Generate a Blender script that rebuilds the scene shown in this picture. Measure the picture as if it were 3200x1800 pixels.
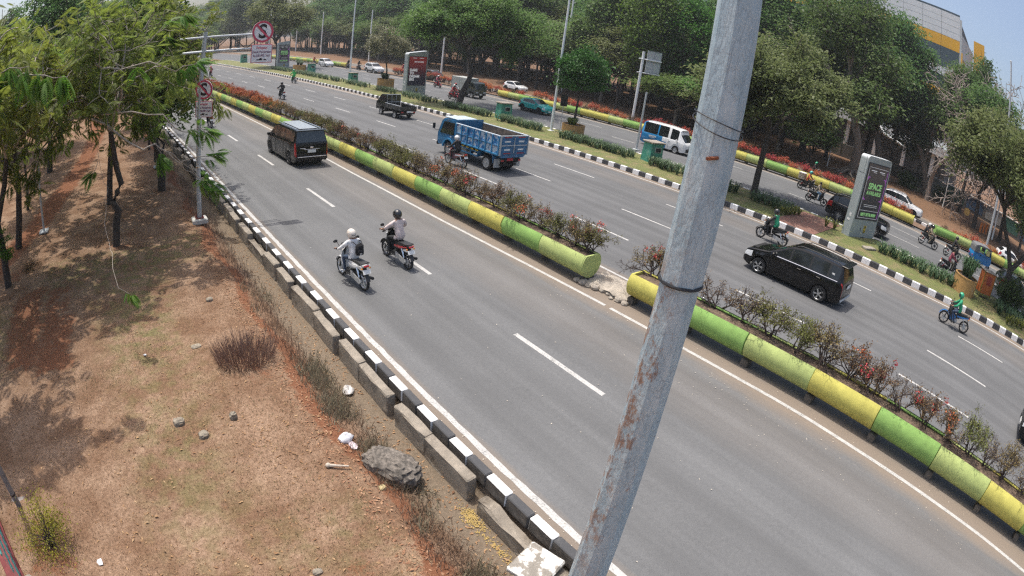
import bpy, bmesh, math, random
import numpy as np
from mathutils import Matrix, Vector, Euler

for o in list(bpy.data.objects):
    bpy.data.objects.remove(o)
R = math.radians
PI = math.pi
SC = bpy.context.scene
COL = SC.collection

# ------------------------------------------------------------------ camera (a wide surveillance lens with barrel distortion)
CAM_H = 6.9
cam = bpy.data.cameras.new('camera')
camo = bpy.data.objects.new('camera', cam)
COL.objects.link(camo)
_ax, _ay, _af = (0.76659, -0.63056, 0.12142), (0.18495, 0.39789, 0.8986), (0.61493, 0.6664, -0.42164)
camo.matrix_world = Matrix(((_ax[0], _ay[0], -_af[0], 0), (_ax[1], _ay[1], -_af[1], 0), (_ax[2], _ay[2], -_af[2], CAM_H), (0, 0, 0, 1)))
SC.camera = camo
cam.clip_start, cam.clip_end = 0.1, 3000
cam.sensor_width, cam.sensor_fit, cam.sensor_height = 32.0, 'HORIZONTAL', 18.0
cam.lens = 13
cam.type = 'PANO'
_t = cam if hasattr(cam, 'panorama_type') else cam.cycles
_t.panorama_type = 'FISHEYE_LENS_POLYNOMIAL'
_t.fisheye_fov = R(200)
_t.fisheye_polynomial_k0 = 0.0
_t.fisheye_polynomial_k1, _t.fisheye_polynomial_k2 = -0.057941, -0.000498758
_t.fisheye_polynomial_k3, _t.fisheye_polynomial_k4 = 9.981e-05, -5.085e-06

# ------------------------------------------------------------------ sky, sun, exposure
SHADOW = Vector((0.10, -0.28, -1.0)).normalized()          # the way the light travels
world = bpy.data.worlds.new('World')
SC.world = world
world.use_nodes = True
nt = world.node_tree
nt.nodes.clear()
sky = nt.nodes.new('ShaderNodeTexSky')
sky.sky_type = 'NISHITA'
sky.sun_disc = False
sky.sun_elevation = math.asin(-SHADOW.z)
sky.sun_rotation = math.atan2(-SHADOW.x, -SHADOW.y)
sky.air_density, sky.dust_density, sky.ozone_density = 1.0, 5.0, 0.5
bg = nt.nodes.new('ShaderNodeBackground')
bg.inputs['Strength'].default_value = 0.15
wo = nt.nodes.new('ShaderNodeOutputWorld')
nt.links.new(sky.outputs[0], bg.inputs[0])
nt.links.new(bg.outputs[0], wo.inputs[0])
sl = bpy.data.lights.new('sun', 'SUN')
sl.energy, sl.angle, sl.color = 2.9, R(0.6), (1.0, 0.95, 0.87)
so = bpy.data.objects.new('sun', sl)
COL.objects.link(so)
so.location = (0, 0, 60)
so.rotation_euler = SHADOW.to_track_quat('-Z', 'Y').to_euler()
SC.view_settings.view_transform = 'Standard'
SC.view_settings.look = 'None'
SC.view_settings.gamma = 1
SC.view_settings.use_curve_mapping = False
SC.view_settings.exposure = 0.46
SC.render.engine = 'CYCLES'
SC.cycles.max_bounces = 5
SC.cycles.transparent_max_bounces = 8
SC.cycles.use_denoising = False
SC.cycles.filter_width = 1.3
SC.cycles.sample_clamp_indirect = 2.0
SC.cycles.volume_bounces = 0
random.seed(7)
RNG = np.random.default_rng(7)

# ------------------------------------------------------------------ the road's own frame: X across, Y along; it bends gently
def shift(y):
    return -0.00071 * y * y if y <= 40 else -1.136 - 0.0568 * (y - 40)
_EX, _EV = [-30, 5, 12, 13, 21, 28.4, 36, 50, 60], [0, 0, -0.045, -0.045, -0.03, 0.16, 0.3, 0.48, 0.5]
def RX(x, y):
    e = float(np.interp(x, _EX, _EV)) * max(0.0, 2.2 - y) if y < 2.2 else 0.0
    return x + shift(y) + e
def head(y, x=0):
    d = -0.00142 * y if y <= 40 else -0.0568
    if y < 2.2:
        d -= float(np.interp(x, _EX, _EV))
    return math.atan2(1, d)                                  # angle of the forward (+Y) travel direction

# ------------------------------------------------------------------ object helpers
def tag(o, label=None, cat=None, group=None, kind=None):
    if label: o['label'] = label
    if cat: o['category'] = cat
    if group: o['group'] = group
    if kind: o['kind'] = kind
    return o
def thing(name, label, cat, loc=(0, 0, 0), rz=0.0, group=None):
    o = bpy.data.objects.new(name, None)
    o.empty_display_size = 0.2
    COL.objects.link(o)
    o.location = loc
    o.rotation_euler = (0, 0, rz)
    return tag(o, label, cat, group)
def link(name, me, parent=None, loc=None, rot=None, scale=None):
    o = bpy.data.objects.new(name, me)
    COL.objects.link(o)
    if parent is not None: o.parent = parent
    if loc is not None: o.location = loc
    if rot is not None: o.rotation_euler = rot
    if scale is not None: o.scale = scale if hasattr(scale, '__len__') else (scale,) * 3
    return o
def copy_tree(o, parent=None):
    c = o.copy()
    COL.objects.link(c)
    if parent is not None: c.parent = parent
    for ch in CHILDREN.get(o.name, None) or o.children:
        copy_tree(ch, c)
    return c
CHILDREN = {}

class MB:
    """Collects polygons; build() links them as one mesh object."""
    def __init__(s):
        s.v, s.f, s.m = [], [], []
    def add(s, vs, fs, mi=0):
        b = len(s.v)
        s.v.extend([tuple(p) for p in vs])
        for f in fs:
            s.f.append([i + b for i in f])
            s.m.append(mi)
        return s
    def box(s, c, d, rz=0.0, mi=0, taper=1.0, mat=None):
        hx, hy, hz = d[0] / 2, d[1] / 2, d[2] / 2
        P = [(-hx, -hy, -hz), (hx, -hy, -hz), (hx, hy, -hz), (-hx, hy, -hz),
             (-hx * taper, -hy * taper, hz), (hx * taper, -hy * taper, hz), (hx * taper, hy * taper, hz), (-hx * taper, hy * taper, hz)]
        M = mat if mat is not None else Matrix.Rotation(rz, 3, 'Z')
        P = [M @ Vector(p) + Vector(c) for p in P]
        return s.add(P, [(0, 3, 2, 1), (4, 5, 6, 7), (0, 1, 5, 4), (1, 2, 6, 5), (2, 3, 7, 6), (3, 0, 4, 7)], mi)
    def bbox(s, c, d, b=0.02, mi=0, rz=0.0, mat=None):
        """box with chamfered edges"""
        hx, hy, hz = d[0] / 2, d[1] / 2, d[2] / 2
        b = min(b, hx * .9, hy * .9, hz * .9)
        M = mat if mat is not None else Matrix.Rotation(rz, 3, 'Z')
        bm = bmesh.new()
        bmesh.ops.create_cube(bm, size=1.0)
        for v in bm.verts: v.co = Vector((v.co.x * 2 * hx, v.co.y * 2 * hy, v.co.z * 2 * hz))
        bmesh.ops.bevel(bm, geom=bm.edges[:], offset=b, segments=1, affect='EDGES', profile=0.5)
        bm.verts.index_update()
        vs = [M @ v.co + Vector(c) for v in bm.verts]
        fs = [[v.index for v in f.verts] for f in bm.faces]
        bm.free()
        return s.add(vs, fs, mi)
    def prism(s, poly, axis, a, b, mi=0, c=(0, 0, 0)):
        """extrude a closed 2-D outline along an axis between a and b"""
        def P(u, w, t):
            return {'x': (t, u, w), 'y': (u, t, w), 'z': (u, w, t)}[axis]
        n = len(poly)
        vs = [Vector(P(u, w, a)) + Vector(c) for u, w in poly] + [Vector(P(u, w, b)) + Vector(c) for u, w in poly]
        fs = [list(range(n)), list(range(2 * n - 1, n - 1, -1))] + [(i, i + n, (i + 1) % n + n, (i + 1) % n) for i in range(n)]
        return s.add(vs, fs, mi)
    def tube(s, path, rad, n=6, mi=0, cap=True):
        path = [Vector(p) for p in path]
        if not hasattr(rad, '__len__'): rad = [rad] * len(path)
        rings = []
        up = Vector((0.013, 0.02, 1))
        for i, p in enumerate(path):
            d = (path[min(i + 1, len(path) - 1)] - path[max(i - 1, 0)])
            d = d.normalized() if d.length > 1e-9 else Vector((0, 0, 1))
            r0 = up if abs(d.dot(up.normalized())) < 0.95 else Vector((1, 0.02, 0))
            u = d.cross(r0).normalized()
            w = d.cross(u)
            rings.append([p + (u * math.cos(2 * PI * k / n) + w * math.sin(2 * PI * k / n)) * rad[i] for k in range(n)])
        b = len(s.v)
        vs = [q for r in rings for q in r]
        fs = [(i * n + k, i * n + (k + 1) % n, (i + 1) * n + (k + 1) % n, (i + 1) * n + k) for i in range(len(path) - 1) for k in range(n)]
        if cap:
            fs += [tuple(range(n - 1, -1, -1)), tuple(range((len(path) - 1) * n, len(path) * n))]
        return s.add(vs, fs, mi)
    def lathe(s, prof, n=16, axis='z', mi=0, c=(0, 0, 0), mat=None, cap=True):
        vs, fs = [], []
        for r, z in prof:
            for k in range(n):
                a = 2 * PI * k / n
                p = {'z': (r * math.cos(a), r * math.sin(a), z), 'y': (r * math.cos(a), z, r * math.sin(a)), 'x': (z, r * math.cos(a), r * math.sin(a))}[axis]
                p = Vector(p)
                if mat is not None: p = mat @ p
                vs.append(p + Vector(c))
        m = len(prof)
        for i in range(m - 1):
            for k in range(n):
                fs.append((i * n + k, i * n + (k + 1) % n, (i + 1) * n + (k + 1) % n, (i + 1) * n + k))
        if cap and prof[0][0] > 1e-6: fs.append(tuple(range(n - 1, -1, -1)))
        if cap and prof[-1][0] > 1e-6: fs.append(tuple(range((m - 1) * n, m * n)))
        return s.add(vs, fs, mi)
    def ell(s, c, r, n=10, m=7, mi=0, mat=None):
        vs, fs = [], []
        for i in range(m + 1):
            th = PI * i / m
            for k in range(n):
                a = 2 * PI * k / n
                p = Vector((r[0] * math.sin(th) * math.cos(a), r[1] * math.sin(th) * math.sin(a), r[2] * math.cos(th)))
                if mat is not None: p = mat @ p
                vs.append(p + Vector(c))
        for i in range(m):
            for k in range(n):
                fs.append((i * n + k, (i + 1) * n + k, (i + 1) * n + (k + 1) % n, i * n + (k + 1) % n))
        return s.add(vs, fs, mi)
    def mesh(s, name, mats, smooth=None):
        me = bpy.data.meshes.new(name)
        me.from_pydata(s.v, [], s.f)
        for m in (mats if isinstance(mats, (list, tuple)) else [mats]): me.materials.append(m)
        if len(me.polygons):
            me.polygons.foreach_set('material_index', np.array(s.m, dtype=np.int32))
        bm = bmesh.new(); bm.from_mesh(me)
        if smooth is not None: bmesh.ops.remove_doubles(bm, verts=bm.verts, dist=1e-4)
        bmesh.ops.recalc_face_normals(bm, faces=bm.faces)
        bm.to_mesh(me); bm.free()
        if smooth is not None:
            me.polygons.foreach_set('use_smooth', [True] * len(me.polygons))
            me.set_sharp_from_angle(angle=R(smooth))
        me.update()
        return me
    def build(s, name, mats, parent=None, smooth=None, loc=None, rot=None):
        return link(name, s.mesh(name, mats, smooth), parent, loc, rot)

def np_mesh(name, verts, quads, mats, mi=None, uv=None, smooth=False, tris=None):
    """fast mesh from numpy arrays of quads (n x 4) or triangles (n x 3)"""
    me = bpy.data.meshes.new(name)
    F = quads if tris is None else tris
    k = F.shape[1]
    me.vertices.add(len(verts)); me.vertices.foreach_set('co', np.asarray(verts, dtype=np.float32).ravel())
    me.loops.add(len(F) * k); me.loops.foreach_set('vertex_index', np.asarray(F, dtype=np.int32).ravel())
    me.polygons.add(len(F)); me.polygons.foreach_set('loop_start', np.arange(0, len(F) * k, k, dtype=np.int32))
    for m in (mats if isinstance(mats, (list, tuple)) else [mats]): me.materials.append(m)
    if mi is not None: me.polygons.foreach_set('material_index', np.asarray(mi, dtype=np.int32))
    me.update(calc_edges=True)
    if uv is not None:
        l = me.uv_layers.new(name='UVMap')
        l.data.foreach_set('uv', np.asarray(uv, dtype=np.float32)[np.asarray(F).ravel()].ravel())
    if smooth: me.polygons.foreach_set('use_smooth', [True] * len(F))
    me.validate()
    return me

# ------------------------------------------------------------------ materials
def nodes(m):
    m.use_nodes = True
    t = m.node_tree
    return t, t.nodes.get('Principled BSDF')
def N(t, typ, **kw):
    n = t.nodes.new(typ)
    for k, v in kw.items():
        if k.startswith('i_'):
            key = k[2:].replace('_', ' ')
            n.inputs[int(key) if key.isdigit() else key].default_value = v
        else: setattr(n, k, v)
    return n
def noise(t, co, scale, detail=4, rough=0.55, stretch=None):
    n = N(t, 'ShaderNodeTexNoise', i_Scale=scale, i_Detail=detail, i_Roughness=rough)
    if stretch is not None:
        mp = N(t, 'ShaderNodeMapping'); mp.inputs['Scale'].default_value = stretch
        t.links.new(co, mp.inputs[0]); co = mp.outputs[0]
    t.links.new(co, n.inputs['Vector'])
    return n.outputs['Fac']
def ramp(t, fac, stops):
    r = N(t, 'ShaderNodeValToRGB')
    e = r.color_ramp.elements
    while len(e) < len(stops): e.new(0.5)
    for k, (p, c) in enumerate(stops):
        e[k].position = p
        e[k].color = (*c, 1) if hasattr(c, '__len__') else (c, c, c, 1)
    t.links.new(fac, r.inputs[0])
    return r.outputs[0]
def mix(t, fac, a, b, typ='MIX'):
    n = N(t, 'ShaderNodeMix', data_type='RGBA', blend_type=typ)
    for i, x in ((0, fac), (6, a), (7, b)):
        if hasattr(x, 'is_linked') or isinstance(x, bpy.types.NodeSocket): t.links.new(x, n.inputs[i])
        else: n.inputs[i].default_value = (*x, 1) if hasattr(x, '__len__') else x
    return n.outputs[2]
def math_(t, op, a, b=0.5, clamp=False):
    n = N(t, 'ShaderNodeMath', operation=op, use_clamp=clamp)
    for i, x in ((0, a), (1, b)):
        if isinstance(x, bpy.types.NodeSocket): t.links.new(x, n.inputs[i])
        else: n.inputs[i].default_value = x
    return n.outputs[0]
def coord(t, which='Object'):
    return N(t, 'ShaderNodeTexCoord').outputs[which]
def bump(t, bsdf, h, strength=0.3, dist=0.02):
    b = N(t, 'ShaderNodeBump', i_Strength=strength, i_Distance=dist)
    t.links.new(h, b.inputs['Height']); t.links.new(b.outputs[0], bsdf.inputs['Normal'])
MATS = {}
def pm(name, col, rough=0.7, var=0.18, scale=6.0, metal=0.0, bmp=0.0, bscale=40.0, coat=0.0, spec=None, dirt=None, dirt_amt=0.5, inst=0.0, trans=0.0, stretch=None):
    """a painted / plain surface: base colour with mottled variation, optional dirt, relief and clear coat"""
    if name in MATS: return MATS[name]
    m = bpy.data.materials.new(name); MATS[name] = m
    t, b = nodes(m)
    co = coord(t)
    f = noise(t, co, scale, 5, 0.6, stretch)
    lo = tuple(max(0, c * (1 - var)) for c in col); hi = tuple(min(1, c * (1 + var)) for c in col)
    c = ramp(t, f, [(0.3, lo), (0.7, hi)])
    if dirt is not None:
        f2 = noise(t, co, scale * 0.35 + 0.7, 6, 0.7, stretch)
        k = ramp(t, f2, [(0.62 - 0.25 * dirt_amt, 0.0), (0.80 - 0.15 * dirt_amt, 1.0)])
        c = mix(t, k, c, dirt)
    if inst:
        oi = N(t, 'ShaderNodeObjectInfo')
        hs = N(t, 'ShaderNodeHueSaturation')
        t.links.new(math_(t, 'ADD', math_(t, 'MULTIPLY', oi.outputs['Random'], inst), 1 - inst / 2), hs.inputs['Value'])
        t.links.new(math_(t, 'ADD', math_(t, 'MULTIPLY', oi.outputs['Random'], -0.05 * inst), 0.5 + 0.025 * inst), hs.inputs['Hue'])
        t.links.new(c, hs.inputs['Color']); c = hs.outputs[0]
    t.links.new(c, b.inputs['Base Color'])
    b.inputs['Roughness'].default_value = rough
    b.inputs['Metallic'].default_value = metal
    if spec is not None: b.inputs['Specular IOR Level'].default_value = spec
    if coat:
        b.inputs['Coat Weight'].default_value = coat
        b.inputs['Coat Roughness'].default_value = 0.06
    if bmp: bump(t, b, noise(t, co, bscale, 6, 0.65), bmp)
    if trans:
        out = t.nodes['Material Output']
        tr = N(t, 'ShaderNodeBsdfTranslucent'); t.links.new(c, tr.inputs[0])
        ms = N(t, 'ShaderNodeMixShader', i_0=trans)
        t.links.new(b.outputs[0], ms.inputs[1]); t.links.new(tr.outputs[0], ms.inputs[2]); t.links.new(ms.outputs[0], out.inputs[0])
    return m
def leafmat(name, cols, rough=0.55, trans=0.35, inst=0.35, clump=1.2):
    """foliage: colour varies by clump, by leaf and by plant; light passes through"""
    if name in MATS: return MATS[name]
    m = bpy.data.materials.new(name); MATS[name] = m
    t, b = nodes(m)
    co = coord(t)
    f = noise(t, co, clump, 3, 0.6)
    f2 = noise(t, co, 9.0, 2, 0.5)
    fac = math_(t, 'ADD', math_(t, 'MULTIPLY', f, 0.6), math_(t, 'MULTIPLY', f2, 0.4))
    st = [(0.30 + 0.40 * i / max(1, len(cols) - 1), c) for i, c in enumerate(cols)]
    c = ramp(t, fac, st)
    oi = N(t, 'ShaderNodeObjectInfo')
    hs = N(t, 'ShaderNodeHueSaturation')
    t.links.new(math_(t, 'ADD', math_(t, 'MULTIPLY', oi.outputs['Random'], inst), 1 - inst / 2), hs.inputs['Value'])
    t.links.new(math_(t, 'ADD', math_(t, 'MULTIPLY', oi.outputs['Random'], 0.05), 0.475), hs.inputs['Hue'])
    t.links.new(c, hs.inputs['Color']); c = hs.outputs[0]
    t.links.new(c, b.inputs['Base Color'])
    b.inputs['Roughness'].default_value = rough
    b.inputs['Specular IOR Level'].default_value = 0.35
    out = t.nodes['Material Output']
    tr = N(t, 'ShaderNodeBsdfTranslucent'); t.links.new(c, tr.inputs[0])
    ms = N(t, 'ShaderNodeMixShader', i_0=trans)
    t.links.new(b.outputs[0], ms.inputs[1]); t.links.new(tr.outputs[0], ms.inputs[2]); t.links.new(ms.outputs[0], out.inputs[0])
    return m
def glass(name='dark_glass', col=(0.012, 0.014, 0.016), rough=0.06):
    if name in MATS: return MATS[name]
    m = bpy.data.materials.new(name); MATS[name] = m
    t, b = nodes(m)
    co = coord(t)
    t.links.new(ramp(t, noise(t, co, 1.5, 3), [(0.3, tuple(c * .7 for c in col)), (0.7, tuple(c * 1.4 for c in col))]), b.inputs['Base Color'])
    b.inputs['Roughness'].default_value = rough
    b.inputs['Specular IOR Level'].default_value = 0.7
    return m
def paint(name, col, metal=0.0, rough=0.32, coat=0.7):
    return pm('paint_' + name, col, rough=rough, var=0.05, scale=2.0, metal=metal, coat=coat, dirt=tuple(c * .75 + .02 for c in col), dirt_amt=0.1)
BLACK_RUBBER = pm('tyre_rubber', (0.018, 0.018, 0.019), 0.85, 0.25, 20, bmp=0.3, bscale=120, dirt=(0.09, 0.08, 0.07), dirt_amt=0.35)
ALLOY = pm('alloy_rim', (0.62, 0.63, 0.64), 0.32, 0.08, 8, metal=0.85)
DARKALLOY = pm('dark_alloy', (0.10, 0.10, 0.105), 0.35, 0.1, 8, metal=0.7)
STEELRIM = pm('steel_rim', (0.42, 0.42, 0.41), 0.5, 0.12, 8, metal=0.1)
UNDER = pm('underbody', (0.012, 0.012, 0.012), 0.9, 0.3, 8)
BLKPLASTIC = pm('black_plastic', (0.022, 0.022, 0.023), 0.5, 0.2, 10)
CHROME = pm('chrome', (0.75, 0.76, 0.77), 0.14, 0.05, 8, metal=1.0)
REDLAMP = pm('red_lamp', (0.42, 0.012, 0.012), 0.15, 0.2, 30, coat=0.6)
CLEARLAMP = pm('clear_lamp', (0.62, 0.64, 0.66), 0.12, 0.2, 25, coat=0.7)
AMBERLAMP = pm('amber_lamp', (0.6, 0.22, 0.02), 0.2, 0.15, 30, coat=0.5)
PLATE = pm('white_plate', (0.72, 0.72, 0.70), 0.45, 0.1, 14)
REDPLATE = pm('red_plate', (0.45, 0.03, 0.04), 0.45, 0.1, 14)
YELPLATE = pm('yellow_plate', (0.62, 0.42, 0.03), 0.45, 0.1, 14)
STEEL = pm('galvanised_steel', (0.46, 0.49, 0.51), 0.5, 0.12, 5, metal=0.35, dirt=(0.30, 0.27, 0.23), dirt_amt=0.25)
WHITEPOLE = pm('white_painted_steel', (0.76, 0.78, 0.78), 0.5, 0.06, 4, dirt=(0.5, 0.48, 0.45), dirt_amt=0.2)
CONCRETE = pm('weathered_concrete', (0.30, 0.27, 0.23), 0.9, 0.25, 5, bmp=0.5, bscale=35, dirt=(0.13, 0.105, 0.08), dirt_amt=0.55)
BARK = pm('dark_bark', (0.055, 0.045, 0.038), 0.92, 0.4, 9, bmp=0.8, bscale=25, stretch=(1, 1, 0.3))
BARKG = pm('grey_bark', (0.20, 0.17, 0.145), 0.9, 0.35, 9, bmp=0.6, bscale=25, stretch=(1, 1, 0.3))
BARKT = pm('pale_branch_bark', (0.33, 0.29, 0.25), 0.9, 0.35, 9, bmp=0.5, bscale=25)
BARKP = pm('pale_twig_bark', (0.25, 0.215, 0.185), 0.9, 0.35, 9, bmp=0.5, bscale=25)
GLASS = glass()
# =================================================================== SETTING: ground, roads, markings, kerbs
def smooth_noise(x, y, s, seed):
    """cheap value noise on arrays"""
    r = np.random.default_rng(seed)
    tab = r.random((64, 64))
    u, v = x / s, y / s
    i, j = np.floor(u).astype(int), np.floor(v).astype(int)
    fu, fv = u - i, v - j
    fu, fv = fu * fu * (3 - 2 * fu), fv * fv * (3 - 2 * fv)
    g = lambda a, b: tab[a % 64, b % 64]
    return (g(i, j) * (1 - fu) + g(i + 1, j) * fu) * (1 - fv) + (g(i, j + 1) * (1 - fu) + g(i + 1, j + 1) * fu) * fv
RXv = np.vectorize(RX)

def ground_z(x, y):
    """height of the park side and of the verge (array or scalar), x in the road's own frame"""
    x = np.asarray(x, float); y = np.asarray(y, float)
    z = np.interp(x, [-400, -40, -8, 0, 2.3, 2.8, 3.15, 3.7, 4.45, 4.62, 4.75, 5.2, 58.5, 59.5, 75, 600], [0.3, 0.3, 0.05, -0.06, -0.08, -0.12, -0.2, -0.42, -0.44, -0.44, -0.08, -0.05, -0.05, 0.05, 0.35, 0.4])
    w = np.clip((2.6 - x) / 1.5, 0, 1)
    z = z + w * (0.16 * (smooth_noise(x, y, 3.1, 1) - .5) + 0.06 * (smooth_noise(x, y, 0.8, 2) - .5))
    w2 = np.clip((x - 60) / 8, 0, 1)
    return z + w2 * 0.25 * (smooth_noise(x, y, 6.0, 3) - .5)
def gz(x, y): return float(ground_z(x, y))

def seg_dist(x, y, pts):
    d = np.full(x.shape, 1e9)
    for (ax, ay), (bx, by) in zip(pts[:-1], pts[1:]):
        vx, vy = bx - ax, by - ay
        t = np.clip(((x - ax) * vx + (y - ay) * vy) / (vx * vx + vy * vy), 0, 1)
        d = np.minimum(d, np.hypot(x - ax - t * vx, y - ay - t * vy))
    return d

def ground_material():
    m = bpy.data.materials.new('dry_grass_and_earth')
    t, b = nodes(m)
    co = coord(t)
    at = N(t, 'ShaderNodeAttribute', attribute_name='soil')
    sp = N(t, 'ShaderNodeSeparateColor'); t.links.new(at.outputs['Color'], sp.inputs[0])
    n1 = noise(t, co, 0.9, 8, 0.62); n2 = noise(t, co, 14, 5, 0.7); n3 = noise(t, co, 48, 4, 0.8)
    grain = math_(t, 'ADD', math_(t, 'MULTIPLY', n2, 0.45), math_(t, 'MULTIPLY', n3, 0.55))
    grass = ramp(t, grain, [(0.30, (0.05, 0.028, 0.016)), (0.43, (0.19, 0.122, 0.080)), (0.57, (0.335, 0.228, 0.157)), (0.72, (0.52, 0.385, 0.28))])
    grass = mix(t, ramp(t, n1, [(0.38, 0.0), (0.60, 0.8)]), grass, ramp(t, grain, [(0.3, (0.065, 0.036, 0.022)), (0.7, (0.235, 0.135, 0.08))]))
    green = ramp(t, grain, [(0.3, (0.05, 0.06, 0.02)), (0.7, (0.22, 0.21, 0.09))])
    grass = mix(t, math_(t, 'MULTIPLY', sp.outputs['Blue'], ramp(t, noise(t, co, 3.0, 5), [(0.42, 0.0), (0.62, 1.0)])), grass, green)
    soil = ramp(t, grain, [(0.28, (0.075, 0.032, 0.018)), (0.5, (0.185, 0.083, 0.046)), (0.75, (0.30, 0.165, 0.105))])
    f = math_(t, 'ADD', sp.outputs['Red'], math_(t, 'MULTIPLY', math_(t, 'SUBTRACT', noise(t, co, 2.4, 7, 0.7), 0.5), 1.5))
    f = math_(t, 'ADD', f, math_(t, 'MULTIPLY', math_(t, 'SUBTRACT', n2, 0.5), 0.9))
    c = mix(t, ramp(t, f, [(0.42, 0.0), (0.66, 1.0)]), grass, soil)
    earth = ramp(t, grain, [(0.3, (0.11, 0.062, 0.038)), (0.7, (0.235, 0.145, 0.09))])
    c = mix(t, sp.outputs['Green'], c, earth)
    c = mix(t, at.outputs['Alpha'], ramp(t, grain, [(0.3, (0.10, 0.078, 0.055)), (0.7, (0.25, 0.205, 0.155))]), c)
    t.links.new(c, b.inputs['Base Color'])
    b.inputs['Roughness'].default_value = 0.95
    b.inputs['Specular IOR Level'].default_value = 0.1
    bump(t, b, grain, 0.75, 0.03)
    return m
GROUND_MAT = ground_material()

def build_ground():
    xs = np.concatenate([[-600, -300, -150, -90, -60, -45, -35, -28, -23, -19, -16], np.arange(-14, 2.4, 0.28), [2.4, 2.6, 2.8, 3.0, 3.15, 3.35, 3.55, 3.7, 3.9, 4.2, 4.45, 4.60, 4.64, 4.75, 5.2, 20, 40, 58.5, 59.5, 62, 66, 70, 75, 82, 90, 100, 120, 160, 250, 600]])
    ys = np.concatenate([[-300, -100, -40, -20, -10, -6], np.arange(-4, 46, 0.3), np.arange(46, 110, 2.0), [115, 125, 140, 160, 190, 240, 320, 500, 900]])
    X, Y = np.meshgrid(xs, ys)
    Z = ground_z(X, Y)
    V = np.stack([RXv(X, Y), Y, Z], -1).reshape(-1, 3)
    nx, ny = len(xs), len(ys)
    i, j = np.meshgrid(np.arange(nx - 1), np.arange(ny - 1))
    a = (j * nx + i).ravel()
    me = np_mesh('ground', V, np.stack([a, a + 1, a + nx + 1, a + nx], 1), GROUND_MAT, smooth=True)
    # where the soil lies bare: a trodden path, two dug-over beds, a washed strip beside the weeds
    x, y = X.ravel(), Y.ravel()
    red = np.clip(1.25 - seg_dist(x, y, [(-6.5, 20), (-4.6, 24.5), (-3.2, 31), (-2.0, 38), (-1.2, 48), (-1.5, 70)]) / 1.0, 0, 1)
    bed = lambda x0, x1, y0, y1: np.clip(1 - np.maximum(np.maximum(x0 - x, x - x1), np.maximum(y0 - y, y - y1)) / 0.5, 0, 1)
    wob = .7 * (smooth_noise(x, y, .9, 51) - .5)
    red = np.maximum(red, 0.75 * np.clip(bed(-4.6, -3.7, 12.8, 17.2) + wob, 0, 1) * (bed(-4.6, -3.7, 12.8, 17.2) > 0))
    red = np.maximum(red, 0.75 * np.clip(bed(-3.2, -2.45, 12.4, 16.8) + wob, 0, 1) * (bed(-3.2, -2.45, 12.4, 16.8) > 0))
    red = np.maximum(red, 1.0 * np.clip(1.15 - np.abs(x - 3.12 - 0.16 * np.sin(y * 1.3)) / (0.10 + 0.34 * smooth_noise(x * 0, y, 1.2, 53)), 0, 1))
    red = np.maximum(red, 0.75 * np.clip(1 - np.hypot(x - 2.3, y - 10.2) / 0.8, 0, 1))
    for (cx, cy, r) in ((0.3, 21.0, .5), (-0.4, 19.6, .8), (2.2, 26.2, .8), (-3.4, 6.4, 1.2), (1.9, 4.6, 0.6), (-5.2, 19, 1)):
        red = np.maximum(red, 0.55 * np.clip(1.3 - np.hypot(x - cx, y - cy) / r, 0, 1))
    earth = np.clip((x - 58.8) / 1.0, 0, 1) + 0
    ditch = 1 - np.clip((x - 3.5) / .2, 0, 1) * (x < 4.8) * .9
    earth = np.maximum(earth, np.clip((-x - 12) / 6, 0, 1) * 0.5)
    green = np.clip(smooth_noise(x, y, 2.6, 9) * 1.6 - 0.7, 0, 1) * (x < 3) * (y < 20)
    ca = me.color_attributes.new('soil', 'FLOAT_COLOR', 'POINT')
    ca.data.foreach_set('color', np.stack([red, np.clip(earth, 0, 1), green, ditch], 1).astype(np.float32).ravel())
    tag(link('ground', me), kind='structure')
build_ground()

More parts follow.
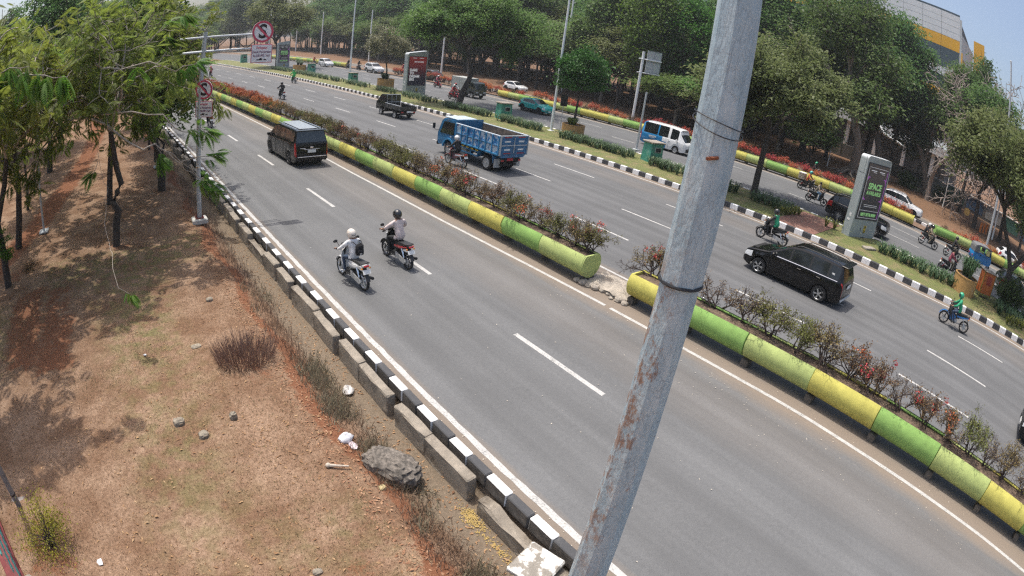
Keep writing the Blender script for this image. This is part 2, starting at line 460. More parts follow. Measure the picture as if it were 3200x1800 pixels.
def road_material(name, base, bands, tracks=()):
    """asphalt: worn wheel tracks along the lane, aggregate speckle, patches, and wind-blown dust banked along the edges (bands: x centre, half width, strength)"""
    m = bpy.data.materials.new(name)
    t, b = nodes(m)
    uv = N(t, 'ShaderNodeUVMap', uv_map='UVMap').outputs[0]
    sx = N(t, 'ShaderNodeSeparateXYZ'); t.links.new(uv, sx.inputs[0])
    agg = noise(t, uv, 38, 4, 0.75)
    fine = noise(t, uv, 12, 6, 0.7)
    big = noise(t, uv, 0.35, 6, 0.6)
    streak = noise(t, uv, 1.0, 5, 0.55, (2.2, 0.06, 1))
    v = math_(t, 'ADD', math_(t, 'MULTIPLY', agg, 0.30), math_(t, 'MULTIPLY', fine, 0.22))
    v = math_(t, 'ADD', v, math_(t, 'MULTIPLY', big, 0.20))
    v = math_(t, 'ADD', v, math_(t, 'MULTIPLY', streak, 0.28))
    c = ramp(t, v, [(0.33, tuple(k * 0.62 for k in base)), (0.5, base), (0.68, tuple(k * 1.42 for k in base))])
    # tar-dark spots and pale grit
    c = mix(t, ramp(t, noise(t, uv, 21, 3, 0.8), [(0.67, 0.0), (0.74, 0.55)]), c, (0.035, 0.035, 0.036))
    c = mix(t, ramp(t, noise(t, uv, 17.3, 3, 0.8, (1, 1.3, 1)), [(0.71, 0.0), (0.77, 0.5)]), c, (0.34, 0.33, 0.31))
    for xc in tracks:                                     # wheel paths polished darker by traffic
        d = math_(t, 'DIVIDE', math_(t, 'ABSOLUTE', math_(t, 'SUBTRACT', sx.outputs[0], xc)), 0.42)
        d = math_(t, 'ADD', d, math_(t, 'MULTIPLY', math_(t, 'SUBTRACT', noise(t, uv, 0.9, 5, 0.6, (1, 0.12, 1)), 0.5), 1.1))
        c = mix(t, math_(t, 'MULTIPLY', ramp(t, d, [(0.3, 1.0), (1.0, 0.0)]), 0.34), c, tuple(k * 0.70 for k in base))
    dust = (0.235, 0.185, 0.14)
    for (xc, hw, s) in bands:
        d = math_(t, 'ABSOLUTE', math_(t, 'SUBTRACT', sx.outputs[0], xc))
        d = math_(t, 'DIVIDE', d, hw)
        d = math_(t, 'ADD', d, math_(t, 'MULTIPLY', math_(t, 'SUBTRACT', noise(t, uv, 0.8, 6, 0.65, (1, 0.3, 1)), 0.5), 1.3))
        c = mix(t, math_(t, 'MULTIPLY', ramp(t, d, [(0.35, 1.0), (1.05, 0.0)]), s), c, mix(t, agg, tuple(k * .8 for k in dust), tuple(k * 1.15 for k in dust)))
    t.links.new(c, b.inputs['Base Color'])
    b.inputs['Roughness'].default_value = 0.86
    b.inputs['Specular IOR Level'].default_value = 0.25
    bump(t, b, agg, 0.35, 0.012)
    return m
YS = np.concatenate([np.arange(-16, 10, 0.5), np.arange(10, 60, 1.0), np.arange(60, 262, 3.0)])
def strip_mesh(name, x0, x1, mat, z=0.0, ys=YS, nx=6, x0f=None, x1f=None):
    V, U = [], []
    for y in ys:
        for k in range(nx + 1):
            x = x0 + (x1 - x0) * k / nx
            V.append((RX(x, y), y, z)); U.append((x, y))
    n = nx + 1
    i, j = np.meshgrid(np.arange(nx), np.arange(len(ys) - 1))
    a = (j * n + i).ravel()
    return np_mesh(name, np.array(V), np.stack([a, a + 1, a + n + 1, a + n], 1), mat, uv=np.array(U))
RA = road_material('asphalt_near_carriageway', (0.135, 0.137, 0.139), [(12.25, 0.85, 0.75), (4.95, 0.35, 0.7), (10.5, 1.3, 0.13)], (6.1, 7.6, 9.4, 10.95))
RB = road_material('asphalt_second_carriageway', (0.122, 0.124, 0.127), [(28.6, 0.75, 0.8), (14.0, 0.5, 0.55), (26.4, 1.2, 0.14)], (15.2, 16.6, 18.7, 20.1, 22.2, 23.7))
RC = road_material('asphalt_far_carriageway', (0.118, 0.121, 0.125), [(35.5, 0.5, 0.5), (47.9, 0.9, 0.6)])
RD = road_material('asphalt_service_road', (0.145, 0.135, 0.125), [(53.2, 1.0, 0.8), (58.2, 1.0, 0.9)])
tag(link('road', strip_mesh('near_carriageway', 4.76, 13.45, RA)), kind='structure')
tag(link('road', strip_mesh('second_carriageway', 13.45, 29.0, RB)), kind='structure')
tag(link('road', strip_mesh('far_carriageway', 35.2, 49.6, RC)), kind='structure')
tag(link('road', strip_mesh('service_road', 52.3, 58.9, RD)), kind='structure')

def worn_paint():
    m = bpy.data.materials.new('worn_road_paint')
    t, b = nodes(m)
    co = coord(t)
    f = math_(t, 'ADD', math_(t, 'MULTIPLY', noise(t, co, 28, 5, 0.75), 0.6), math_(t, 'MULTIPLY', noise(t, co, 3.5, 5, 0.7), 0.4))
    c = ramp(t, f, [(0.36, (0.17, 0.168, 0.16)), (0.47, (0.40, 0.395, 0.38)), (0.7, (0.56, 0.55, 0.525))])
    t.links.new(c, b.inputs['Base Color'])
    b.inputs['Roughness'].default_value = 0.7
    return m
WORN = worn_paint()
def marking(x, y0, y1, w, z=0.004, step=1.0, ragged=0.0, xf=None):
    n = max(1, int(abs(y1 - y0) / step))
    V, F = [], []
    for i in range(n + 1):
        y = y0 + (y1 - y0) * i / n
        xx = x if xf is None else xf(y)
        V += [(RX(xx - w / 2 + random.uniform(-ragged, ragged), y), y, z), (RX(xx + w / 2 + random.uniform(-ragged, ragged), y), y, z)]
    F = [(2 * i, 2 * i + 1, 2 * i + 3, 2 * i + 2) for i in range(n)]
    return np_mesh('line', np.array(V), np.array(F), WORN)
def road_line(*a, **k): return tag(link('road_line', marking(*a, **k)), kind='structure')
road_line(5.09, -6, 62, 0.135, step=0.22, ragged=0.012)
def l2(y): return float(np.interp(y, [-7, -4, -1, 3, 9, 13, 17, 25, 38, 56, 90], [11.85, 12.0, 12.07, 12.09, 11.95, 11.77, 11.64, 11.58, 11.8, 12.0, 12.0]))
road_line(0, -8, 8.55, 0.13, xf=l2, step=0.5); road_line(0, 8.75, 120, 0.13, xf=l2, step=0.5)
road_line(14.2, -10, 110, 0.12)
road_line(28.42, -12, 150, 0.14)
road_line(35.95, -12, 150, 0.12)
road_line(47.45, -6, 110, 0.13)
for x, ds in ((8.45, [(5.68, 8.74), (12.75, 15.8), (20.08, 23.07), (27.98, 30.86), (35.46, 38.0)] + [(43 + 7.5 * k, 46 + 7.5 * k) for k in range(9)]),
              (17.56, [(-2.56, 0.66), (4.44, 7.21), (12.35, 15.45), (20.55, 23.9), (28.8, 31.0), (36.7, 38.9)] + [(44.8 + 8.1 * k, 47.6 + 8.1 * k) for k in range(13)]),
              (21.1, [(-11, -8), (-3.18, 0.06), (4.08, 7.1), (12.55, 15.59), (20.6, 23.5), (29.0, 32.17), (37.29, 40.3), (45.07, 48.1)] + [(53.2 + 8.1 * k, 56.0 + 8.1 * k) for k in range(12)]),
              (24.76, [(-12, -9), (-4.2, -1.2), (3.75, 6.9), (11.9, 15.46), (20.66, 24.04), (29.2, 32.2), (37.6, 40.84)] + [(45.6 + 8.1 * k, 48.5 + 8.1 * k) for k in range(13)]),
              (37.2 + 2.0, []),
              (40.7, [(-4.4, -1.4), (3.58, 6.4), (12.2, 14.8), (21, 23.6), (29.84, 32.47), (38.0, 40.5)] + [(46 + 8.1 * k, 48.6 + 8.1 * k) for k in range(12)]),
              (37.25, [(13.2, 16), (21.4, 24.0), (29.45, 32.14), (37.28, 40.6)] + [(46.05 + 8.1 * k, 48.9 + 8.1 * k) for k in range(12)]),
              (44.4, [(-3.8, -1), (4.2, 6.8), (12.4, 15), (20.8, 23.4), (28.8, 31.5), (36.8, 40.2)] + [(45.6 + 8.1 * k, 48.1 + 8.1 * k) for k in range(12)])):
    if ds:
        mbs = []
        for a, b_ in ds: road_line(x, a, b_, 0.12 if x > 9 else 0.14, step=0.7, ragged=0.006)

# ------------------------------------------------------------------- kerb stones
def kerb_paint(name, col, chips):
    return pm(name, col, 0.7, 0.1, 12, bmp=0.25, bscale=60, dirt=chips, dirt_amt=0.18)
KW = kerb_paint('kerb_white_paint', (0.78, 0.78, 0.77), (0.36, 0.34, 0.31))
KB = kerb_paint('kerb_black_paint', (0.055, 0.056, 0.06), (0.13, 0.125, 0.12))
KGRIME_SHADE = pm('kerb_grime_block_shade', (0.10, 0.088, 0.075), 0.92, 0.4, 7, bmp=0.5, bscale=40, dirt=(0.22, 0.19, 0.16), dirt_amt=0.3)
def kerb_stone_mesh(w, h, L, paint_, side, side_x):
    mb = MB(); mb.bbox((0, 0, 0), (w, L, h), 0.018)
    me = mb.mesh('kerb_stone', [paint_, side])
    for p in me.polygons:
        if p.normal.x * side_x > 0.9: p.material_index = 1
    return me
kerb_left = thing('kerb', None, None); tag(kerb_left, kind='structure')
mw, mk = kerb_stone_mesh(0.17, 0.30, 0.545, KW, KGRIME_SHADE, -1), kerb_stone_mesh(0.17, 0.30, 0.545, KB, KGRIME_SHADE, -1)
y = 12.93 + 0.566 * 90
k = 0
kr = random.Random(3)
while y > -6:
    yc = y - 0.28
    if yc < 42:
        link('kerb_stone', mw if k % 2 == 0 else mk, kerb_left, (RX(4.71, yc) + kr.uniform(-.008, .008), yc, 0.0 + kr.uniform(-.008, .008)), (kr.uniform(-.01, .01), 0, head(yc) - PI / 2 + kr.uniform(-.012, .012)))
    y -= 0.566; k += 1
mb = MB()
for q in range(36):
    yc = 42.3 + q * 0.566
    mb.bbox((RX(4.71, yc), yc, 0), (0.17, 0.545, 0.3), 0.01, mi=q % 2)
tag(mb.build('kerb_stone', [KW, KB], kerb_left), kind='stuff')

# low retaining row of loose concrete blocks behind the kerb, with gaps, chips and tilts
ret = thing('retaining_wall', 'broken row of weathered concrete blocks behind the left kerb', 'wall')
rr = random.Random(11)
BLK = pm('retaining_concrete', (0.27, 0.235, 0.19), 0.92, 0.3, 4, bmp=0.8, bscale=22, dirt=(0.085, 0.068, 0.05), dirt_amt=0.62)
y = 46.0
while y > -5:
    L = rr.choice([1.1, 1.35, 1.6, 1.15])
    yc = y - L / 2
    broken = rr.random() < 0.25
    hgt = 0.56 - (0.12 if broken else 0) + rr.uniform(-.02, .02)
    mb = MB()
    mb.bbox((0, 0, hgt / 2), (0.21, L, hgt), 0.02)
    me = mb.mesh('concrete_block', BLK)
    bm = bmesh.new(); bm.from_mesh(me)
    bmesh.ops.subdivide_edges(bm, edges=[e for e in bm.edges if e.calc_length() > 0.3], cuts=3)
    for v in bm.verts:
        v.co += Vector((rr.uniform(-.012, .012), rr.uniform(-.012, .012), rr.uniform(-.012, .012)))
        if broken and v.co.z > hgt * .6: v.co.z -= rr.uniform(0, .1); v.co.x += rr.uniform(-.03, .03)
    bm.to_mesh(me); bm.free()
    link('concrete_block', me, ret, (RX(4.43, yc) + rr.uniform(-.025, .015), yc, -0.46), (rr.uniform(-.012, .012), rr.uniform(-.05, .02), head(yc) - PI / 2 + rr.uniform(-.025, .025)))
    y -= L + rr.choice([0.02, 0.04, 0.22, 0.3])

# ------------------------------------------------------------------- planted median: kerbs, lawn, paving
def grass_material(name, cols, patch):
    m = bpy.data.materials.new(name)
    t, b = nodes(m)
    co = coord(t)
    n1 = noise(t, co, 55, 5, 0.75); n2 = noise(t, co, 1.1, 6, 0.65)
    c = ramp(t, n1, [(0.3, cols[0]), (0.5, cols[1]), (0.72, cols[2])])
    c = mix(t, ramp(t, n2, [(0.46, 0.0), (0.66, 0.85)]), c, ramp(t, n1, [(0.3, tuple(k * .5 for k in patch)), (0.7, patch)]))
    t.links.new(c, b.inputs['Base Color'])
    b.inputs['Roughness'].default_value = 0.9
    bump(t, b, n1, 0.8, 0.04)
    return m
LAWN = grass_material('lawn', [(0.055, 0.065, 0.018), (0.125, 0.145, 0.04), (0.22, 0.235, 0.085)], (0.30, 0.23, 0.12))
MEDYS = np.concatenate([np.arange(-16, 10, 0.5), np.arange(10, 60, 1.0), np.arange(60, 150, 3.0)])
tag(link('median_lawn', strip_mesh('median_lawn', 29.12, 35.14, LAWN, 0.24, MEDYS, 8)), kind='structure')
for nm, xk, wk, y0, cnt, hk in (('kerb', 29.05, 0.2, 9.64, 0.52, 0.30), ('kerb', 35.22, 0.17, 9.9, 0.52, 0.26)):
    kb = thing(nm, None, None); tag(kb, kind='structure')
    mw, mk = kerb_stone_mesh(wk, hk + .1, 0.505, KW, KW, 9), kerb_stone_mesh(wk, hk + .1, 0.505, KB, KB, 9)
    s = -40 if xk < 30 else -30
    for q in range(s, 140):
        yc = y0 + q * 0.52 + 0.26 - 0.52
        if yc > 62: break
        link('kerb_stone', mw if q % 2 == 0 else mk, kb, (RX(xk, yc), yc, hk / 2 - .05 + kr.uniform(-.006, .006)), (0, 0, head(yc, xk) - PI / 2 + kr.uniform(-.01, .01)))
    mb = MB()
    while yc < 148:
        mb.bbox((RX(xk, yc), yc, hk / 2 - .05), (wk, 0.505, hk + .1), 0.01, mi=0 if q % 2 == 0 else 1, rz=head(yc) - PI / 2)
        q += 1; yc += 0.52
    tag(mb.build('kerb_stone', [KW, KB], kb), kind='stuff')
def paver_material():
    m = bpy.data.materials.new('red_brick_paving')
    t, b = nodes(m)
    br = N(t, 'ShaderNodeTexBrick', i_Scale=5.0, i_Mortar_Size=0.03)
    t.links.new(coord(t), br.inputs['Vector'])
    br.inputs['Color1'].default_value = (0.21, 0.085, 0.06, 1); br.inputs['Color2'].default_value = (0.29, 0.13, 0.095, 1); br.inputs['Mortar'].default_value = (0.10, 0.075, 0.06, 1)
    c = mix(t, ramp(t, noise(t, coord(t), 3, 5), [(0.4, 0.0), (0.75, 0.6)]), br.outputs[0], (0.17, 0.13, 0.10))
    t.links.new(c, b.inputs['Base Color']); b.inputs['Roughness'].default_value = 0.9
    bump(t, b, br.outputs['Fac'], -0.5, 0.02)
    return m
tag(link('paving', strip_mesh('paving', 29.3, 34.6, paver_material(), 0.262, np.arange(8.6, 11.3, 0.2), 6)), kind='structure')
# brown soil strip that carries the far bougainvillea
tag(link('soil_bed', strip_mesh('soil_bed', 49.5, 52.35, pm('bed_soil', (0.16, 0.10, 0.065), 0.95, 0.35, 4, bmp=0.6), 0.12, MEDYS, 3)), kind='structure')
kb = thing('kerb', None, None); tag(kb, kind='structure')
mw, mk = kerb_stone_mesh(0.2, 0.4, 0.58, KW, KW, 9), kerb_stone_mesh(0.2, 0.4, 0.58, KB, KB, 9)
for q in range(-14, 110):
    yc = q * 0.6
    link('kerb_stone', mw if q % 2 == 0 else mk, kb, (RX(52.2, yc), yc, 0.16), (0, 0, head(yc, 52) - PI / 2))

# ------------------------------------------------------------------- painted concrete pipes on blocks, cut open on top as planters
PIPE_R, PIPE_Z = 0.455, 0.65
def pipe_paint(name, col):
    m = pm('pipe_' + name, col, 0.88, 0.16, 2.2, bmp=0.2, bscale=30, dirt=tuple(c * 0.62 for c in col), dirt_amt=0.3)
    t = m.node_tree; b = t.nodes['Principled BSDF']
    src = b.inputs['Base Color'].links[0].from_socket
    co = coord(t)
    sp = ramp(t, noise(t, co, 24, 3, 0.8), [(0.655, 0.0), (0.70, 0.9)])
    src2 = mix(t, sp, src, (0.10, 0.10, 0.045))                                   # flaked paint and specks
    sg = N(t, 'ShaderNodeSeparateXYZ'); t.links.new(co, sg.inputs[0])
    # road splash dirt on the lower flank, scuffs and cracks with shapes of their own
    low = ramp(t, math_(t, 'ADD', math_(t, 'MULTIPLY', sg.outputs[2], -1.0), math_(t, 'MULTIPLY', math_(t, 'SUBTRACT', noise(t, co, 3.0, 6, .7), .5), .9)), [(.16, 0.), (.46, .45)])
    src2 = mix(t, low, src2, (0.135, 0.115, 0.07))
    src2 = mix(t, ramp(t, noise(t, co, 5.0, 7, .8, (1, .35, 1)), [(.62, 0.), (.76, .3)]), src2, (0.30, 0.29, 0.18))
    src2 = mix(t, ramp(t, noise(t, co, 60, 3, .8), [(.45, 0.), (.8, .25)]), src2, (0.16, 0.15, 0.08))
    b.inputs['Specular IOR Level'].default_value = .2
    t.links.new(src2, b.inputs['Base Color'])
    return m
PIPE = {'yellow': pipe_paint('yellow', (0.53, 0.49, 0.125)), 'green': pipe_paint('green', (0.24, 0.41, 0.115)), 'light': pipe_paint('light_green', (0.41, 0.49, 0.18))}
SOILIN = pm('planter_soil', (0.12, 0.085, 0.06), 0.95, 0.45, 9, bmp=0.9, bscale=30, dirt=(0.26, 0.19, 0.12), dirt_amt=0.4)
def pipe_mesh(col, L=1.985):
    a0, n = math.asin(0.33 / PIPE_R), 26
    angs = [PI - a0 + (PI + 2 * a0) * k / n for k in range(n + 1)]
    outer = [(PIPE_R * math.cos(a), PIPE_R * math.sin(a)) for a in angs]
    inner = [((PIPE_R - .06) * math.cos(a), min(0.33, (PIPE_R - .06) * math.sin(a))) for a in angs]
    mb = MB()
    ny = 4
    yy = [-L / 2, -L / 2 + .014, L / 2 - .014, L / 2]
    rs = [0.955, 1, 1, 0.955]
    V, F = [], []
    for y_, s_ in zip(yy, rs):
        V += [(x * s_, y_, z * s_) for x, z in outer]
    m_ = n + 1
    for i in range(3): F += [(i * m_ + k, i * m_ + k + 1, (i + 1) * m_ + k + 1, (i + 1) * m_ + k) for k in range(n)]
    b0 = len(V)
    V += [(x, -L / 2, z) for x, z in inner] + [(x, L / 2, z) for x, z in inner]
    F += [(b0 + k + 1, b0 + k, b0 + m_ + k, b0 + m_ + k + 1) for k in range(n)]
    F += [(k + 1, k, b0 + k, b0 + k + 1) for k in range(n)] + [(3 * m_ + k, 3 * m_ + k + 1, b0 + m_ + k + 1, b0 + m_ + k) for k in range(n)]
    F += [(0, m_, b0, b0), ] if False else []
    F += [(0, 3 * m_, b0 + m_, b0), (3 * m_ + n, n, b0 + n, b0 + m_ + n)]
    mb.add(V, F)
    return mb.mesh('pipe_' + col, PIPE[col], 35)
PIPES = {k: pipe_mesh(k) for k in PIPE}
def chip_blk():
    mb = MB(); mb.bbox((0, 0, 0), (0.34, 0.22, 0.26), 0.02); return mb.mesh('support_block', KGRIME_SHADE)  # dark material paints the pipe's shade onto the blocks
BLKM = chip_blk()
SOILM = None
def pipe_row(label, path, colours, cap=(True, False), capcol='light'):
    """path: list of raw (x, y) joints"""
    t = thing('pipe_planter', label, 'planter', (path[0][0], path[0][1], 0), group='rows of painted concrete pipe planters')
    o = Vector((path[0][0], path[0][1], 0))
    mbS = MB()
    for i in range(len(path) - 1):
        a, b = Vector((*path[i], PIPE_Z)) - o, Vector((*path[i + 1], PIPE_Z)) - o
        d = b - a; rz = math.atan2(d.y, d.x) - PI / 2
        p = link('pipe', PIPES[colours[i % len(colours)]], t, (a + b) / 2 + Vector((random.uniform(-.012, .012), 0, random.uniform(-.012, .012))), (0, 0, rz), (1, d.length / 2.0, 1))
        nrm = Vector((math.cos(rz), math.sin(rz), 0))
        side_ = nrm
        zs = Vector((0, 0, 0.24))
        w = 0.36
        mbS.add([a - nrm * w + zs, a + nrm * w + zs, b + nrm * w + zs, b - nrm * w + zs], [(0, 1, 2, 3)])
        if len(path) < 24 or i < 26:
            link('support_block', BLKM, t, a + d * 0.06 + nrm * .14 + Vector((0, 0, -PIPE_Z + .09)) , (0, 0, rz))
        if (i == 0 and cap[0]) or (i == len(path) - 2 and cap[1]):
            e = a if i == 0 else b
            n = 26; a0 = math.asin(0.33 / PIPE_R)
            mc = MB(); mc.prism([((PIPE_R - .004) * math.cos(PI - a0 + (PI + 2 * a0) * k / n), (PIPE_R - .004) * math.sin(PI - a0 + (PI + 2 * a0) * k / n)) for k in range(n + 1)], 'y', -0.03, 0.03)
            mc.build('end_cap', PIPE[capcol], t, None, e + d.normalized() * (0.01 if i == 0 else -0.01), (0, 0, rz))
    mbS.build('soil', SOILIN, t)
    return t
pr = lambda x, y: (RX(x, y), y)
pipe_row('long row of green and yellow pipes stretching from the gap up to the far bend', [pr(12.67, 10.13 + 2.0 * k) for k in range(62)], ['light', 'green', 'yellow'])
pipe_row('row of painted pipes starting yellow beside the broken slab and running to the lower right', [pr(13.03, 8.57 - 2.02 * k) for k in range(10)], ['yellow', 'green', 'light'], capcol='yellow')
pipe_row('pipe row across the far carriageway, ending yellow next to the white car', [(float(np.interp(5.6 + 2.1 * k, [5.6, 20, 40, 58], [48.9, 48.2, 47.4, 46.7])), 5.6 + 2.1 * k) for k in range(26)], ['yellow', 'yellow', 'green', 'light'], capcol='yellow')
pipe_row('pipe row behind the blue three-wheeler at the right edge', [(float(np.interp(3.4 - 2.05 * k, [-12, -6.1, -0.3, 3.4], [55.6, 53.4, 51.4, 49.5])), 3.4 - 2.05 * k) for k in range(7)], ['green', 'light', 'green', 'yellow'], capcol='green')
pipe_row('short far pipe row ending yellow beside the white minivan', [(44.3 - 0.1 * k * 2, 104 + 2.1 * k) for k in range(22)], ['yellow', 'light', 'green'], capcol='yellow')
# the broken concrete slab in the gap
def slab():
    rs = random.Random(5)
    mb = MB(); mb.box((0, 0, 0.09), (1.15, 1.75, 0.2))
    me = mb.mesh('concrete_slab', pm('rubble_concrete', (0.36, 0.32, 0.27), 0.95, 0.3, 5, bmp=1.0, bscale=18, dirt=(0.16, 0.12, 0.08), dirt_amt=0.4))
    bm = bmesh.new(); bm.from_mesh(me)
    bmesh.ops.subdivide_edges(bm, edges=bm.edges[:], cuts=9, use_grid_fill=True)
    for v in bm.verts:
        edge = max(abs(v.co.x) / 0.575, abs(v.co.y) / 0.875)
        v.co.z += rs.uniform(-.035, .035) - (0.10 * max(0, edge - 0.75) * 4 * rs.random() if v.co.z > 0.1 else 0)
        if edge > .95:
            v.co.x *= rs.uniform(0.88, 1.06); v.co.y *= rs.uniform(0.92, 1.04)
    bm.to_mesh(me); bm.free()
    me.polygons.foreach_set('use_smooth', [False] * len(me.polygons))
    o = link('concrete_slab', me, None, (RX(13.15, 9.35), 9.35, 0.0), (0, 0, 0.05))
    tag(o, 'broken concrete slab lying in the gap between two pipe rows', 'slab')
    for i in range(9):
        s = rs.uniform(.08, .2)
        mb = MB(); mb.ell((0, 0, 0), (s, s * rs.uniform(.6, 1), s * .6), 7, 5)
        mb.v = [(x * rs.uniform(.85, 1.15), y * rs.uniform(.85, 1.15), z * rs.uniform(.85, 1.1)) for x, y, z in mb.v]
        yq = 8.5 + 1.9 * i / 8
        tag(mb.build('rubble', bpy.data.materials['rubble_concrete'], None, None, (RX(12.55 + rs.uniform(-.1, .1), yq), yq, s * .35)), 'lump of broken concrete at the edge of the slab in the gap', 'rubble', 'lumps of rubble along the slab edge')
slab()
# =================================================================== STREET FURNITURE, SIGNS, BUILDING
def text(parent, s, size, loc, rot, mat_, name='lettering', bold=0.0, align='CENTER', sx=1.0):
    cu = bpy.data.curves.new(name, 'FONT')
    cu.body = s; cu.size = size; cu.align_x = align; cu.align_y = 'CENTER'; cu.offset = bold; cu.extrude = 0.003; cu.resolution_u = 3
    cu.materials.append(mat_)
    tmp = bpy.data.objects.new(name, cu); COL.objects.link(tmp)
    me = bpy.data.meshes.new_from_object(tmp.evaluated_get(bpy.context.evaluated_depsgraph_get()))
    bpy.data.objects.remove(tmp)
    return link(name, me, parent, loc, rot, (sx, 1, 1))
SIGN_W = pm('sign_white', (.74, .74, .76), .4, .05, 4, dirt=(.4, .38, .36), dirt_amt=.1)
SIGN_R = pm('sign_faded_red', (.52, .06, .11), .4, .12, 4)
SIGN_K = pm('sign_black', (.015, .015, .017), .5, .2, 6)
FACE = (PI / 2, 0, 0)                                   # text standing up, facing -y
def no_stopping(parent, c, rz, r):
    """round plate with ring, slashed S, and the notice below; all face local -y"""
    p = bpy.data.objects.new('sign_plate', None)
    mb = MB(); mb.lathe([(r, -.012), (r, .012)], 40, 'y'); pl = mb.build('sign_disc', SIGN_W, parent, 40, c, (0, 0, rz)); bpy.data.objects.remove(p)
    mb = MB(); mb.lathe([(r * .99, -.0125), (r * .99, -.02), (r * .80, -.02), (r * .80, -.0125)], 40, 'y', cap=False); mb.build('red_ring', SIGN_R, pl, 40)
    text(pl, 'S', r * 1.75, (0, -.017, -.01), FACE, SIGN_K, 'letter', r * .05)
    mb = MB(); mb.bbox((0, -.024, 0), (r * 1.7, .008, r * .19), .003, mat=Matrix.Rotation(.80, 3, 'Y')); mb.build('red_slash', SIGN_R, pl)
    bw, bh = r * 1.98, r * 1.68
    bz = c[2] - r - .06 - bh / 2
    mb = MB(); mb.bbox((0, 0, 0), (bw, .022, bh), .02); bd = mb.build('notice_board', SIGN_R, parent, None, (c[0], c[1], bz), (0, 0, rz))
    mb = MB(); mb.bbox((0, -.009, 0), (bw * .945, .012, bh * .935), .015); mb.build('notice_face', SIGN_W, bd)
    for s, z, sz in (('Peringatan', .31, .20), ('Denda Penderekan', .09, .19), ('Rp.500.000 / hari', -.11, .19)):
        text(bd, s, sz * bh, (0, -.017, z * bh), FACE, SIGN_R if s[0] == 'P' else pm('sign_ink', (.16, .05, .12), .5, .1, 6), 'lettering', .002, sx=.72)
    mb = MB()
    q = bh
    mb.prism([(-.26 * q, -.36 * q), (-.26 * q, -.30 * q), (-.12 * q, -.30 * q), (-.06 * q, -.24 * q), (.0, -.24 * q), (.03 * q, -.30 * q), (.06 * q, -.36 * q)], 'y', -.019, -.016)
    mb.prism([(.10 * q, -.36 * q), (.14 * q, -.31 * q), (.2 * q, -.29 * q), (.27 * q, -.31 * q), (.30 * q, -.36 * q)], 'y', -.019, -.016)
    mb.prism([(-.1 * q, -.24 * q), (.1 * q, -.29 * q), (.1 * q, -.31 * q), (-.1 * q, -.26 * q)], 'y', -.019, -.016)
    mb.build('tow_truck_icon', SIGN_K, bd)
    return pl
def sign_gantry():
    t = thing('sign_post', 'grey roadside post with a truss arm and two no-stopping signs', 'sign', (2.79, 20.9, 0))
    B = lambda x, y, z: (x - 2.79, y - 20.9, z)
    mb = MB(); mb.tube([B(2.79, 20.9, -.12), B(3.06, 20.9, 6.9), B(3.075, 20.9, 7.06)], [.092, .085, .084], 14); mb.build('post', STEEL, t, 40)
    mb = MB(); mb.bbox((0, 0, -.06), (.62, .55, .2), .03); mb.build('footing', pm('white_footing', (.55, .54, .5), .9, .2, 5, dirt=(.25, .22, .18), dirt_amt=.4, bmp=.4), t)
    mb = MB(); mb.box((0, 0, .06), (.34, .34, .03)); [mb.prism([(.08 * math.cos(a), 0), (.17 * math.cos(a), 0), (.08 * math.cos(a), .2)], 'y', -.01, .01, c=(0, 0, .07)) for a in (0, PI)]; mb.build('base_plate', pm('rusty_plate', (.16, .045, .035), .85, .3, 8), t)
    mb = MB(); mb.lathe([(.1, 0), (.1, .05)], 14, c=(.08, 0, 2.0)); mb.build('band_clamp', CHROME, t)
    for nm, z in (('upper_rail', 6.87), ('lower_rail', 6.33)):
        mb = MB(); mb.tube([B(2.1, 20.86, z - .01), B(4.95, 20.86, z + .0)], .04, 8); mb.tube([B(2.1, 21.25, z), B(4.95, 21.25, z)], .034, 8); mb.build(nm, STEEL, t, 40)
    for i in range(3):
        x = 3.45 + .62 * i
        mb = MB(); mb.tube([B(x, 20.86, 6.33), B(x, 20.86, 6.87)], .018, 6); mb.build('truss_post', SIGN_K, t)
        mb = MB(); mb.tube([B(x, 20.86, 6.33 if i % 2 == 0 else 6.87), B(x + .62, 20.86, 6.87 if i % 2 == 0 else 6.33)], .016, 6); mb.build('truss_brace', SIGN_K, t)
        mb = MB(); mb.tube([B(x, 20.86, 6.87), B(x + .3, 21.25, 6.87)], .014, 5); mb.build('truss_brace', SIGN_K, t)
    no_stopping(t, B(5.29, 20.78, 6.96), 0.0, .42)
    for zz in (6.87, 6.33):
        mb = MB(); mb.tube([B(5.0, 20.84, zz), B(5.5, 20.84, zz)], .03, 6); mb.build('sign_bracket', STEEL, t)
    no_stopping(t, B(3.10, 20.76, 4.92), -.55, .36)
    for xx in (3.0, 3.2):
        mb = MB(); mb.tube([B(xx, 20.84, 5.0), B(xx, 20.84, 3.9)], .02, 5); mb.build('sign_bracket', STEEL, t)
sign_gantry()

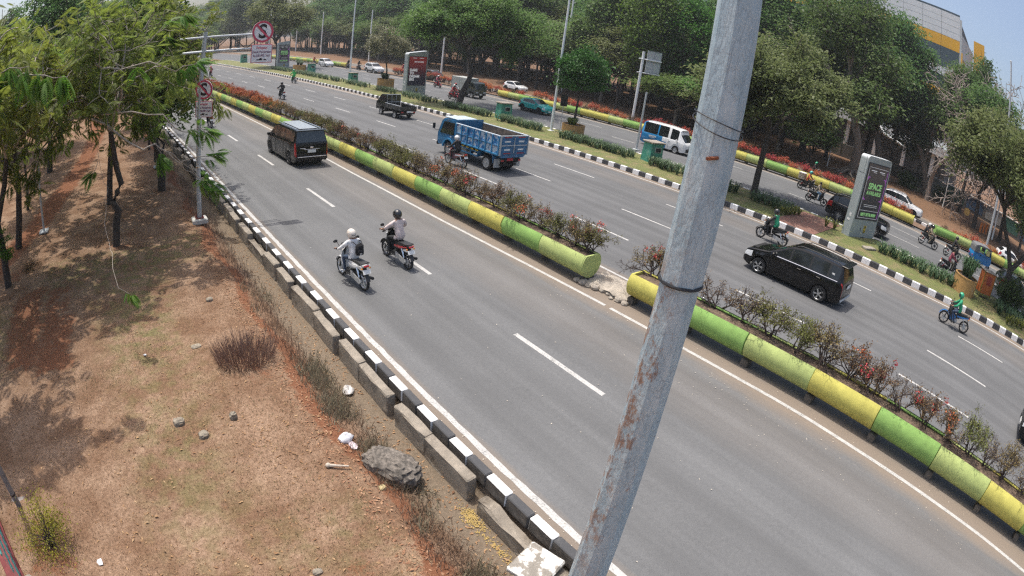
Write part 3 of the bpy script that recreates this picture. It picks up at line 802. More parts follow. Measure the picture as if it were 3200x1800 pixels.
# ------------------------------------------------------------------- the big octagonal pole in front of the lens
def pole_material():
    m = bpy.data.materials.new('rusting_galvanised_pole')
    t, b = nodes(m); co = coord(t)
    crack = N(t, 'ShaderNodeTexVoronoi', feature='DISTANCE_TO_EDGE', i_Scale=9.0)
    wob = noise(t, co, 7, 4, .7)
    mp = N(t, 'ShaderNodeMapping'); mp.inputs['Scale'].default_value = (1, 1, .55); t.links.new(co, mp.inputs[0])
    add = N(t, 'ShaderNodeMix', data_type='RGBA', blend_type='ADD', i_0=.35); t.links.new(mp.outputs[0], add.inputs[6]); t.links.new(N(t, 'ShaderNodeTexNoise', i_Scale=5.0, i_Detail=4.0).outputs['Color'], add.inputs[7])
    t.links.new(add.outputs[2], crack.inputs['Vector'])
    base = ramp(t, noise(t, co, 3.5, 7, .7, (1, 1, .35)), [(.32, (.29, .39, .45)), (.5, (.38, .475, .53)), (.68, (.49, .56, .59))])
    c = mix(t, ramp(t, crack.outputs['Distance'], [(.0, .55), (.045, .0)]), base, (.17, .20, .22))
    streak = noise(t, co, 9, 6, .75, (1, 1, .12))
    c = mix(t, ramp(t, streak, [(.56, 0), (.68, .5)]), c, (.56, .55, .52))
    sp = N(t, 'ShaderNodeSeparateXYZ'); t.links.new(co, sp.inputs[0])
    # rust gathers below the joint on the face turned to the road's upstream side
    side = math_(t, 'ADD', math_(t, 'MULTIPLY', sp.outputs['X'], -.9), math_(t, 'MULTIPLY', sp.outputs['Y'], .75))
    rustn = noise(t, co, 6.5, 7, .8, (1, 1, .55))
    low = ramp(t, math_(t, 'MULTIPLY', sp.outputs['Z'], .1), [(.08, .25), (.2, .8), (.50, 1), (.54, .22), (.68, .05)])
    k = math_(t, 'ADD', math_(t, 'MULTIPLY', rustn, 1.0), math_(t, 'MULTIPLY', side, .55))
    c = mix(t, math_(t, 'MULTIPLY', ramp(t, k, [(.585, 0), (.67, .88)]), low), c, mix(t, wob, (.14, .045, .025), (.36, .19, .09)))
    t.links.new(c, b.inputs['Base Color'])
    b.inputs['Roughness'].default_value = .55; b.inputs['Metallic'].default_value = .15
    h = math_(t, 'ADD', math_(t, 'MULTIPLY', crack.outputs['Distance'], 1.2), wob)
    bump(t, b, h, .35, .02)
    return m
def big_pole():
    d, az = 4.78, R(61.35)
    x, y = d * math.sin(az), d * math.cos(az)
    m = pole_material()
    t = thing('utility_pole', 'big octagonal galvanised steel pole with rust streaks close to the camera', 'pole', (x, y, 0))
    def octo(rs, z0, rot):
        mb = MB()
        vs = [(r * math.cos(2 * PI * (k + .5) / 8 + rot), r * math.sin(2 * PI * (k + .5) / 8 + rot), z) for r, z in rs for k in range(8)]
        n = len(rs)
        mb.add(vs, [(i * 8 + k, i * 8 + (k + 1) % 8, (i + 1) * 8 + (k + 1) % 8, (i + 1) * 8 + k) for i in range(n - 1) for k in range(8)] + [tuple(range(7, -1, -1)), tuple(range((n - 1) * 8, n * 8))])
        return mb
    rot = -az + .28
    octo([(.262, -.4), (.250, .5), (.225, 2.0), (.198, 4.0), (.187, 5.13), (.184, 5.16)], 0, rot).build('lower_section', m, t)
    octo([(.200, 5.06), (.203, 5.10), (.207, 5.6), (.198, 6.6), (.186, 8.0), (.17, 9.5), (.15, 11.5)], 0, rot).build('upper_section', m, t)
    mb = MB(); mb.lathe([(.213, 0), (.219, .012), (.213, .024)], 24, c=(0, 0, 5.08)); mb.build('joint_ring', SIGN_K, t)
    mb = MB()
    for zz, sag, rr in ((6.58, .0, .222), (6.53, .05, .226)):
        mb.tube([(rr * math.cos(a), rr * math.sin(a), zz - .05 * math.cos(a + az) - sag * math.cos(a - PI - .5)) for a in np.linspace(0, 2 * PI, 25)], .005, 5, cap=False)
    mb.build('tie_wire', SIGN_K, t)
    # welded conduit strip along one edge, a rusted lug
    a = rot + 2 * PI * 4.5 / 8
    rs = pm('rust', (.22, .075, .035), .9, .35, 14, bmp=.5)
    v = -az - PI / 2
    mb = MB(); fa = rot + PI * 1.0 + .05
    cx, cy = .202 * math.cos(PI + PI / 2 - az + .06), .202 * math.sin(PI + PI / 2 - az + .06)
    mb.bbox((cx, cy, 6.28), (.11, .02, .03), .008, rz=-az + .1, mat=Matrix.Rotation(-az + .12, 3, 'Z') @ Matrix.Rotation(-.28, 3, 'Y')); mb.build('lug', rs, t)
big_pole()

# ------------------------------------------------------------------- display pillars on the median
SCREEN_D = bpy.data.materials.new('dark_screen')
def screen_mat(name, top, bot, e=.25):
    m = bpy.data.materials.new(name); t, b = nodes(m); co = coord(t, 'Generated')
    sp = N(t, 'ShaderNodeSeparateXYZ'); t.links.new(co, sp.inputs[0])
    f = math_(t, 'ADD', sp.outputs['Z'], math_(t, 'MULTIPLY', math_(t, 'SUBTRACT', noise(t, co, 3.2, 3), .5), .5))
    c = ramp(t, f, [(.25, bot), (.95, top)])
    t.links.new(c, b.inputs['Base Color']); t.links.new(c, b.inputs['Emission Color']); b.inputs['Emission Strength'].default_value = e
    b.inputs['Roughness'].default_value = .25
    return m
SCR_A = screen_mat('screen_charcoal', (.035, .037, .042), (.022, .024, .028), .3)
SCR_B = screen_mat('screen_red_dusk', (.17, .022, .022), (.012, .011, .022), .35)
def glow(name, col, e):
    m = bpy.data.materials.new(name); t, b = nodes(m)
    c = ramp(t, noise(t, coord(t), 5, 2), [(.3, tuple(k * .85 for k in col)), (.7, col)])
    t.links.new(c, b.inputs['Base Color']); t.links.new(c, b.inputs['Emission Color']); b.inputs['Emission Strength'].default_value = e
    return m
G_TXT, W_TXT, P_LN = glow('screen_green_text', (.28, .58, .22), .3), glow('screen_white_text', (.6, .6, .63), .3), glow('screen_purple_line', (.42, .10, .55), .5)
TOTEM = pm('totem_grey_panel', (.35, .39, .39), .5, .06, 1.4, dirt=(.20, .21, .20), dirt_amt=.25)
TOTTOP = pm('totem_top', (.5, .53, .55), .4, .06, 2)
def totem(label, p0, p1, hgt, screen, words_, slant=0.0, depth=.62, zb=.2):
    """front face runs from p0 to p1 (raw ground points), facing local -y"""
    a, b = Vector(p0), Vector(p1); w = (b - a).length; rz = math.atan2(b.y - a.y, b.x - a.x); c = (a + b) / 2
    t = thing('display_pillar', label, 'advertising pillar', (c.x, c.y, zb), rz)
    H0, H1 = hgt - zb - slant, hgt - zb
    r = .16
    prof = [(-w / 2, 0), (w / 2, 0), (w / 2, H1 - r)] + [(w / 2 - r + r * math.cos(q), H1 - r + r * math.sin(q)) for q in np.linspace(.2, PI / 2, 5)] + [(-w / 2 + r * 1.6 + r * 1.6 * math.cos(q), H0 - r * 1.6 + r * 1.6 * math.sin(q)) for q in np.linspace(PI / 2 + .1, PI, 6)]
    mb = MB(); mb.prism(prof, 'y', 0, depth); cs = mb.build('casing', [TOTEM, TOTTOP], t)
    for p in cs.data.polygons:
        if p.normal.z > .35: p.material_index = 1
    sw, z0, z1 = w * .86, 1.30 - zb + .1, H0 - .42
    mb = MB(); mb.bbox((0, -.012, (z0 + z1) / 2), (sw + .1, .03, z1 - z0 + .1), .012); mb.build('screen_bezel', BLKPLASTIC, t)
    mb = MB(); mb.box((0, -.03, (z0 + z1) / 2), (sw, .012, z1 - z0)); sc_ = mb.build('screen', screen, t)
    Hs = z1 - z0; y = -.042
    L = lambda s, size, fx, fz, m, bold=.0, sx=1.0: text(sc_, s, size, (fx * sw, y, z0 + fz * Hs), FACE, m, 'lettering', bold, sx=sx)
    def bar(fx, fz, wd, ht, m, nm='graphic_line'):
        mb = MB(); mb.box((fx * sw, y + .004, z0 + fz * Hs), (wd, .006, ht)); mb.build(nm, m, sc_)
    if words_ == 'space':
        L('SPACE', .52, 0, .60, G_TXT, .016, .98); L('AVAILABLE', .34, 0, .48, G_TXT, .006, .95)
        L('0877 8778 8989', .27, 0, .085, G_TXT, .008, .92)
        bar(0, .16, sw * .9, .02, W_TXT)
        for fz in (.265, .235): bar(0, fz, sw * .62, .022, W_TXT)
        for fx in (-.22, .18): bar(fx, .885, sw * .26, .05, W_TXT); bar(fx + .06, .855, sw * .16, .025, W_TXT)
        for sx_ in (-1, 1):
            bar(sx_ * .455, .47, .02, Hs * .9, P_LN if sx_ > 0 else W_TXT)
            for fz in (.36, .76):
                bar(sx_ * .38, fz, .2, .03, P_LN); bar(sx_ * .38 + sx_ * .09 / sw * 1.0, fz + (.02 if fz < .5 else -.02), .03, .16, P_LN)
        bar(0, .94, sw * .9, .02, W_TXT); bar(0, .025, sw * .9, .02, W_TXT)
    else:
        for fx in (-.2, .2): bar(fx, .955, sw * .24, .05, W_TXT)
        L('0877 8778 8989', .22, .06, .82, W_TXT, .006, .95)
        for s, fz in (('DARE', .53), ('TO', .42), ('DREAM', .31), ('BIG', .20)):
            text(sc_, s, .40, (-sw * .44, y, z0 + fz * Hs), FACE, W_TXT, 'lettering', .02, 'LEFT', 1.1)
    dz = z0 - .12
    mb = MB(); mb.bbox((.1, -.008, dz / 2 + .02), (w * .28, .016, dz * .86), .005); dr = mb.build('service_door', TOTEM, t)
    mb = MB(); mb.box((.1, -.018, dz * .62), (.26, .006, .42)); mb.build('warning_label', pm('warning_yellow', (.55, .40, .03), .5, .3, 14), dr)
    mb = MB(); mb.prism([(.02, dz * .66), (.18, dz * .66), (.1, dz * .80)], 'y', -.025, -.02); mb.box((.1, -.022, dz * .52), (.2, .004, .05)); mb.box((.1, -.022, dz * .44), (.18, .004, .04)); mb.build('warning_symbol', SIGN_K, dr)
    mb = MB(); [mb.box((.1, -.018, dz * .12 + .03 * k), (w * .18, .006, .012)) for k in range(5)]; mb.build('vent', SIGN_K, dr)
    mb = MB(); mb.bbox((.1 - w * .14 - .03, -.02, dz * .6), (.03, .03, .14), .008); mb.build('door_hinge', SIGN_K, dr)
    mb = MB(); mb.bbox((-w / 2 - .004, depth / 2, 1.5), (.012, .16, .2), .003); mb.bbox((-w / 2 - .004, depth / 2 + .05, 1.2), (.012, .24, .12), .003); mb.build('sticker', PLATE, t)
    mb = MB(); mb.box((-w / 2 - .003, depth * .5, H0 * .79), (.008, depth * .8, .014)); mb.box((-w / 2 - .003, depth * .22, H0 * .9), (.008, .014, H0 * .2)); mb.build('panel_joint', SIGN_K, t)
    return t
totem('grey display pillar reading SPACE AVAILABLE close by, standing on the median lawn', (32.59, 7.42), (35.02, 6.34), 5.2, SCR_A, 'space', zb=.0)
totem('grey display pillar with a red screen reading DARE TO DREAM BIG', (31.05, 55.72), (33.95, 56.2), 5.42, SCR_B, 'dare', .32)
totem('far grey display pillar with a dark screen beside the upper no-stopping sign', (28.84, 100.54), (31.28, 101.2), 5.35, SCR_A, 'space', .3)

# ------------------------------------------------------------------- green service cabinets on the median
CG = pm('cabinet_green', (.05, .25, .18), .7, .25, 3, dirt=(.17, .30, .25), dirt_amt=.5, bmp=.25)
def cabinet(label, x, y, w=1.15, h=1.62, rz=0.0):
    t = thing('service_cabinet', label, 'cabinet', (x, y, .2), rz, 'green service cabinets on the median')
    mb = MB(); mb.box((0, 0, (h - .3) / 2), (w, w * .8, h - .3), taper=.9); mb.build('housing', CG, t)
    mb = MB(); mb.bbox((0, 0, h - .24), (w * 1.08, w * .9, .12), .03); mb.build('top_slab', CONCRETE, t)
    mb = MB(); mb.bbox((.08, -w * .8 / 2 * .94 - .005, h * .56), (w * .5, .05, h * .24), .012); f = mb.build('window_frame', pm('cabinet_frame', (.3, .36, .33), .6, .1, 5), t, None, None, None)
    mb = MB(); mb.box((.08, -w * .8 / 2 * .94 - .033, h * .56), (w * .4, .012, h * .17)); mb.build('dark_opening', UNDER, f)
    return t
cabinet('green cabinet just right of the tall lamp post, far up the median', 30.95, 70.5)
cabinet('small green cabinet farther up, left of the tall lamp post', 31.6, 89.5, 1.2, 1.8)
cabinet('green cabinet behind the blue tipper truck', 32.45, 39.5, 1.25, 1.75, -.1)
cabinet('weathered green cabinet in front of the white and blue minibus', 33.25, 23.0, 1.25, 1.72, -.2)
cabinet('farthest green cabinet, under the truss arm of the signs', 28.4, 128, 1.5, 2.2)
# ------------------------------------------------------------------- round concrete planters
PLY = pm('planter_ochre', (.42, .24, .085), .8, .15, 2.2, dirt=(.34, .26, .17), dirt_amt=.45, bmp=.2)
def round_planter(label, x, y, r=.78, h=.9):
    t = thing('round_planter', label, 'planter', (x, y, .2), 0, 'round ochre planters on the median')
    mb = MB(); mb.lathe([(r, 0), (r, h - .06), (r * 1.02, h - .05), (r * 1.02, h), (r * .9, h), (r * .9, h - .12)], 28); mb.build('tub', PLY, t, 40)
    mb = MB(); mb.lathe([(r * .905, h - .11), (.0001, h - .05)], 20); mb.build('soil', SOILIN, t)
    return t
round_planter('ochre planter holding the dense round tree by the tall white lamp post', 34.05, 32.0, .98, .95)
round_planter('ochre planter holding the small pale flowering tree', 31.65, 62.0, 1.05, 1.35)
round_planter('far ochre planter with a small green plant and no tree', 29.8, 90.5, 1.1, 1.25)
round_planter('large ochre planter filled with long strap leaves near the right edge', 32.95, -.75, .85, 1.0)

# ------------------------------------------------------------------- poles and lamps
def lamp_post(label, x, y, h, r0=.13, r1=.07, arms=((1.6, .35), (-1.6, .35)), mat_=WHITEPOLE, zb=.2, lamps=True, rz=0.0):
    t = thing('lamp_post', label, 'lamp post', (x, y, zb), rz)
    mb = MB(); mb.tube([(0, 0, -.1), (0, 0, h * .5), (0, 0, h)], [r0, (r0 + r1) / 2, r1], 10); mb.build('pole', mat_, t, 40)
    mb = MB(); mb.bbox((0, 0, .02), (.5, .5, .08), .02); mb.build('base_plate', mat_, t)
    for dx, dz in arms:
        mb = MB(); mb.tube([(0, 0, h - .15), (dx * .5, 0, h + dz * .7), (dx, 0, h + dz)], [r1 * .8, r1 * .6, r1 * .5], 7); mb.build('arm', mat_, t, 40)
        if lamps:
            mb = MB(); mb.bbox((dx * 1.2, 0, h + dz), (.7, .26, .1), .04); mb.build('lamp_head', TOTTOP, t)
    return t
lamp_post('tall white lamp post behind the tipper truck, left of the ochre planter', 33.23, 33.77, 13.5)
lamp_post('tall white lamp post farther up the median beside a green cabinet', 30.92, 71.54, 14.0)
lamp_post('pole with a flat double arm between the trees right of the red display pillar', 59.45, 93.0, 9.2, .2, .14, ((1.9, .0), (-1.9, .05)), lamps=False, zb=0)
lamp_post('white pole with a flat arm behind the far dark display pillar', 61.5, 192, 9.5, .25, .2, ((5, 0), (-5, 0)), lamps=False, zb=0)
lamp_post('slim white pole in the wood above the white family car', 60.96, 164.8, 13.5, .22, .16, (), zb=0)
lamp_post('slim white pole in the wood above the white crossover', 58.5, 124.5, 13.0, .2, .13, (), zb=0)
lamp_post('slim dark pole at the top left of the wood', 55.0, 205, 24, .25, .2, ((3, 0),), zb=0)
lamp_post('tall pale pole behind the round planter tree', 66.6, 66.7, 16.5, .24, .15, (), zb=0)
lamp_post('slim grey pole standing left of the minibus', 36.1, 26.6, 4.75, .09, .08, (), STEEL)
lamp_post('tall lamp mast at the right edge against the sky', 58.4, -2.6, 20.3, .16, .11, ((.5, .1),), STEEL, zb=0)
lamp_post('slim white post beside the large tree roots on the park side', 68.1, 20.7, 6.2, .08, .06, (), zb=0)
lamp_post('slim white post in front of the park wall', 77.1, 5.0, 5.2, .1, .08, (), zb=0)
lamp_post('white post right of the orange barriers near the park wall', 70.8, -3.7, 6.2, .14, .11, (), zb=0)
lamp_post('leaning slim grey post on the dry grass at the left', -4.45, 23.4, 5.5, .055, .05, (), STEEL, zb=0)
lamp_post('grey post behind the foliage left of the lower no-stopping sign', 1.85, 31.0, 6.5, .08, .07, (), STEEL, zb=0)
t = lamp_post('weathered post with a dark band at the left bottom corner', -4.1, 7.75, 4.2, .075, .07, (), pm('weathered_post', (.22, .20, .19), .8, .3, 6, dirt=(.12, .08, .06), dirt_amt=.5), zb=-.1)
mb = MB(); mb.lathe([(.079, 0), (.079, .03)], 12, c=(0, 0, .35)); mb.build('band', SIGN_K, t)
# direction board seen from behind
def back_sign():
    t = thing('direction_sign', 'white direction board seen from behind on a grey pole among the trees', 'sign', (50.6, 38.6, 0), -.15)
    mb = MB(); mb.tube([(0, 0, 0), (0, 0, 8.6)], .16, 10); mb.build('pole', WHITEPOLE, t, 40)
    mb = MB(); mb.tube([(-.6, -.05, 7.75), (3.0, -.05, 7.75)], .08, 6); mb.tube([(-.6, -.05, 6.2), (3.0, -.05, 6.2)], .07, 6); mb.build('cross_arm', WHITEPOLE, t)
    for ix in range(2):
        for iz in range(2):
            mb = MB(); mb.bbox((1.25 + 1.12 * ix, .06, 6.95 + 1.22 * iz), (1.08, .04, 1.18), .012); mb.build('board_panel', pm('board_back', (.5, .52, .53), .5, .07, 2), t)
    mb = MB(); [mb.box((.68 + 1.13 * k, .03, 7.55), (.06, .06, 2.5)) for k in range(3)]; [mb.box((1.8, .03, 6.33 + 1.24 * k), (2.3, .06, .06)) for k in range(3)]; mb.build('frame', STEEL, t)
back_sign()
def small_sign():
    t = thing('small_sign', 'small black board on a thin post between the lamp post and the planter tree', 'sign', (33.9, 33.4, .2), -.5)
    mb = MB(); mb.tube([(0, 0, 0), (0, 0, 3.2)], .03, 7); mb.build('post', STEEL, t)
    mb = MB(); mb.bbox((0, -.05, 2.75), (.62, .06, 1.0), .015); mb.build('board', SIGN_K, t)
small_sign()
def orange_cabinet():
    OR = pm('orange_board', (.46, .125, .03), .6, .15, 3, dirt=(.25, .1, .04), dirt_amt=.3)
    t = thing('orange_cabinet', 'orange cabinet in a yellow-green frame at the right edge of the median', 'cabinet', (34.66, -2.3, .2), -.95)
    mb = MB(); mb.bbox((0, 0, .95), (1.05, .7, 1.3), .02); mb.build('housing', OR, t)
    mb = MB(); mb.bbox((0, -.36, 1.15), (.5, .02, .55), .01); mb.build('pattern_panel', pm('pattern_red', (.3, .05, .03), .6, .6, 30), t)
    for s in (1, -1):
        mb = MB(); mb.bbox((s * .56, -.3, .8), (.05, .05, 1.65), .01); mb.build('frame_post', pm('frame_olive', (.2, .19, .04), .6, .2, 5), t)
    mb = MB(); mb.bbox((0, -.3, .22), (1.12, .05, .06), .01); mb.build('frame_rail', pm('frame_olive', (.2, .19, .04), .6, .2, 5), t)
    mb = MB(); mb.bbox((0, 0, 1.64), (1.15, .8, .06), .02); mb.build('roof', CONCRETE, t)
orange_cabinet()
def a_sign():
    t = thing('board_stand', 'brown two-legged stand with a round yellow board near the park wall', 'sign', (66.3, .9, .1), -1.4)
    BR = pm('brown_leg', (.10, .055, .035), .7, .2, 6)
    for s in (1, -1):
        mb = MB(); mb.tube([(s * .5, 0, 0), (s * .42, 0, 2.4)], .05, 6); mb.build('leg', BR, t)
    mb = MB(); mb.lathe([(.44, -.03), (.44, .03)], 20, 'y', c=(0, 0, 2.0)); mb.build('round_board', pm('board_ochre', (.30, .19, .05), .7, .2, 4), t)
    mb = MB(); mb.bbox((0, 0, 1.35), (.8, .04, .12), .01); mb.build('crossbar', BR, t)
    for k in range(3):
        t2 = thing('barrier_board', ('leftmost', 'middle', 'rightmost')[k] + ' of the three orange upright boards near the park wall', 'barrier', (70.5 + .8 * k, -1.6 - .5 * k, .15), -1.2, 'orange barrier boards near the park wall')
        mb = MB(); mb.bbox((0, 0, .75), (.35, .06, 1.3), .02); mb.build('board', pm('barrier_orange', (.55, .16, .03), .6, .15, 5), t2)
        mb = MB(); mb.box((0, 0, .06), (.5, .4, .12)); mb.build('foot', CONCRETE, t2)
a_sign()
o = MB().bbox((0, 0, .06), (.95, .42, .12), .02).build('slab_cover', CONCRETE, None, None, (31.6, 5.75, .24), (0, 0, -.5)); tag(o, 'pale concrete slab lying on the lawn left of the near display pillar', 'slab')

# ------------------------------------------------------------------- teal fence corner at the bottom left
def fence():
    t = thing('metal_fence', 'teal painted metal fence corner at the bottom left edge', 'fence', (-4.35, 5.9, -.1), 0)
    TL = pm('fence_teal', (.03, .21, .19), .5, .15, 6)
    A, B_ = Vector((-.9, 2.6, 0)), Vector((.28, -.4, 0))
    for z in (1.15, .75, .35):
        mb = MB(); mb.tube([A + Vector((0, 0, z)), B_ + Vector((0, 0, z))], .025, 6); mb.build('rail', TL, t)
    for k in range(14):
        p = A.lerp(B_, k / 13)
        mb = MB(); mb.tube([p, p + Vector((0, 0, 1.15))], .008, 5); mb.build('wire', STEEL, t)
    p = A.lerp(B_, .68); mb = MB(); mb.bbox((p.x, p.y, 1.05), (.14, .26, .2), .02, rz=.4); mb.build('post_cap', TL, t)
    mb = MB(); d = (B_ - A); mb.bbox((A + d * .5 + Vector((-.18, -.05, .12))), (.5, d.length, .08), .02, rz=math.atan2(d.y, d.x) - PI / 2); mb.build('red_plinth', pm('plinth_red', (.16, .03, .03), .8, .3, 5), t)
    mb = MB(); mb.ell((.34, -.2, .1), (.2, .25, .18), 9, 6); mb.build('stone_foot', CONCRETE, t)
fence()

# ------------------------------------------------------------------- park wall and the building beyond
def park_wall():
    t = thing('park_wall', 'long dark boundary wall with mural panels beyond the park trees', 'wall', (91, 10, 0))
    DK = pm('wall_dark', (.11, .105, .10), .9, .3, 1.2, dirt=(.2, .18, .15), dirt_amt=.35)
    mur = [pm('mural_green', (.04, .12, .09), .8, .4, 2), pm('mural_blue', (.06, .11, .2), .8, .5, 2), pm('mural_grey', (.3, .3, .29), .8, .3, 2)]
    y = 66.0
    k = 0
    while y > -40:
        mb = MB(); mb.bbox((0, y - 10 - 2, 1.25), (.25, 3.9, 2.5), .03); p = mb.build('wall_panel', DK, t)
        if y < 14:
            mb = MB(); mb.box((-.14, y - 12, 1.9), (.02, 3.4, 2.0)); mb.build('mural', mur[k % 3], p)
            mb = MB(); mb.bbox((-.05, y - 12, 3.0), (.4, 3.9, .14), .03); mb.build('coping', PLATE, p)
        mb = MB(); mb.bbox((-.03, y - 10, 1.35), (.32, .3, 2.8), .03); mb.build('wall_post', DK, t)
        y -= 4; k += 1
park_wall()
BP = pm('panel_white', (.62, .645, .66), .45, .04, .35, dirt=(.5, .5, .49), dirt_amt=.2)
BY = pm('panel_yellow', (.68, .36, .012), .45, .06, .3)
BG = pm('panel_grey', (.46, .49, .5), .5, .06, .4)
BGL = glass('building_glass', (.03, .05, .06), .1)
BD = pm('building_dark', (.05, .055, .06), .7, .3, .5)
def building():
    t = thing('shop_building', 'large white panelled building with yellow bands beyond the park trees', 'building', (106, 8, 0), -.045)
    # facade along +y from the corner at the origin; x is depth
    mb = MB(); mb.box((14, 30, 17.2), (27.4, 60, 34.4)); mb.build('core', BD, t)
    W_ = 4.4
    def row(z0, z1, m, nm, n=13, prot=0.0):
        for k in range(n):
            mb = MB(); mb.box((-.06 - prot, W_ * (k + .5), (z0 + z1) / 2), (.22 + prot * 2, W_ - .06, z1 - z0 - .05)); mb.build(nm, m, t)
    for k in range(4): row(29.8 + 1.3 * k, 31.1 + 1.3 * k, BP, 'white_panel')
    row(27.4, 29.8, BY, 'yellow_panel')
    row(23.4, 27.4, BGL, 'window')
    row(21.6, 23.4, BP, 'white_panel'); row(19.0, 21.6, BGL, 'window'); row(16.6, 19.0, BY, 'yellow_panel'); row(13.8, 16.6, BP, 'white_panel'); row(11.6, 13.8, BY, 'yellow_panel'); row(8.0, 11.6, BP, 'white_panel', 13)
    row(6.4, 8.0, BP, 'white_panel', 13, 1.0)
    for k in range(9):
        mb = MB(); mb.box((-1.0, 3 + 6.2 * k, 3.2), (.7, .7, 6.4)); mb.build('column', BP, t)
    for k in range(5):
        mb = MB(); mb.box((-.25, 6 + 8 * k, 9.8), (.1, 2.6, 2.6)); mb.build('window', BGL, t)
    mb = MB(); mb.box((-.1, 28, 34.95), (.06, 56, .9)); mb.build('roof_railing', BGL, t)
    # receding right wing, yellow fin, grey end
    for k in range(5):
        x0 = .6 + 3.2 * k
        for z0, z1, m in ((12, 20, BG), (20, 27.2, BGL if k % 2 else BG), (27.2, 32.0, BG)):
            mb = MB(); mb.box((x0 + 1.6, -.1 - .32 * k, (z0 + z1) / 2), (3.14, .2, z1 - z0 - .06), rz=-.1); mb.build('grey_panel', m, t)
    mb = MB(); mb.box((.1, -.2, 22), (.5, .5, 25)); mb.build('corner_column', BG, t)
    mb = MB(); mb.box((17.2, -3.3, 22.0), (.5, 3.0, 26.6)); mb.build('yellow_fin', BY, t)
    mb = MB(); mb.box((22, -5.2, 20.5), (10, .4, 23.5), rz=-.2); mb.build('grey_panel', BG, t)
    mb = MB(); mb.box((-.3, -.6, 25), (.3, .3, 5.2)); mb.build('yellow_strip', BY, t)
    # ribbed downpipe on the terrace
    mb = MB(); mb.tube([(-2.3, 16, 8.3), (-2.6, 13.5, 6.3), (-2.8, 9, 5.4)], .25, 8); mb.build('white_pipe', BP, t)
building()
# =================================================================== VEHICLES
def lerp_pts(x, pts):
    return float(np.interp(x, [p[0] for p in pts], [p[1] for p in pts]))
WHEELS = {}
def wheel_meshes(kind, r, w):
    key = (kind, round(r, 3), round(w, 3))
    if key in WHEELS: return WHEELS[key]
    mb = MB()
    hw = w / 2
    mb.lathe([(r * .66, -hw * .82), (r * .80, -hw * .98), (r * .94, -hw * .9), (r * .99, -hw * .62), (r, 0), (r * .99, hw * .62), (r * .94, hw * .9), (r * .80, hw * .98), (r * .66, hw * .82), (r * .62, 0), (r * .66, -hw * .82)], 28, 'y', cap=False)
    ty = mb.mesh('tyre', BLACK_RUBBER, 40)
    mb = MB()
    rr = r * .67
    mb.lathe([(rr, -hw * .8), (rr * .97, -hw * .9), (rr * .93, -hw * .8), (rr * .92, hw * .5), (rr * .97, hw * .6)], 28, 'y', cap=False)
    if kind == 'steel':
        mb.lathe([(0.0001, -hw * .55), (rr * .25, -hw * .6), (rr * .5, -hw * .35), (rr * .93, -hw * .55)], 20, 'y')
        mb.lathe([(rr * .2, -hw * .6), (rr * .17, -hw * .85), (0.0001, -hw * .88)], 12, 'y')
    else:
        ns = 5 if kind != 'multi' else 10
        for i in range(ns):
            a = 2 * PI * i / ns
            for off in ((-.12, .12) if kind != 'multi' else (0,)):
                p = []
                for t_, wd in ((.12, .085), (.95, .06)):
                    for s in (-1, 1):
                        aa = a + off * t_
                        c, sn = math.cos(aa), math.sin(aa)
                        p.append((rr * t_ * c - s * wd * rr * sn, rr * t_ * sn + s * wd * rr * c))
                q = [p[0], p[1], p[3], p[2]]
                mb.prism(q, 'y', -hw * .86, -hw * .62)
        mb.lathe([(rr * .17, -hw * .6), (rr * .16, -hw * .9), (0.0001, -hw * .92)], 12, 'y')
        mb.lathe([(rr * .92, -hw * .35), (0.0001, -hw * .33)], 20, 'y', mi=1)
    mats = {'steel': STEELRIM, 'alloy': ALLOY, 'multi': ALLOY, 'dark': DARKALLOY}[kind]
    ri = mb.mesh('rim', [mats, UNDER], 40)
    WHEELS[key] = (ty, ri)
    return WHEELS[key]
def add_wheel(t, x, y, r, w, kind='alloy', name='wheel', steer=0.0):
    """y > 0 is the left side; the rim's face (local -y) is turned outwards"""
    ty, ri = wheel_meshes(kind, r, w)
    wh = link(name, ty, t, (x, y, r), (0, random.uniform(0, 1), (PI if y > 0 else 0) + steer))
    link('rim', ri, wh)
    return wh

def sheet(t, name, faces, verts, mats, smooth=38, thick=None):
    used = sorted({i for f in faces for i in f})
    mp = {i: k for k, i in enumerate(used)}
    mb = MB(); mb.add([verts[i] for i in used], [[mp[i] for i in f] for f in faces])
    return mb.build(name, mats, t, smooth)

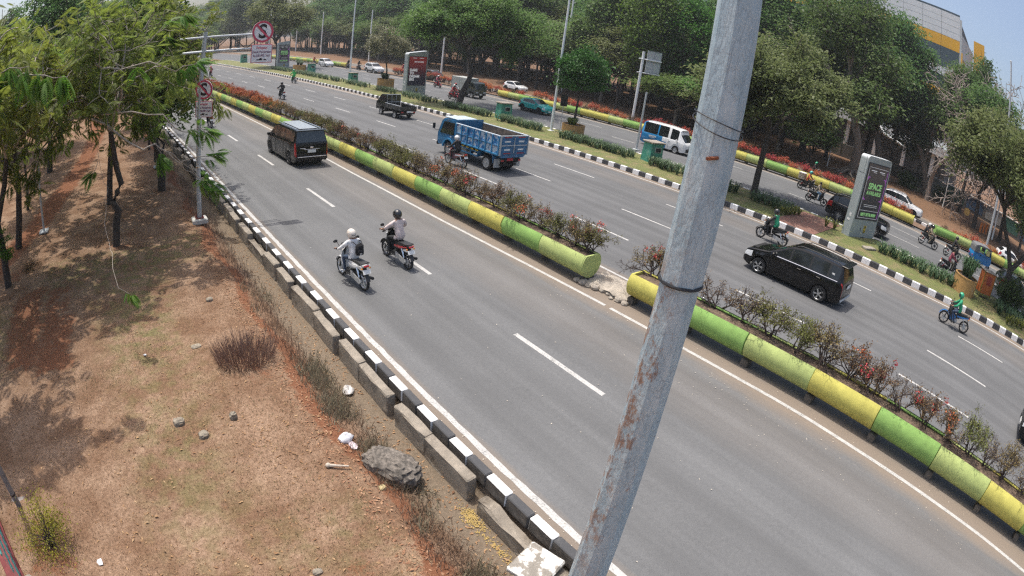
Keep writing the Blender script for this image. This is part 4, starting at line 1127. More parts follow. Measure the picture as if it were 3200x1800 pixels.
def car(name, label, cat, raw, ang, spec, group=None):
    """A body lofted along its length from a side outline, belt line and plan outline; panels of the loft become glass and lamps.
    Local frame: x forward, y left, z up, origin on the road midway between the axles."""
    S = spec
    L, W, wb, fo = S['L'], S['W'], S['wb'], S['fo']
    xf = wb / 2 + fo; xr = xf - L                    # nose and tail
    P = lambda d: xf - d                              # distance from the nose -> x
    r, gc = S['r'], S.get('gc', .2)
    paint_ = S['paint']; lower = S.get('lower', paint_)
    top, belt, plan = S['top'], S['belt'], S['plan']
    winds = S['windows']; wbx, rsx, rex, rbx = S['glass']
    xa = (fo, fo + wb)                               # axle distances from the nose
    ra = r * S.get('arch', 1.17)
    st = set(np.linspace(0, L, 34).round(3)) | {0.03, 0.10, L - .03, L - .10, wbx, rsx, rex, rbx}
    seams = S.get('seams', [])
    for a, b in winds: st |= {a, b}
    st |= set(seams)
    for c in xa:
        for k in range(13): st.add(round(c - ra * math.cos(PI * k / 12), 3))
    st |= set(S.get('extra', []))
    st = sorted(x for x in st if 0 <= x <= L)
    st2 = [st[0]]
    keys = {wbx, rsx, rex, rbx, L} | set(seams) | {x for ab in winds for x in ab} | set(S.get('extra', []))
    for x in st[1:]:
        if x - st2[-1] < 0.018:
            if x in keys: st2[-1] = x
            continue
        st2.append(x)
    st = st2
    verts, rows = [], 10
    tum = S.get('tumble', .28)
    for d in st:
        w = lerp_pts(d, plan) * W / 2
        zt = lerp_pts(d, top); be = min(lerp_pts(d, belt), zt - .06)
        zb = gc + .16 * max(0, 1 - d / .35) * .6 + .12 * max(0, 1 - (L - d) / .35)
        inarch = 0
        for c in xa:
            if abs(d - c) < ra: zb = max(zb, r + math.sqrt(max(0, ra * ra - (d - c) ** 2)) - .0); inarch = 1
        h = zt - be
        wl = w * .985; wr = w - .02 - tum * max(0, h - .06) - .02
        g = max(0.0, min(1.0, (h - .06) / .22))
        zb = min(zb, be - .12)
        x = P(d)
        sh = .93 + .05 * (1 - g)
        pts = [(w * .95, zb), (w * (1.0 if not inarch else 1.012), zb + (be - zb) * .35), (w, zb + (be - zb) * .62), (wl, be - .07), (w * .965, be)]
        lo = be + .025 + .02 * g; hi = zt - .035 - .075 * g
        if hi < lo + .01: hi = lo + .01
        pts += [(w * .955 - .01 * g - tum * (lo - be) * g, lo), (wr + .012, hi)]
        pts += [(wr - .035, min(zt - .012, hi + (zt - hi) * .62)), (wr * .62, zt - .004), (0.0, zt + .008)]
        for (yy, zz) in pts: verts.append((x, yy, zz))
        for (yy, zz) in pts[:-1]: verts.append((x, -yy, zz))
    n = 2 * rows - 1
    def vid(i, j, side): return i * n + (j if (side > 0 or j == rows - 1) else rows + j)
    F = {}
    def put(k, f): F.setdefault(k, []).append(f)
    for i in range(len(st) - 1):
        a, b = st[i], st[i + 1]; m = (a + b) / 2
        for j in range(rows - 1):
            for s in (1, -1):
                f = [vid(i, j, s), vid(i + 1, j, s), vid(i + 1, j + 1, s), vid(i, j + 1, s)]
                if s < 0: f.reverse()
                k = 'body'
                sd = '#L' if s > 0 else '#R'
                wi = [q for q, (wa, wz) in enumerate(winds) if wa - 1e-6 <= a and b <= wz + 1e-6]
                di = [q for q in range(len(seams) - 1) if seams[q] - 1e-6 <= a and b <= seams[q + 1] + 1e-6]
                if j == 5 and wi: k = 'side_window' + sd + str(wi[0])
                elif j >= 7 and wbx - 1e-6 <= a and b <= rsx + 1e-6: k = 'windscreen'
                elif j >= 7 and rex - 1e-6 <= a and b <= rbx + 1e-6: k = 'rear_window'
                elif j == 5 and S.get('blackpillar', True) and winds[0][0] <= m <= winds[-1][1]: k = 'pillar' + sd + str(sum(m > wz for wa, wz in winds))
                elif j == 5 and rex <= m and S.get('wrapglass') : k = 'rear_window'
                elif j in (2, 3) and m < S.get('hl', .42) and m > .03: k = 'headlight' + sd
                elif j in S.get('tlrows', (2, 3)) and m > L - S.get('tl', .28): k = 'tail_light' + sd
                elif j == 0 and S.get('lower'): k = 'lower_trim'
                elif j >= 7 and m < wbx and m > .05: k = 'bonnet'
                elif 1 <= j <= 4 and di: k = 'door' + sd + str(di[0])
                put(k, f)
    for i, front in ((0, True), (len(st) - 1, False)):
        for j in range(rows - 1):
            if j == rows - 2: f = [vid(i, j, 1), vid(i, j + 1, 1), vid(i, j, -1)]
            else: f = [vid(i, j, 1), vid(i, j + 1, 1), vid(i, j + 1, -1), vid(i, j, -1)]
            if not front: f.reverse()
            k = 'body'
            if front and j in S.get('grille', (1, 2)): k = 'grille'
            if not front and j in S.get('rearglass_rows', ()): k = 'rear_window'
            if j == 0: k = 'bumper#' + ('f' if front else 'r')
            put(k, f)
    t = thing(name, label, cat, (raw[0], raw[1], 0), ang, group)
    gl = S.get('glassmat', GLASS)
    mats = {'body': paint_, 'door': paint_, 'bonnet': paint_, 'side_window': gl, 'windscreen': gl, 'rear_window': S.get('rearglass', gl), 'pillar': BLKPLASTIC, 'headlight': CLEARLAMP, 'tail_light': REDLAMP, 'lower_trim': lower, 'grille': BLKPLASTIC, 'bumper': S.get('bumper', paint_), 'roof': BLKPLASTIC}
    for k, fs in F.items():
        nm = k.split('#')[0]
        sheet(t, nm, fs, verts, mats[nm])
    mb = MB()
    mb.box((P(L / 2), 0, (gc + lerp_pts(L / 2, belt)) / 2), (L - .5, W - .62, lerp_pts(L / 2, belt) - gc - .15))
    mb.box((P(L / 2), 0, gc + .12), (wb - 2 * ra - .08, W - .12, .14))
    mb.build('underbody', UNDER, t)
    hw = S.get('tw', .2)
    for c in xa:
        for s in (1, -1): add_wheel(t, P(c), s * (W / 2 - hw / 2 - .012), r, hw, S.get('rim', 'alloy'))
    mx = P(winds[0][0] + S.get('mir', .05)); mz = lerp_pts(winds[0][0], belt)
    mp = S.get('mirror', paint_)
    for s in (1, -1):
        mb = MB(); mb.bbox((mx, s * (W / 2 + .09), mz + .07), (.12, .2, .15), .035); mb.box((mx, s * (W / 2 - .01), mz + .03), (.06, .08, .05))
        mb.build('wing_mirror', mp, t)
    for dd in S.get('handles', []):
        for s in (1, -1):
            mb = MB(); mb.bbox((P(dd), s * (lerp_pts(dd, plan) * W / 2 + .006), lerp_pts(dd, belt) - .13), (.19, .035, .035), .01)
            mb.build('door_handle', S.get('handlemat', paint_), t)
    for dd in S.get('seams', []):
        for s in (1, -1):
            mb = MB(); zb_, zt_ = gc + .08, lerp_pts(dd, belt) - .02
            mb.box((P(dd), s * (lerp_pts(dd, plan) * W / 2 - .001), (zb_ + zt_) / 2), (.012, .01, zt_ - zb_)); mb.build('door_seam', UNDER, t)
    pz = S.get('platez', .62); 
    mb = MB(); mb.bbox((xr - .022, 0, pz), (.02, .46, .15), .006); mb.build('number_plate', S.get('platemat', PLATE), t)
    mb = MB(); mb.bbox((xf + .02, 0, S.get('fplatez', .42)), (.02, .44, .13), .006); mb.build('number_plate', S.get('platemat', PLATE), t)
    if S.get('beltline'):
        a, b = winds[0][0], winds[-1][1]
        for s in (1, -1):
            mb = MB()
            ds = [a + (b - a) * k / 14 for k in range(15)]
            mb.tube([(P(d), s * (lerp_pts(d, plan) * W / 2 * .968), lerp_pts(d, belt) + .004) for d in ds], .016, 5)
            mb.build('trim_strip', S['beltline'], t)
    if S.get('rails'):
        a, b = rsx + .15, rex - .1
        for s in (1, -1):
            mb = MB(); ds = [a + (b - a) * k / 12 for k in range(13)]
            q = [(P(d), s * (lerp_pts(d, plan) * W / 2 - .02 - tum * (lerp_pts(d, top) - lerp_pts(d, belt)) - .06), lerp_pts(d, top) + .035 - (.05 if k in (0, 12) else 0)) for k, d in enumerate(ds)]
            mb.tube(q, .02, 5); mb.build('roof_rail', S['rails'], t)
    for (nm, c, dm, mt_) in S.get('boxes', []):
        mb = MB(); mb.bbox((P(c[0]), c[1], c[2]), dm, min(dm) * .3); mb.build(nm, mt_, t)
    return t

pBLK = paint('black', (0.004, 0.004, 0.005), 0.0, 0.22, 0.28); pBLK.node_tree.nodes['Principled BSDF'].inputs['Specular IOR Level'].default_value = .3
pWHT = paint('white', (0.72, 0.73, 0.73))
pTEAL = paint('teal', (0.0, 0.40, 0.36))
pBLUE = paint('bajaj_blue', (0.012, 0.17, 0.42), rough=.45, coat=.3)
pROOFGLARE = paint('silver', (0.42, 0.44, 0.45), 0.6)  # silver grey stands in for glare on the black van's roof
pDGREY = paint('dark_grey', (0.05, 0.055, 0.06), 0.3)
PLAN = [(0, .80), (.1, .88), (.35, .96), (.9, 1), (9, 1)]
def plan(L, tail=.90): return [(0, .78), (.08, .86), (.3, .95), (.8, 1), (L - .8, 1), (L - .25, .97), (L - .05, tail), (L, tail - .05)]
def mpv(**k):
    L = 4.42
    d = dict(L=L, W=1.74, wb=2.75, fo=.80, r=.318, gc=.2, tw=.2, top=[(0, .62), (.06, .80), (.25, .90), (1.0, 1.05), (1.12, 1.09), (1.95, 1.60), (2.3, 1.665), (3.0, 1.69), (3.9, 1.66), (4.17, 1.62), (4.36, 1.06), (4.40, .95), (4.42, .62)],
             belt=[(0, .72), (1.2, .98), (2.5, 1.02), (4.42, 1.06)], plan=plan(L), windows=[(1.32, 1.98), (2.05, 2.85), (2.92, 3.62), (3.70, 4.12)], glass=(1.13, 1.95, 4.17, 4.36), paint=pBLK,
             rim='alloy', handles=[2.5, 3.35], seams=[1.3, 2.02, 2.9, 3.66], beltline=CHROME, rails=BLKPLASTIC, hl=.40, tl=.16, tlrows=(3,), platez=.83)
    d.update(k); return d
def suv(**k):
    L = 4.7
    d = dict(L=L, W=1.85, wb=2.75, fo=.88, r=.375, gc=.25, tw=.25, top=[(0, .70), (.06, .95), (.2, 1.06), (1.2, 1.16), (1.35, 1.2), (2.05, 1.72), (2.5, 1.80), (3.6, 1.79), (4.2, 1.70), (4.3, 1.66), (4.58, 1.2), (4.66, 1.05), (4.7, .7)],
             belt=[(0, .85), (1.3, 1.10), (3, 1.14), (4.7, 1.22)], plan=plan(L), windows=[(1.5, 2.15), (2.22, 3.05), (3.12, 3.85), (3.92, 4.28)], glass=(1.36, 2.05, 4.28, 4.58), paint=pBLK, rim='multi',
             handles=[2.7, 3.55], seams=[1.5, 2.2, 3.1], rails=CHROME, beltline=CHROME, hl=.45, tl=.45, platez=.95, fplatez=.55, lower=BLKPLASTIC)
    d.update(k); return d
def hatch(**k):
    L = 4.2
    d = dict(L=L, W=1.79, wb=2.62, fo=.82, r=.33, gc=.19, tw=.21, top=[(0, .62), (.06, .82), (.25, .93), (1.0, 1.02), (1.1, 1.06), (1.9, 1.50), (2.3, 1.565), (3.0, 1.55), (3.6, 1.46), (4.0, 1.12), (4.14, .98), (4.2, .62)],
             belt=[(0, .75), (1.2, .96), (2.6, 1.0), (4.2, 1.08)], plan=plan(L), windows=[(1.3, 2.05), (2.12, 2.9), (2.97, 3.42)], glass=(1.12, 1.9, 3.55, 4.0), paint=pTEAL, rim='dark', handles=[2.55, 3.2], seams=[1.3, 2.08, 2.95],
             lower=BLKPLASTIC, hl=.4, tl=.4, platez=.85)
    d.update(k); return d
def van(**k):
    L = 5.15
    d = dict(L=L, W=1.92, wb=3.2, fo=.92, r=.34, gc=.22, tw=.22, top=[(0, .72), (.06, .92), (.25, 1.04), (.75, 1.18), (.85, 1.22), (1.65, 1.82), (2.1, 1.91), (4.6, 1.925), (4.95, 1.89), (5.09, 1.30), (5.13, 1.15), (5.15, .6)],
             belt=[(0, .8), (1.0, 1.10), (5.15, 1.28)], plan=plan(L, .95), windows=[(1.05, 1.95), (2.05, 3.35), (3.45, 4.78)], glass=(.86, 1.65, 4.95, 5.09), paint=pBLK, rim='dark', handles=[1.85, 2.2], seams=[1.0, 2.0, 3.4],
             hl=.45, tl=.14, tlrows=(1, 2, 3), platez=.84, tumble=.2, beltline=None, rearglass=pm('tinted_rear_glass', (0.035, 0.045, 0.055), 0.1, 0.2, 3, coat=.5))
    d.update(k); return d
def hd(y, x=0): return head(y, x)

t = car('minivan_car', 'black seven-seat family car with chrome belt trim on the second carriageway', 'car', (20.93, 6.35), hd(6.4) - .03, mpv(boxes=[('roof_spoiler', (4.2, 0, 1.63), (.28, 1.3, .05), pBLK), ('lower_bumper', (4.42, 0, .34), (.1, 1.3, .08), STEEL), ('window_sticker', (3.86, .757, 1.24), (.12, .012, .09), PLATE)]))
t = car('passenger_van', 'black van with silver roof strips seen from behind in the near carriageway', 'van', (9.55, 29.55), hd(29.5) + .0, van(boxes=[('roof_rail', (3.2, .66, 1.945), (2.9, .05, .035), CHROME), ('roof_rail', (3.2, -.66, 1.945), (2.9, .05, .035), CHROME), ('roof_panel', (3.3, 0, 1.937), (2.7, 1.0, .02), pROOFGLARE),  # the van's pale roof sheet is glare painted over black roof
    ('badge', (5.145, 0, 1.03), (.03, .18, .08), CHROME), ('trim_strip', (5.15, .5, 1.0), (.02, .3, .025), CHROME), ('trim_strip', (5.15, 0, .94), (.02, .9, .02), CHROME), ('rear_bumper', (5.14, 0, .48), (.12, 1.76, .22), pBLK), ('bumper_strip', (5.205, 0, .56), (.02, 1.6, .035), CHROME), ('roof_spoiler', (4.98, 0, 1.9), (.22, 1.6, .045), pBLK)]))
# a chrome badge of two linked curves on the van's tailgate is the box badge above; oncoming cars follow
t = car('suv', 'black off-road car half hidden behind the grey display pillar', 'car', (37.95, 8.2), hd(8) + PI + .02, suv())
t = car('suv', 'white off-road car waiting on the service road behind the yellow pipe end', 'car', (54.9, 7.8), hd(8) + PI - .02, suv(paint=pWHT, mirror=pWHT, rails=STEEL, lower=BLKPLASTIC, rim='dark', L=4.7))
t = car('saloon_car', 'white car on the service road seen through shrubs at the right edge', 'car', (57.4, -6.0), hd(-3) + PI + .25, hatch(paint=pWHT))
t = car('crossover_car', 'teal green taxi crossover on the far carriageway', 'taxi', (41.75, 45.3), hd(45) + PI + .0, hatch(boxes=[('roof_fin', (3.3, 0, 1.57), (.14, .04, .06), BLKPLASTIC)]))
t = car('suv', 'white crossover passing the small flowering tree on the far carriageway', 'car', (44.4, 91.8), hd(90) + PI, suv(paint=pWHT, rim='multi', L=4.6))
t = car('minivan_car', 'white family car beside the short far pipe row', 'car', (41.4, 108.4), hd(100) + PI, mpv(paint=pWHT, rails=None, beltline=None))
t = car('suv', 'dark grey car half hidden behind the red display pillar', 'car', (48.4, 77.5), hd(77) + PI - .05, suv(paint=pDGREY))
t = car('parked_car', 'white car behind flowering shrubs on the far service road', 'car', (56.8, 67.0), hd(67) + PI, hatch(paint=pWHT, L=4.2))
t = car('saloon_car', 'dark grey car cut off by the right edge beside the median shrubs', 'car', (42.4, -5.6), hd(-4, 40) + PI, hatch(paint=pDGREY))
t = car('saloon_car', 'black car nose just entering at the lower right edge', 'car', (18.75, -7.35), hd(-6, 18), mpv())

# ---- minibus: white with a blue rear half
def minibus():
    d = dict(L=4.9, W=1.72, wb=2.57, fo=1.05, r=.32, gc=.22, tw=.2, top=[(0, .75), (.05, 1.0), (.22, 1.14), (.75, 1.72), (.82, 1.80), (.86, 2.06), (1.1, 2.16), (2.2, 2.24), (4.4, 2.24), (4.75, 2.14), (4.86, 1.4), (4.88, 1.1), (4.9, .6)],
             belt=[(0, .95), (.8, 1.12), (4.9, 1.14)], plan=plan(4.9, .95), windows=[(.95, 1.75), (2.0, 3.0), (3.12, 4.6)], glass=(.22, .76, 4.76, 4.86), paint=pWHT, rim='steel', handles=[1.8], seams=[.9, 1.85, 3.05], tumble=.14,
             hl=.35, tl=.1, tlrows=(1, 2, 3), platez=.7, platemat=YELPLATE, blackpillar=False, bumper=BLKPLASTIC, extra=[2.9, 3.2], fplatez=.5)
    t = car('minibus', 'white minibus with a blue rear half and raised roof on the far carriageway', 'minibus', (41.6, 27.3), hd(27) + PI + .01, d)
    pB = paint('minibus_blue', (0.01, 0.17, 0.38))
    # the blue half is a painted panel over the rear body
    xf = d['wb'] / 2 + d['fo']
    for me, p in [(c.data, p) for c in t.children if c.name.split('.')[0] in ('body', 'door') for p in c.data.polygons]:
        if len(me.materials) < 2: me.materials.append(pB)
        dd = xf - p.center.x
        lim = 2.55 + max(0, p.center.z - 1.1) * .55 - (.5 if p.center.z < .75 else 0)
        if dd > lim and p.center.z < 2.16: p.material_index = 1
    for s in (1, -1):
        for (x, z, l, h) in ((3.55, .98, .8, .09), (3.62, .86, .6, .04), (3.4, .99, .12, .14)):
            mb = MB(); mb.box((xf - x, s * .868, z), (l, .006, h)); mb.build('side_print', PLATE, t)
    for s in (.3, -.3):
        pass
    mb = MB(); mb.bbox((xf - .95, 0, 2.0), (.22, 1.0, .16), .05); mb.build('roof_vent', BLKPLASTIC, t)
    mb = MB(); mb.bbox((xf - .01, 0, .47), (.1, 1.5, .34), .05); mb.build('front_bumper', BLKPLASTIC, t)
    mb = MB(); mb.bbox((xf - .13, .2, 1.02), (.02, .7, .2), .008, mat=Matrix.Rotation(-.9, 3, 'Y')); mb.build('bonnet_print', pTEAL, t)
minibus()

# ---- open tipper truck
def tipper():
    ang = hd(26) + .005
    t = thing('tipper_truck', 'blue open tipper truck with decorated side boards on the second carriageway', 'truck', (19.36, 25.55, 0), ang)
    BL = pm('tipper_blue', (0.014, 0.125, 0.27), 0.42, 0.2, 3, coat=.35, dirt=(0.12, 0.11, 0.10), dirt_amt=0.35)
    BL2 = pm('tipper_inside', (0.10, 0.085, 0.075), 0.9, 0.4, 5, dirt=(0.22, 0.18, 0.14), dirt_amt=0.5, bmp=.4)
    LBL = pm('tipper_rib_blue', (0.02, 0.20, 0.40), 0.45, 0.15, 4, coat=.3)
    # pictures painted on the boards: cloud-like white and blue shapes
    pic = bpy.data.materials.new('painted_boards'); tt, b = nodes(pic); co = coord(tt)
    n1 = noise(tt, co, 2.6, 5, .7); n2 = noise(tt, co, 6.5, 3, .6)
    c = ramp(tt, n1, [(.36, (.012, .10, .27)), (.47, (.03, .22, .5)), (.53, (.55, .62, .66)), (.62, (.28, .42, .55)), (.7, (.02, .05, .14))])
    c = mix(tt, ramp(tt, n2, [(.60, 0.), (.66, .8)]), c, (.32, .14, .17))
    tt.links.new(c, b.inputs['Base Color']); b.inputs['Roughness'].default_value = .45
    # x: rear axle at -1.9, front axle +1.75 ; cab 1.05..2.95, bed -3.05..0.95
    add = lambda nm, mt_, f, sm=None: (lambda mb: (f(mb), mb.build(nm, mt_, t, sm))[1])(MB())
    add('chassis', UNDER, lambda m: (m.box((-.2, .42, .72), (5.6, .12, .2)), m.box((-.2, -.42, .72), (5.6, .12, .2)), m.box((-1.9, 0, .48), (.2, 1.4, .2)), m.box((1.75, 0, .45), (.16, 1.4, .16)), m.box((.2, 0, .72), (.2, .8, .16)), m.box((-2.5, 0, .72), (.12, .9, .2))))
    prof = [(1.12, .62), (1.32, .62), (1.36, .95), (2.16, .98), (2.24, .60), (2.86, .58), (2.93, .75), (2.95, 1.25), (2.62, 2.12), (2.45, 2.23), (1.12, 2.26)]
    def cabf(m): m.prism([(x, z) for x, z in prof], 'y', -.9, .9)
    cab = add('cab', BL, cabf)
    me = cab.data; bm = bmesh.new(); bm.from_mesh(me)
    for v in bm.verts:
        if v.co.z > 1.35: v.co.y *= 1 - .09 * (v.co.z - 1.3) / .95
    bmesh.ops.bevel(bm, geom=[e for e in bm.edges if abs(abs(e.verts[0].co.y) - abs(e.verts[1].co.y)) < .05 and e.calc_length() > .1 and min(e.verts[0].co.z, e.verts[1].co.z) > 1], offset=.05, segments=2, affect='EDGES')
    bm.to_mesh(me); bm.free()
    for s in (1, -1):
        yw = lambda z: s * (.905 * (1 - .09 * max(0, z - 1.3) / .95))
        mb = MB(); w = [(1.32, 1.34), (2.72, 1.30), (2.62, 1.5), (2.42, 2.03), (1.36, 2.06)]
        mb.add([(x, yw(z) + s * .004, z) for x, z in w] + [(x, yw(z) - s * .03, z) for x, z in w], [(0, 1, 2, 3, 4), (9, 8, 7, 6, 5)] + [(i, i + 5, (i + 1) % 5 + 5, (i + 1) % 5) for i in range(5)])
        mb.build('side_window', GLASS, t)
        add('wheel_arch', LBL, lambda m: m.prism([(1.75 + .60 * math.cos(a), .50 + .60 * math.sin(a)) for a in np.linspace(0, PI, 12)] + [(1.75 + .5 * math.cos(a), .50 + .5 * math.sin(a)) for a in np.linspace(PI, 0, 12)], 'y', s * .82, s * .96))
        mb = MB(); mb.tube([(2.72, s * .88, 1.45), (2.95, s * 1.08, 1.42), (3.02, s * 1.16, 1.5)], .018, 5); mb.bbox((3.02, s * 1.17, 1.66), (.05, .2, .34), .02); mb.build('wing_mirror', BLKPLASTIC, t)
        mb = MB(); mb.bbox((1.55, s * .915, 1.2), (.16, .03, .04), .01); mb.build('door_handle', CHROME, t)
        mb = MB(); mb.bbox((2.96, s * .68, .9), (.04, .3, .16), .02); mb.build('headlight', CLEARLAMP, t)
    mb = MB(); mb.add([(2.965, -.78, 1.32), (2.965, .78, 1.32), (2.655, .74, 2.08), (2.655, -.74, 2.08)], [(0, 1, 2, 3)]); mb.build('windscreen', GLASS, t)
    mb = MB(); mb.add([(1.108, -.6, 1.5), (1.108, .6, 1.5), (1.108, .6, 2.05), (1.108, -.6, 2.05)], [(0, 1, 2, 3)]); mb.build('rear_window', GLASS, t)
    mb = MB(); mb.bbox((2.94, 0, .62), (.14, 1.86, .26), .04); mb.build('front_bumper', BLKPLASTIC, t)
    mb = MB(); mb.bbox((1.9, 0, 2.29), (1.35, 1.46, .06), .03); mb.build('roof_panel', pm('faded_roof', (.42, .50, .55), .5, .12, 3), t)
    # bed
    x0, x1, zf, zt_, hw = -3.02, .98, 1.12, 2.12, 1.0
    add('bed_floor', BL2, lambda m: (m.box(((x0 + x1) / 2, 0, zf - .05), (x1 - x0, 2 * hw - .08, .1)), m.box(((x0 + x1) / 2, 0, zf + .28), (x1 - x0 - .15, 2 * hw - .12, .04))))
    add('headboard', BL, lambda m: m.box((x1, 0, (zf + zt_) / 2 + .1), (.07, 2 * hw, zt_ - zf + .2)))
    for s in (1, -1):
        add('side_board', pic, lambda m: m.box(((x0 + x1) / 2, s * hw, (zf + zt_) / 2), (x1 - x0 - .1, .04, zt_ - zf)))
        add('inner_board', BL2, lambda m: m.box(((x0 + x1) / 2, s * (hw - .032), (zf + zt_) / 2), (x1 - x0 - .1, .02, zt_ - zf - .02)))
        add('top_rail', pm('rail_white_blue', (.45, .52, .58), .5, .1, 4), lambda m: m.bbox(((x0 + x1) / 2, s * (hw + .005), zt_ + .02), (x1 - x0, .09, .06), .015))
        add('middle_rail', BL, lambda m: m.bbox(((x0 + x1) / 2, s * (hw + .04), zf + .47), (x1 - x0, .05, .07), .012))
        add('bottom_rail', LBL, lambda m: m.bbox(((x0 + x1) / 2, s * (hw + .03), zf - .02), (x1 - x0, .08, .1), .015))
        for k in range(8):
            xx = x0 + .05 + (x1 - x0 - .1) * k / 7
            add('side_rib', LBL, lambda m: m.bbox((xx, s * (hw + .045), (zf + zt_) / 2), (.085, .07, zt_ - zf), .015))
        for k in range(5):
            xx = -1.1 + .42 * k
            add('side_marker', YELPLATE, lambda m: m.bbox((xx, s * (hw + .0), zf - .16), (.26, .03, .07), .01))
        add('side_guard', LBL, lambda m: (m.bbox((-.12, s * .93, .86), (2.1, .04, .08), .01), m.bbox((-.12, s * .93, .62), (2.1, .04, .08), .01), m.box((.6, s * .93, .78), (.05, .04, .5)), m.box((-.5, s * .93, .78), (.05, .04, .5))))
        add('mudguard', BL, lambda m: m.prism([(-2.62, .55), (-2.55, .98), (-2.3, 1.07), (-1.5, 1.07), (-1.22, .9), (-1.12, .62), (-1.17, .60), (-1.27, .86), (-1.52, 1.02), (-2.28, 1.02), (-2.5, .94), (-2.57, .55)], 'y', s * .5, s * 1.0))
        add('mud_flap', STEELRIM, lambda m: m.box((-2.66, s * .75, .55), (.03, .44, .5)))
        for dy in (.80, .53): add_wheel(t, -1.9, s * dy, .42, .22, 'steel')
        add_wheel(t, 1.75, s * .80, .42, .22, 'steel')
    # tailgate: two swing doors, pressed panels, rails, white and red plates
    tg = add('tailgate', BL, lambda m: (m.bbox((x0 - .03, .5, (zf + zt_) / 2), (.06, .99, zt_ - zf), .015), m.bbox((x0 - .03, -.5, (zf + zt_) / 2), (.06, .99, zt_ - zf), .015)))
    for cy in (.5, -.5):
        for cz in (zf + .27, zf + .72):
            mb = MB(); mb.bbox((x0 - .065, cy, cz), (.03, .74, .34), .012); mb.build('door_panel', BL, tg)
            mb = MB(); mb.box((x0 - .083, cy + .02, cz), (.006, .42, .09)); mb.build('name_strip', PLATE, tg)
        for cz, mt_ in ((zf + .95, REDPLATE), (zf + .06, REDPLATE)):
            mb = MB(); mb.box((x0 - .07, cy, cz), (.02, .5, .04)); mb.build('reflector', mt_, tg)
    add('tailgate_rail', STEEL, lambda m: (m.bbox((x0 - .04, 0, zt_ + .02), (.07, 2.0, .06), .012), m.bbox((x0 - .07, 0, zf + .5), (.05, 1.9, .06), .012), m.box((x0 - .09, .03, (zf + zt_) / 2), (.03, .04, .85)), m.box((x0 - .05, 1.0, (zf + zt_) / 2), (.1, .06, 1.1)), m.box((x0 - .05, -1.0, (zf + zt_) / 2), (.1, .06, 1.1))))
    add('bed_sill', BL, lambda m: m.prism([(-1.0, zf), (1.0, zf), (.82, zf - .2), (-.82, zf - .2)], 'x', x0 - .02, x0 + .1))
    add('rear_bumper', BLKPLASTIC, lambda m: (m.box((x0 + .12, 0, .78), (.1, 1.3, .16)), m.box((x0 + .22, .35, .62), (.08, .1, .4)), m.box((x0 + .22, -.35, .62), (.08, .1, .4)), m.box((x0 + .3, 0, .45), (.08, 1.2, .1))))
    add('number_plate', REDPLATE, lambda m: m.bbox((x0 + .05, .1, .80), (.02, .44, .16), .006))
    for s in (1, -1): add('tail_light', REDLAMP, lambda m: m.bbox((x0 + .06, s * .62, .74), (.05, .2, .1), .012))
    add('fuel_tank', STEELRIM, lambda m: m.bbox((.35, .66, .7), (.6, .34, .34), .05))
tipper()

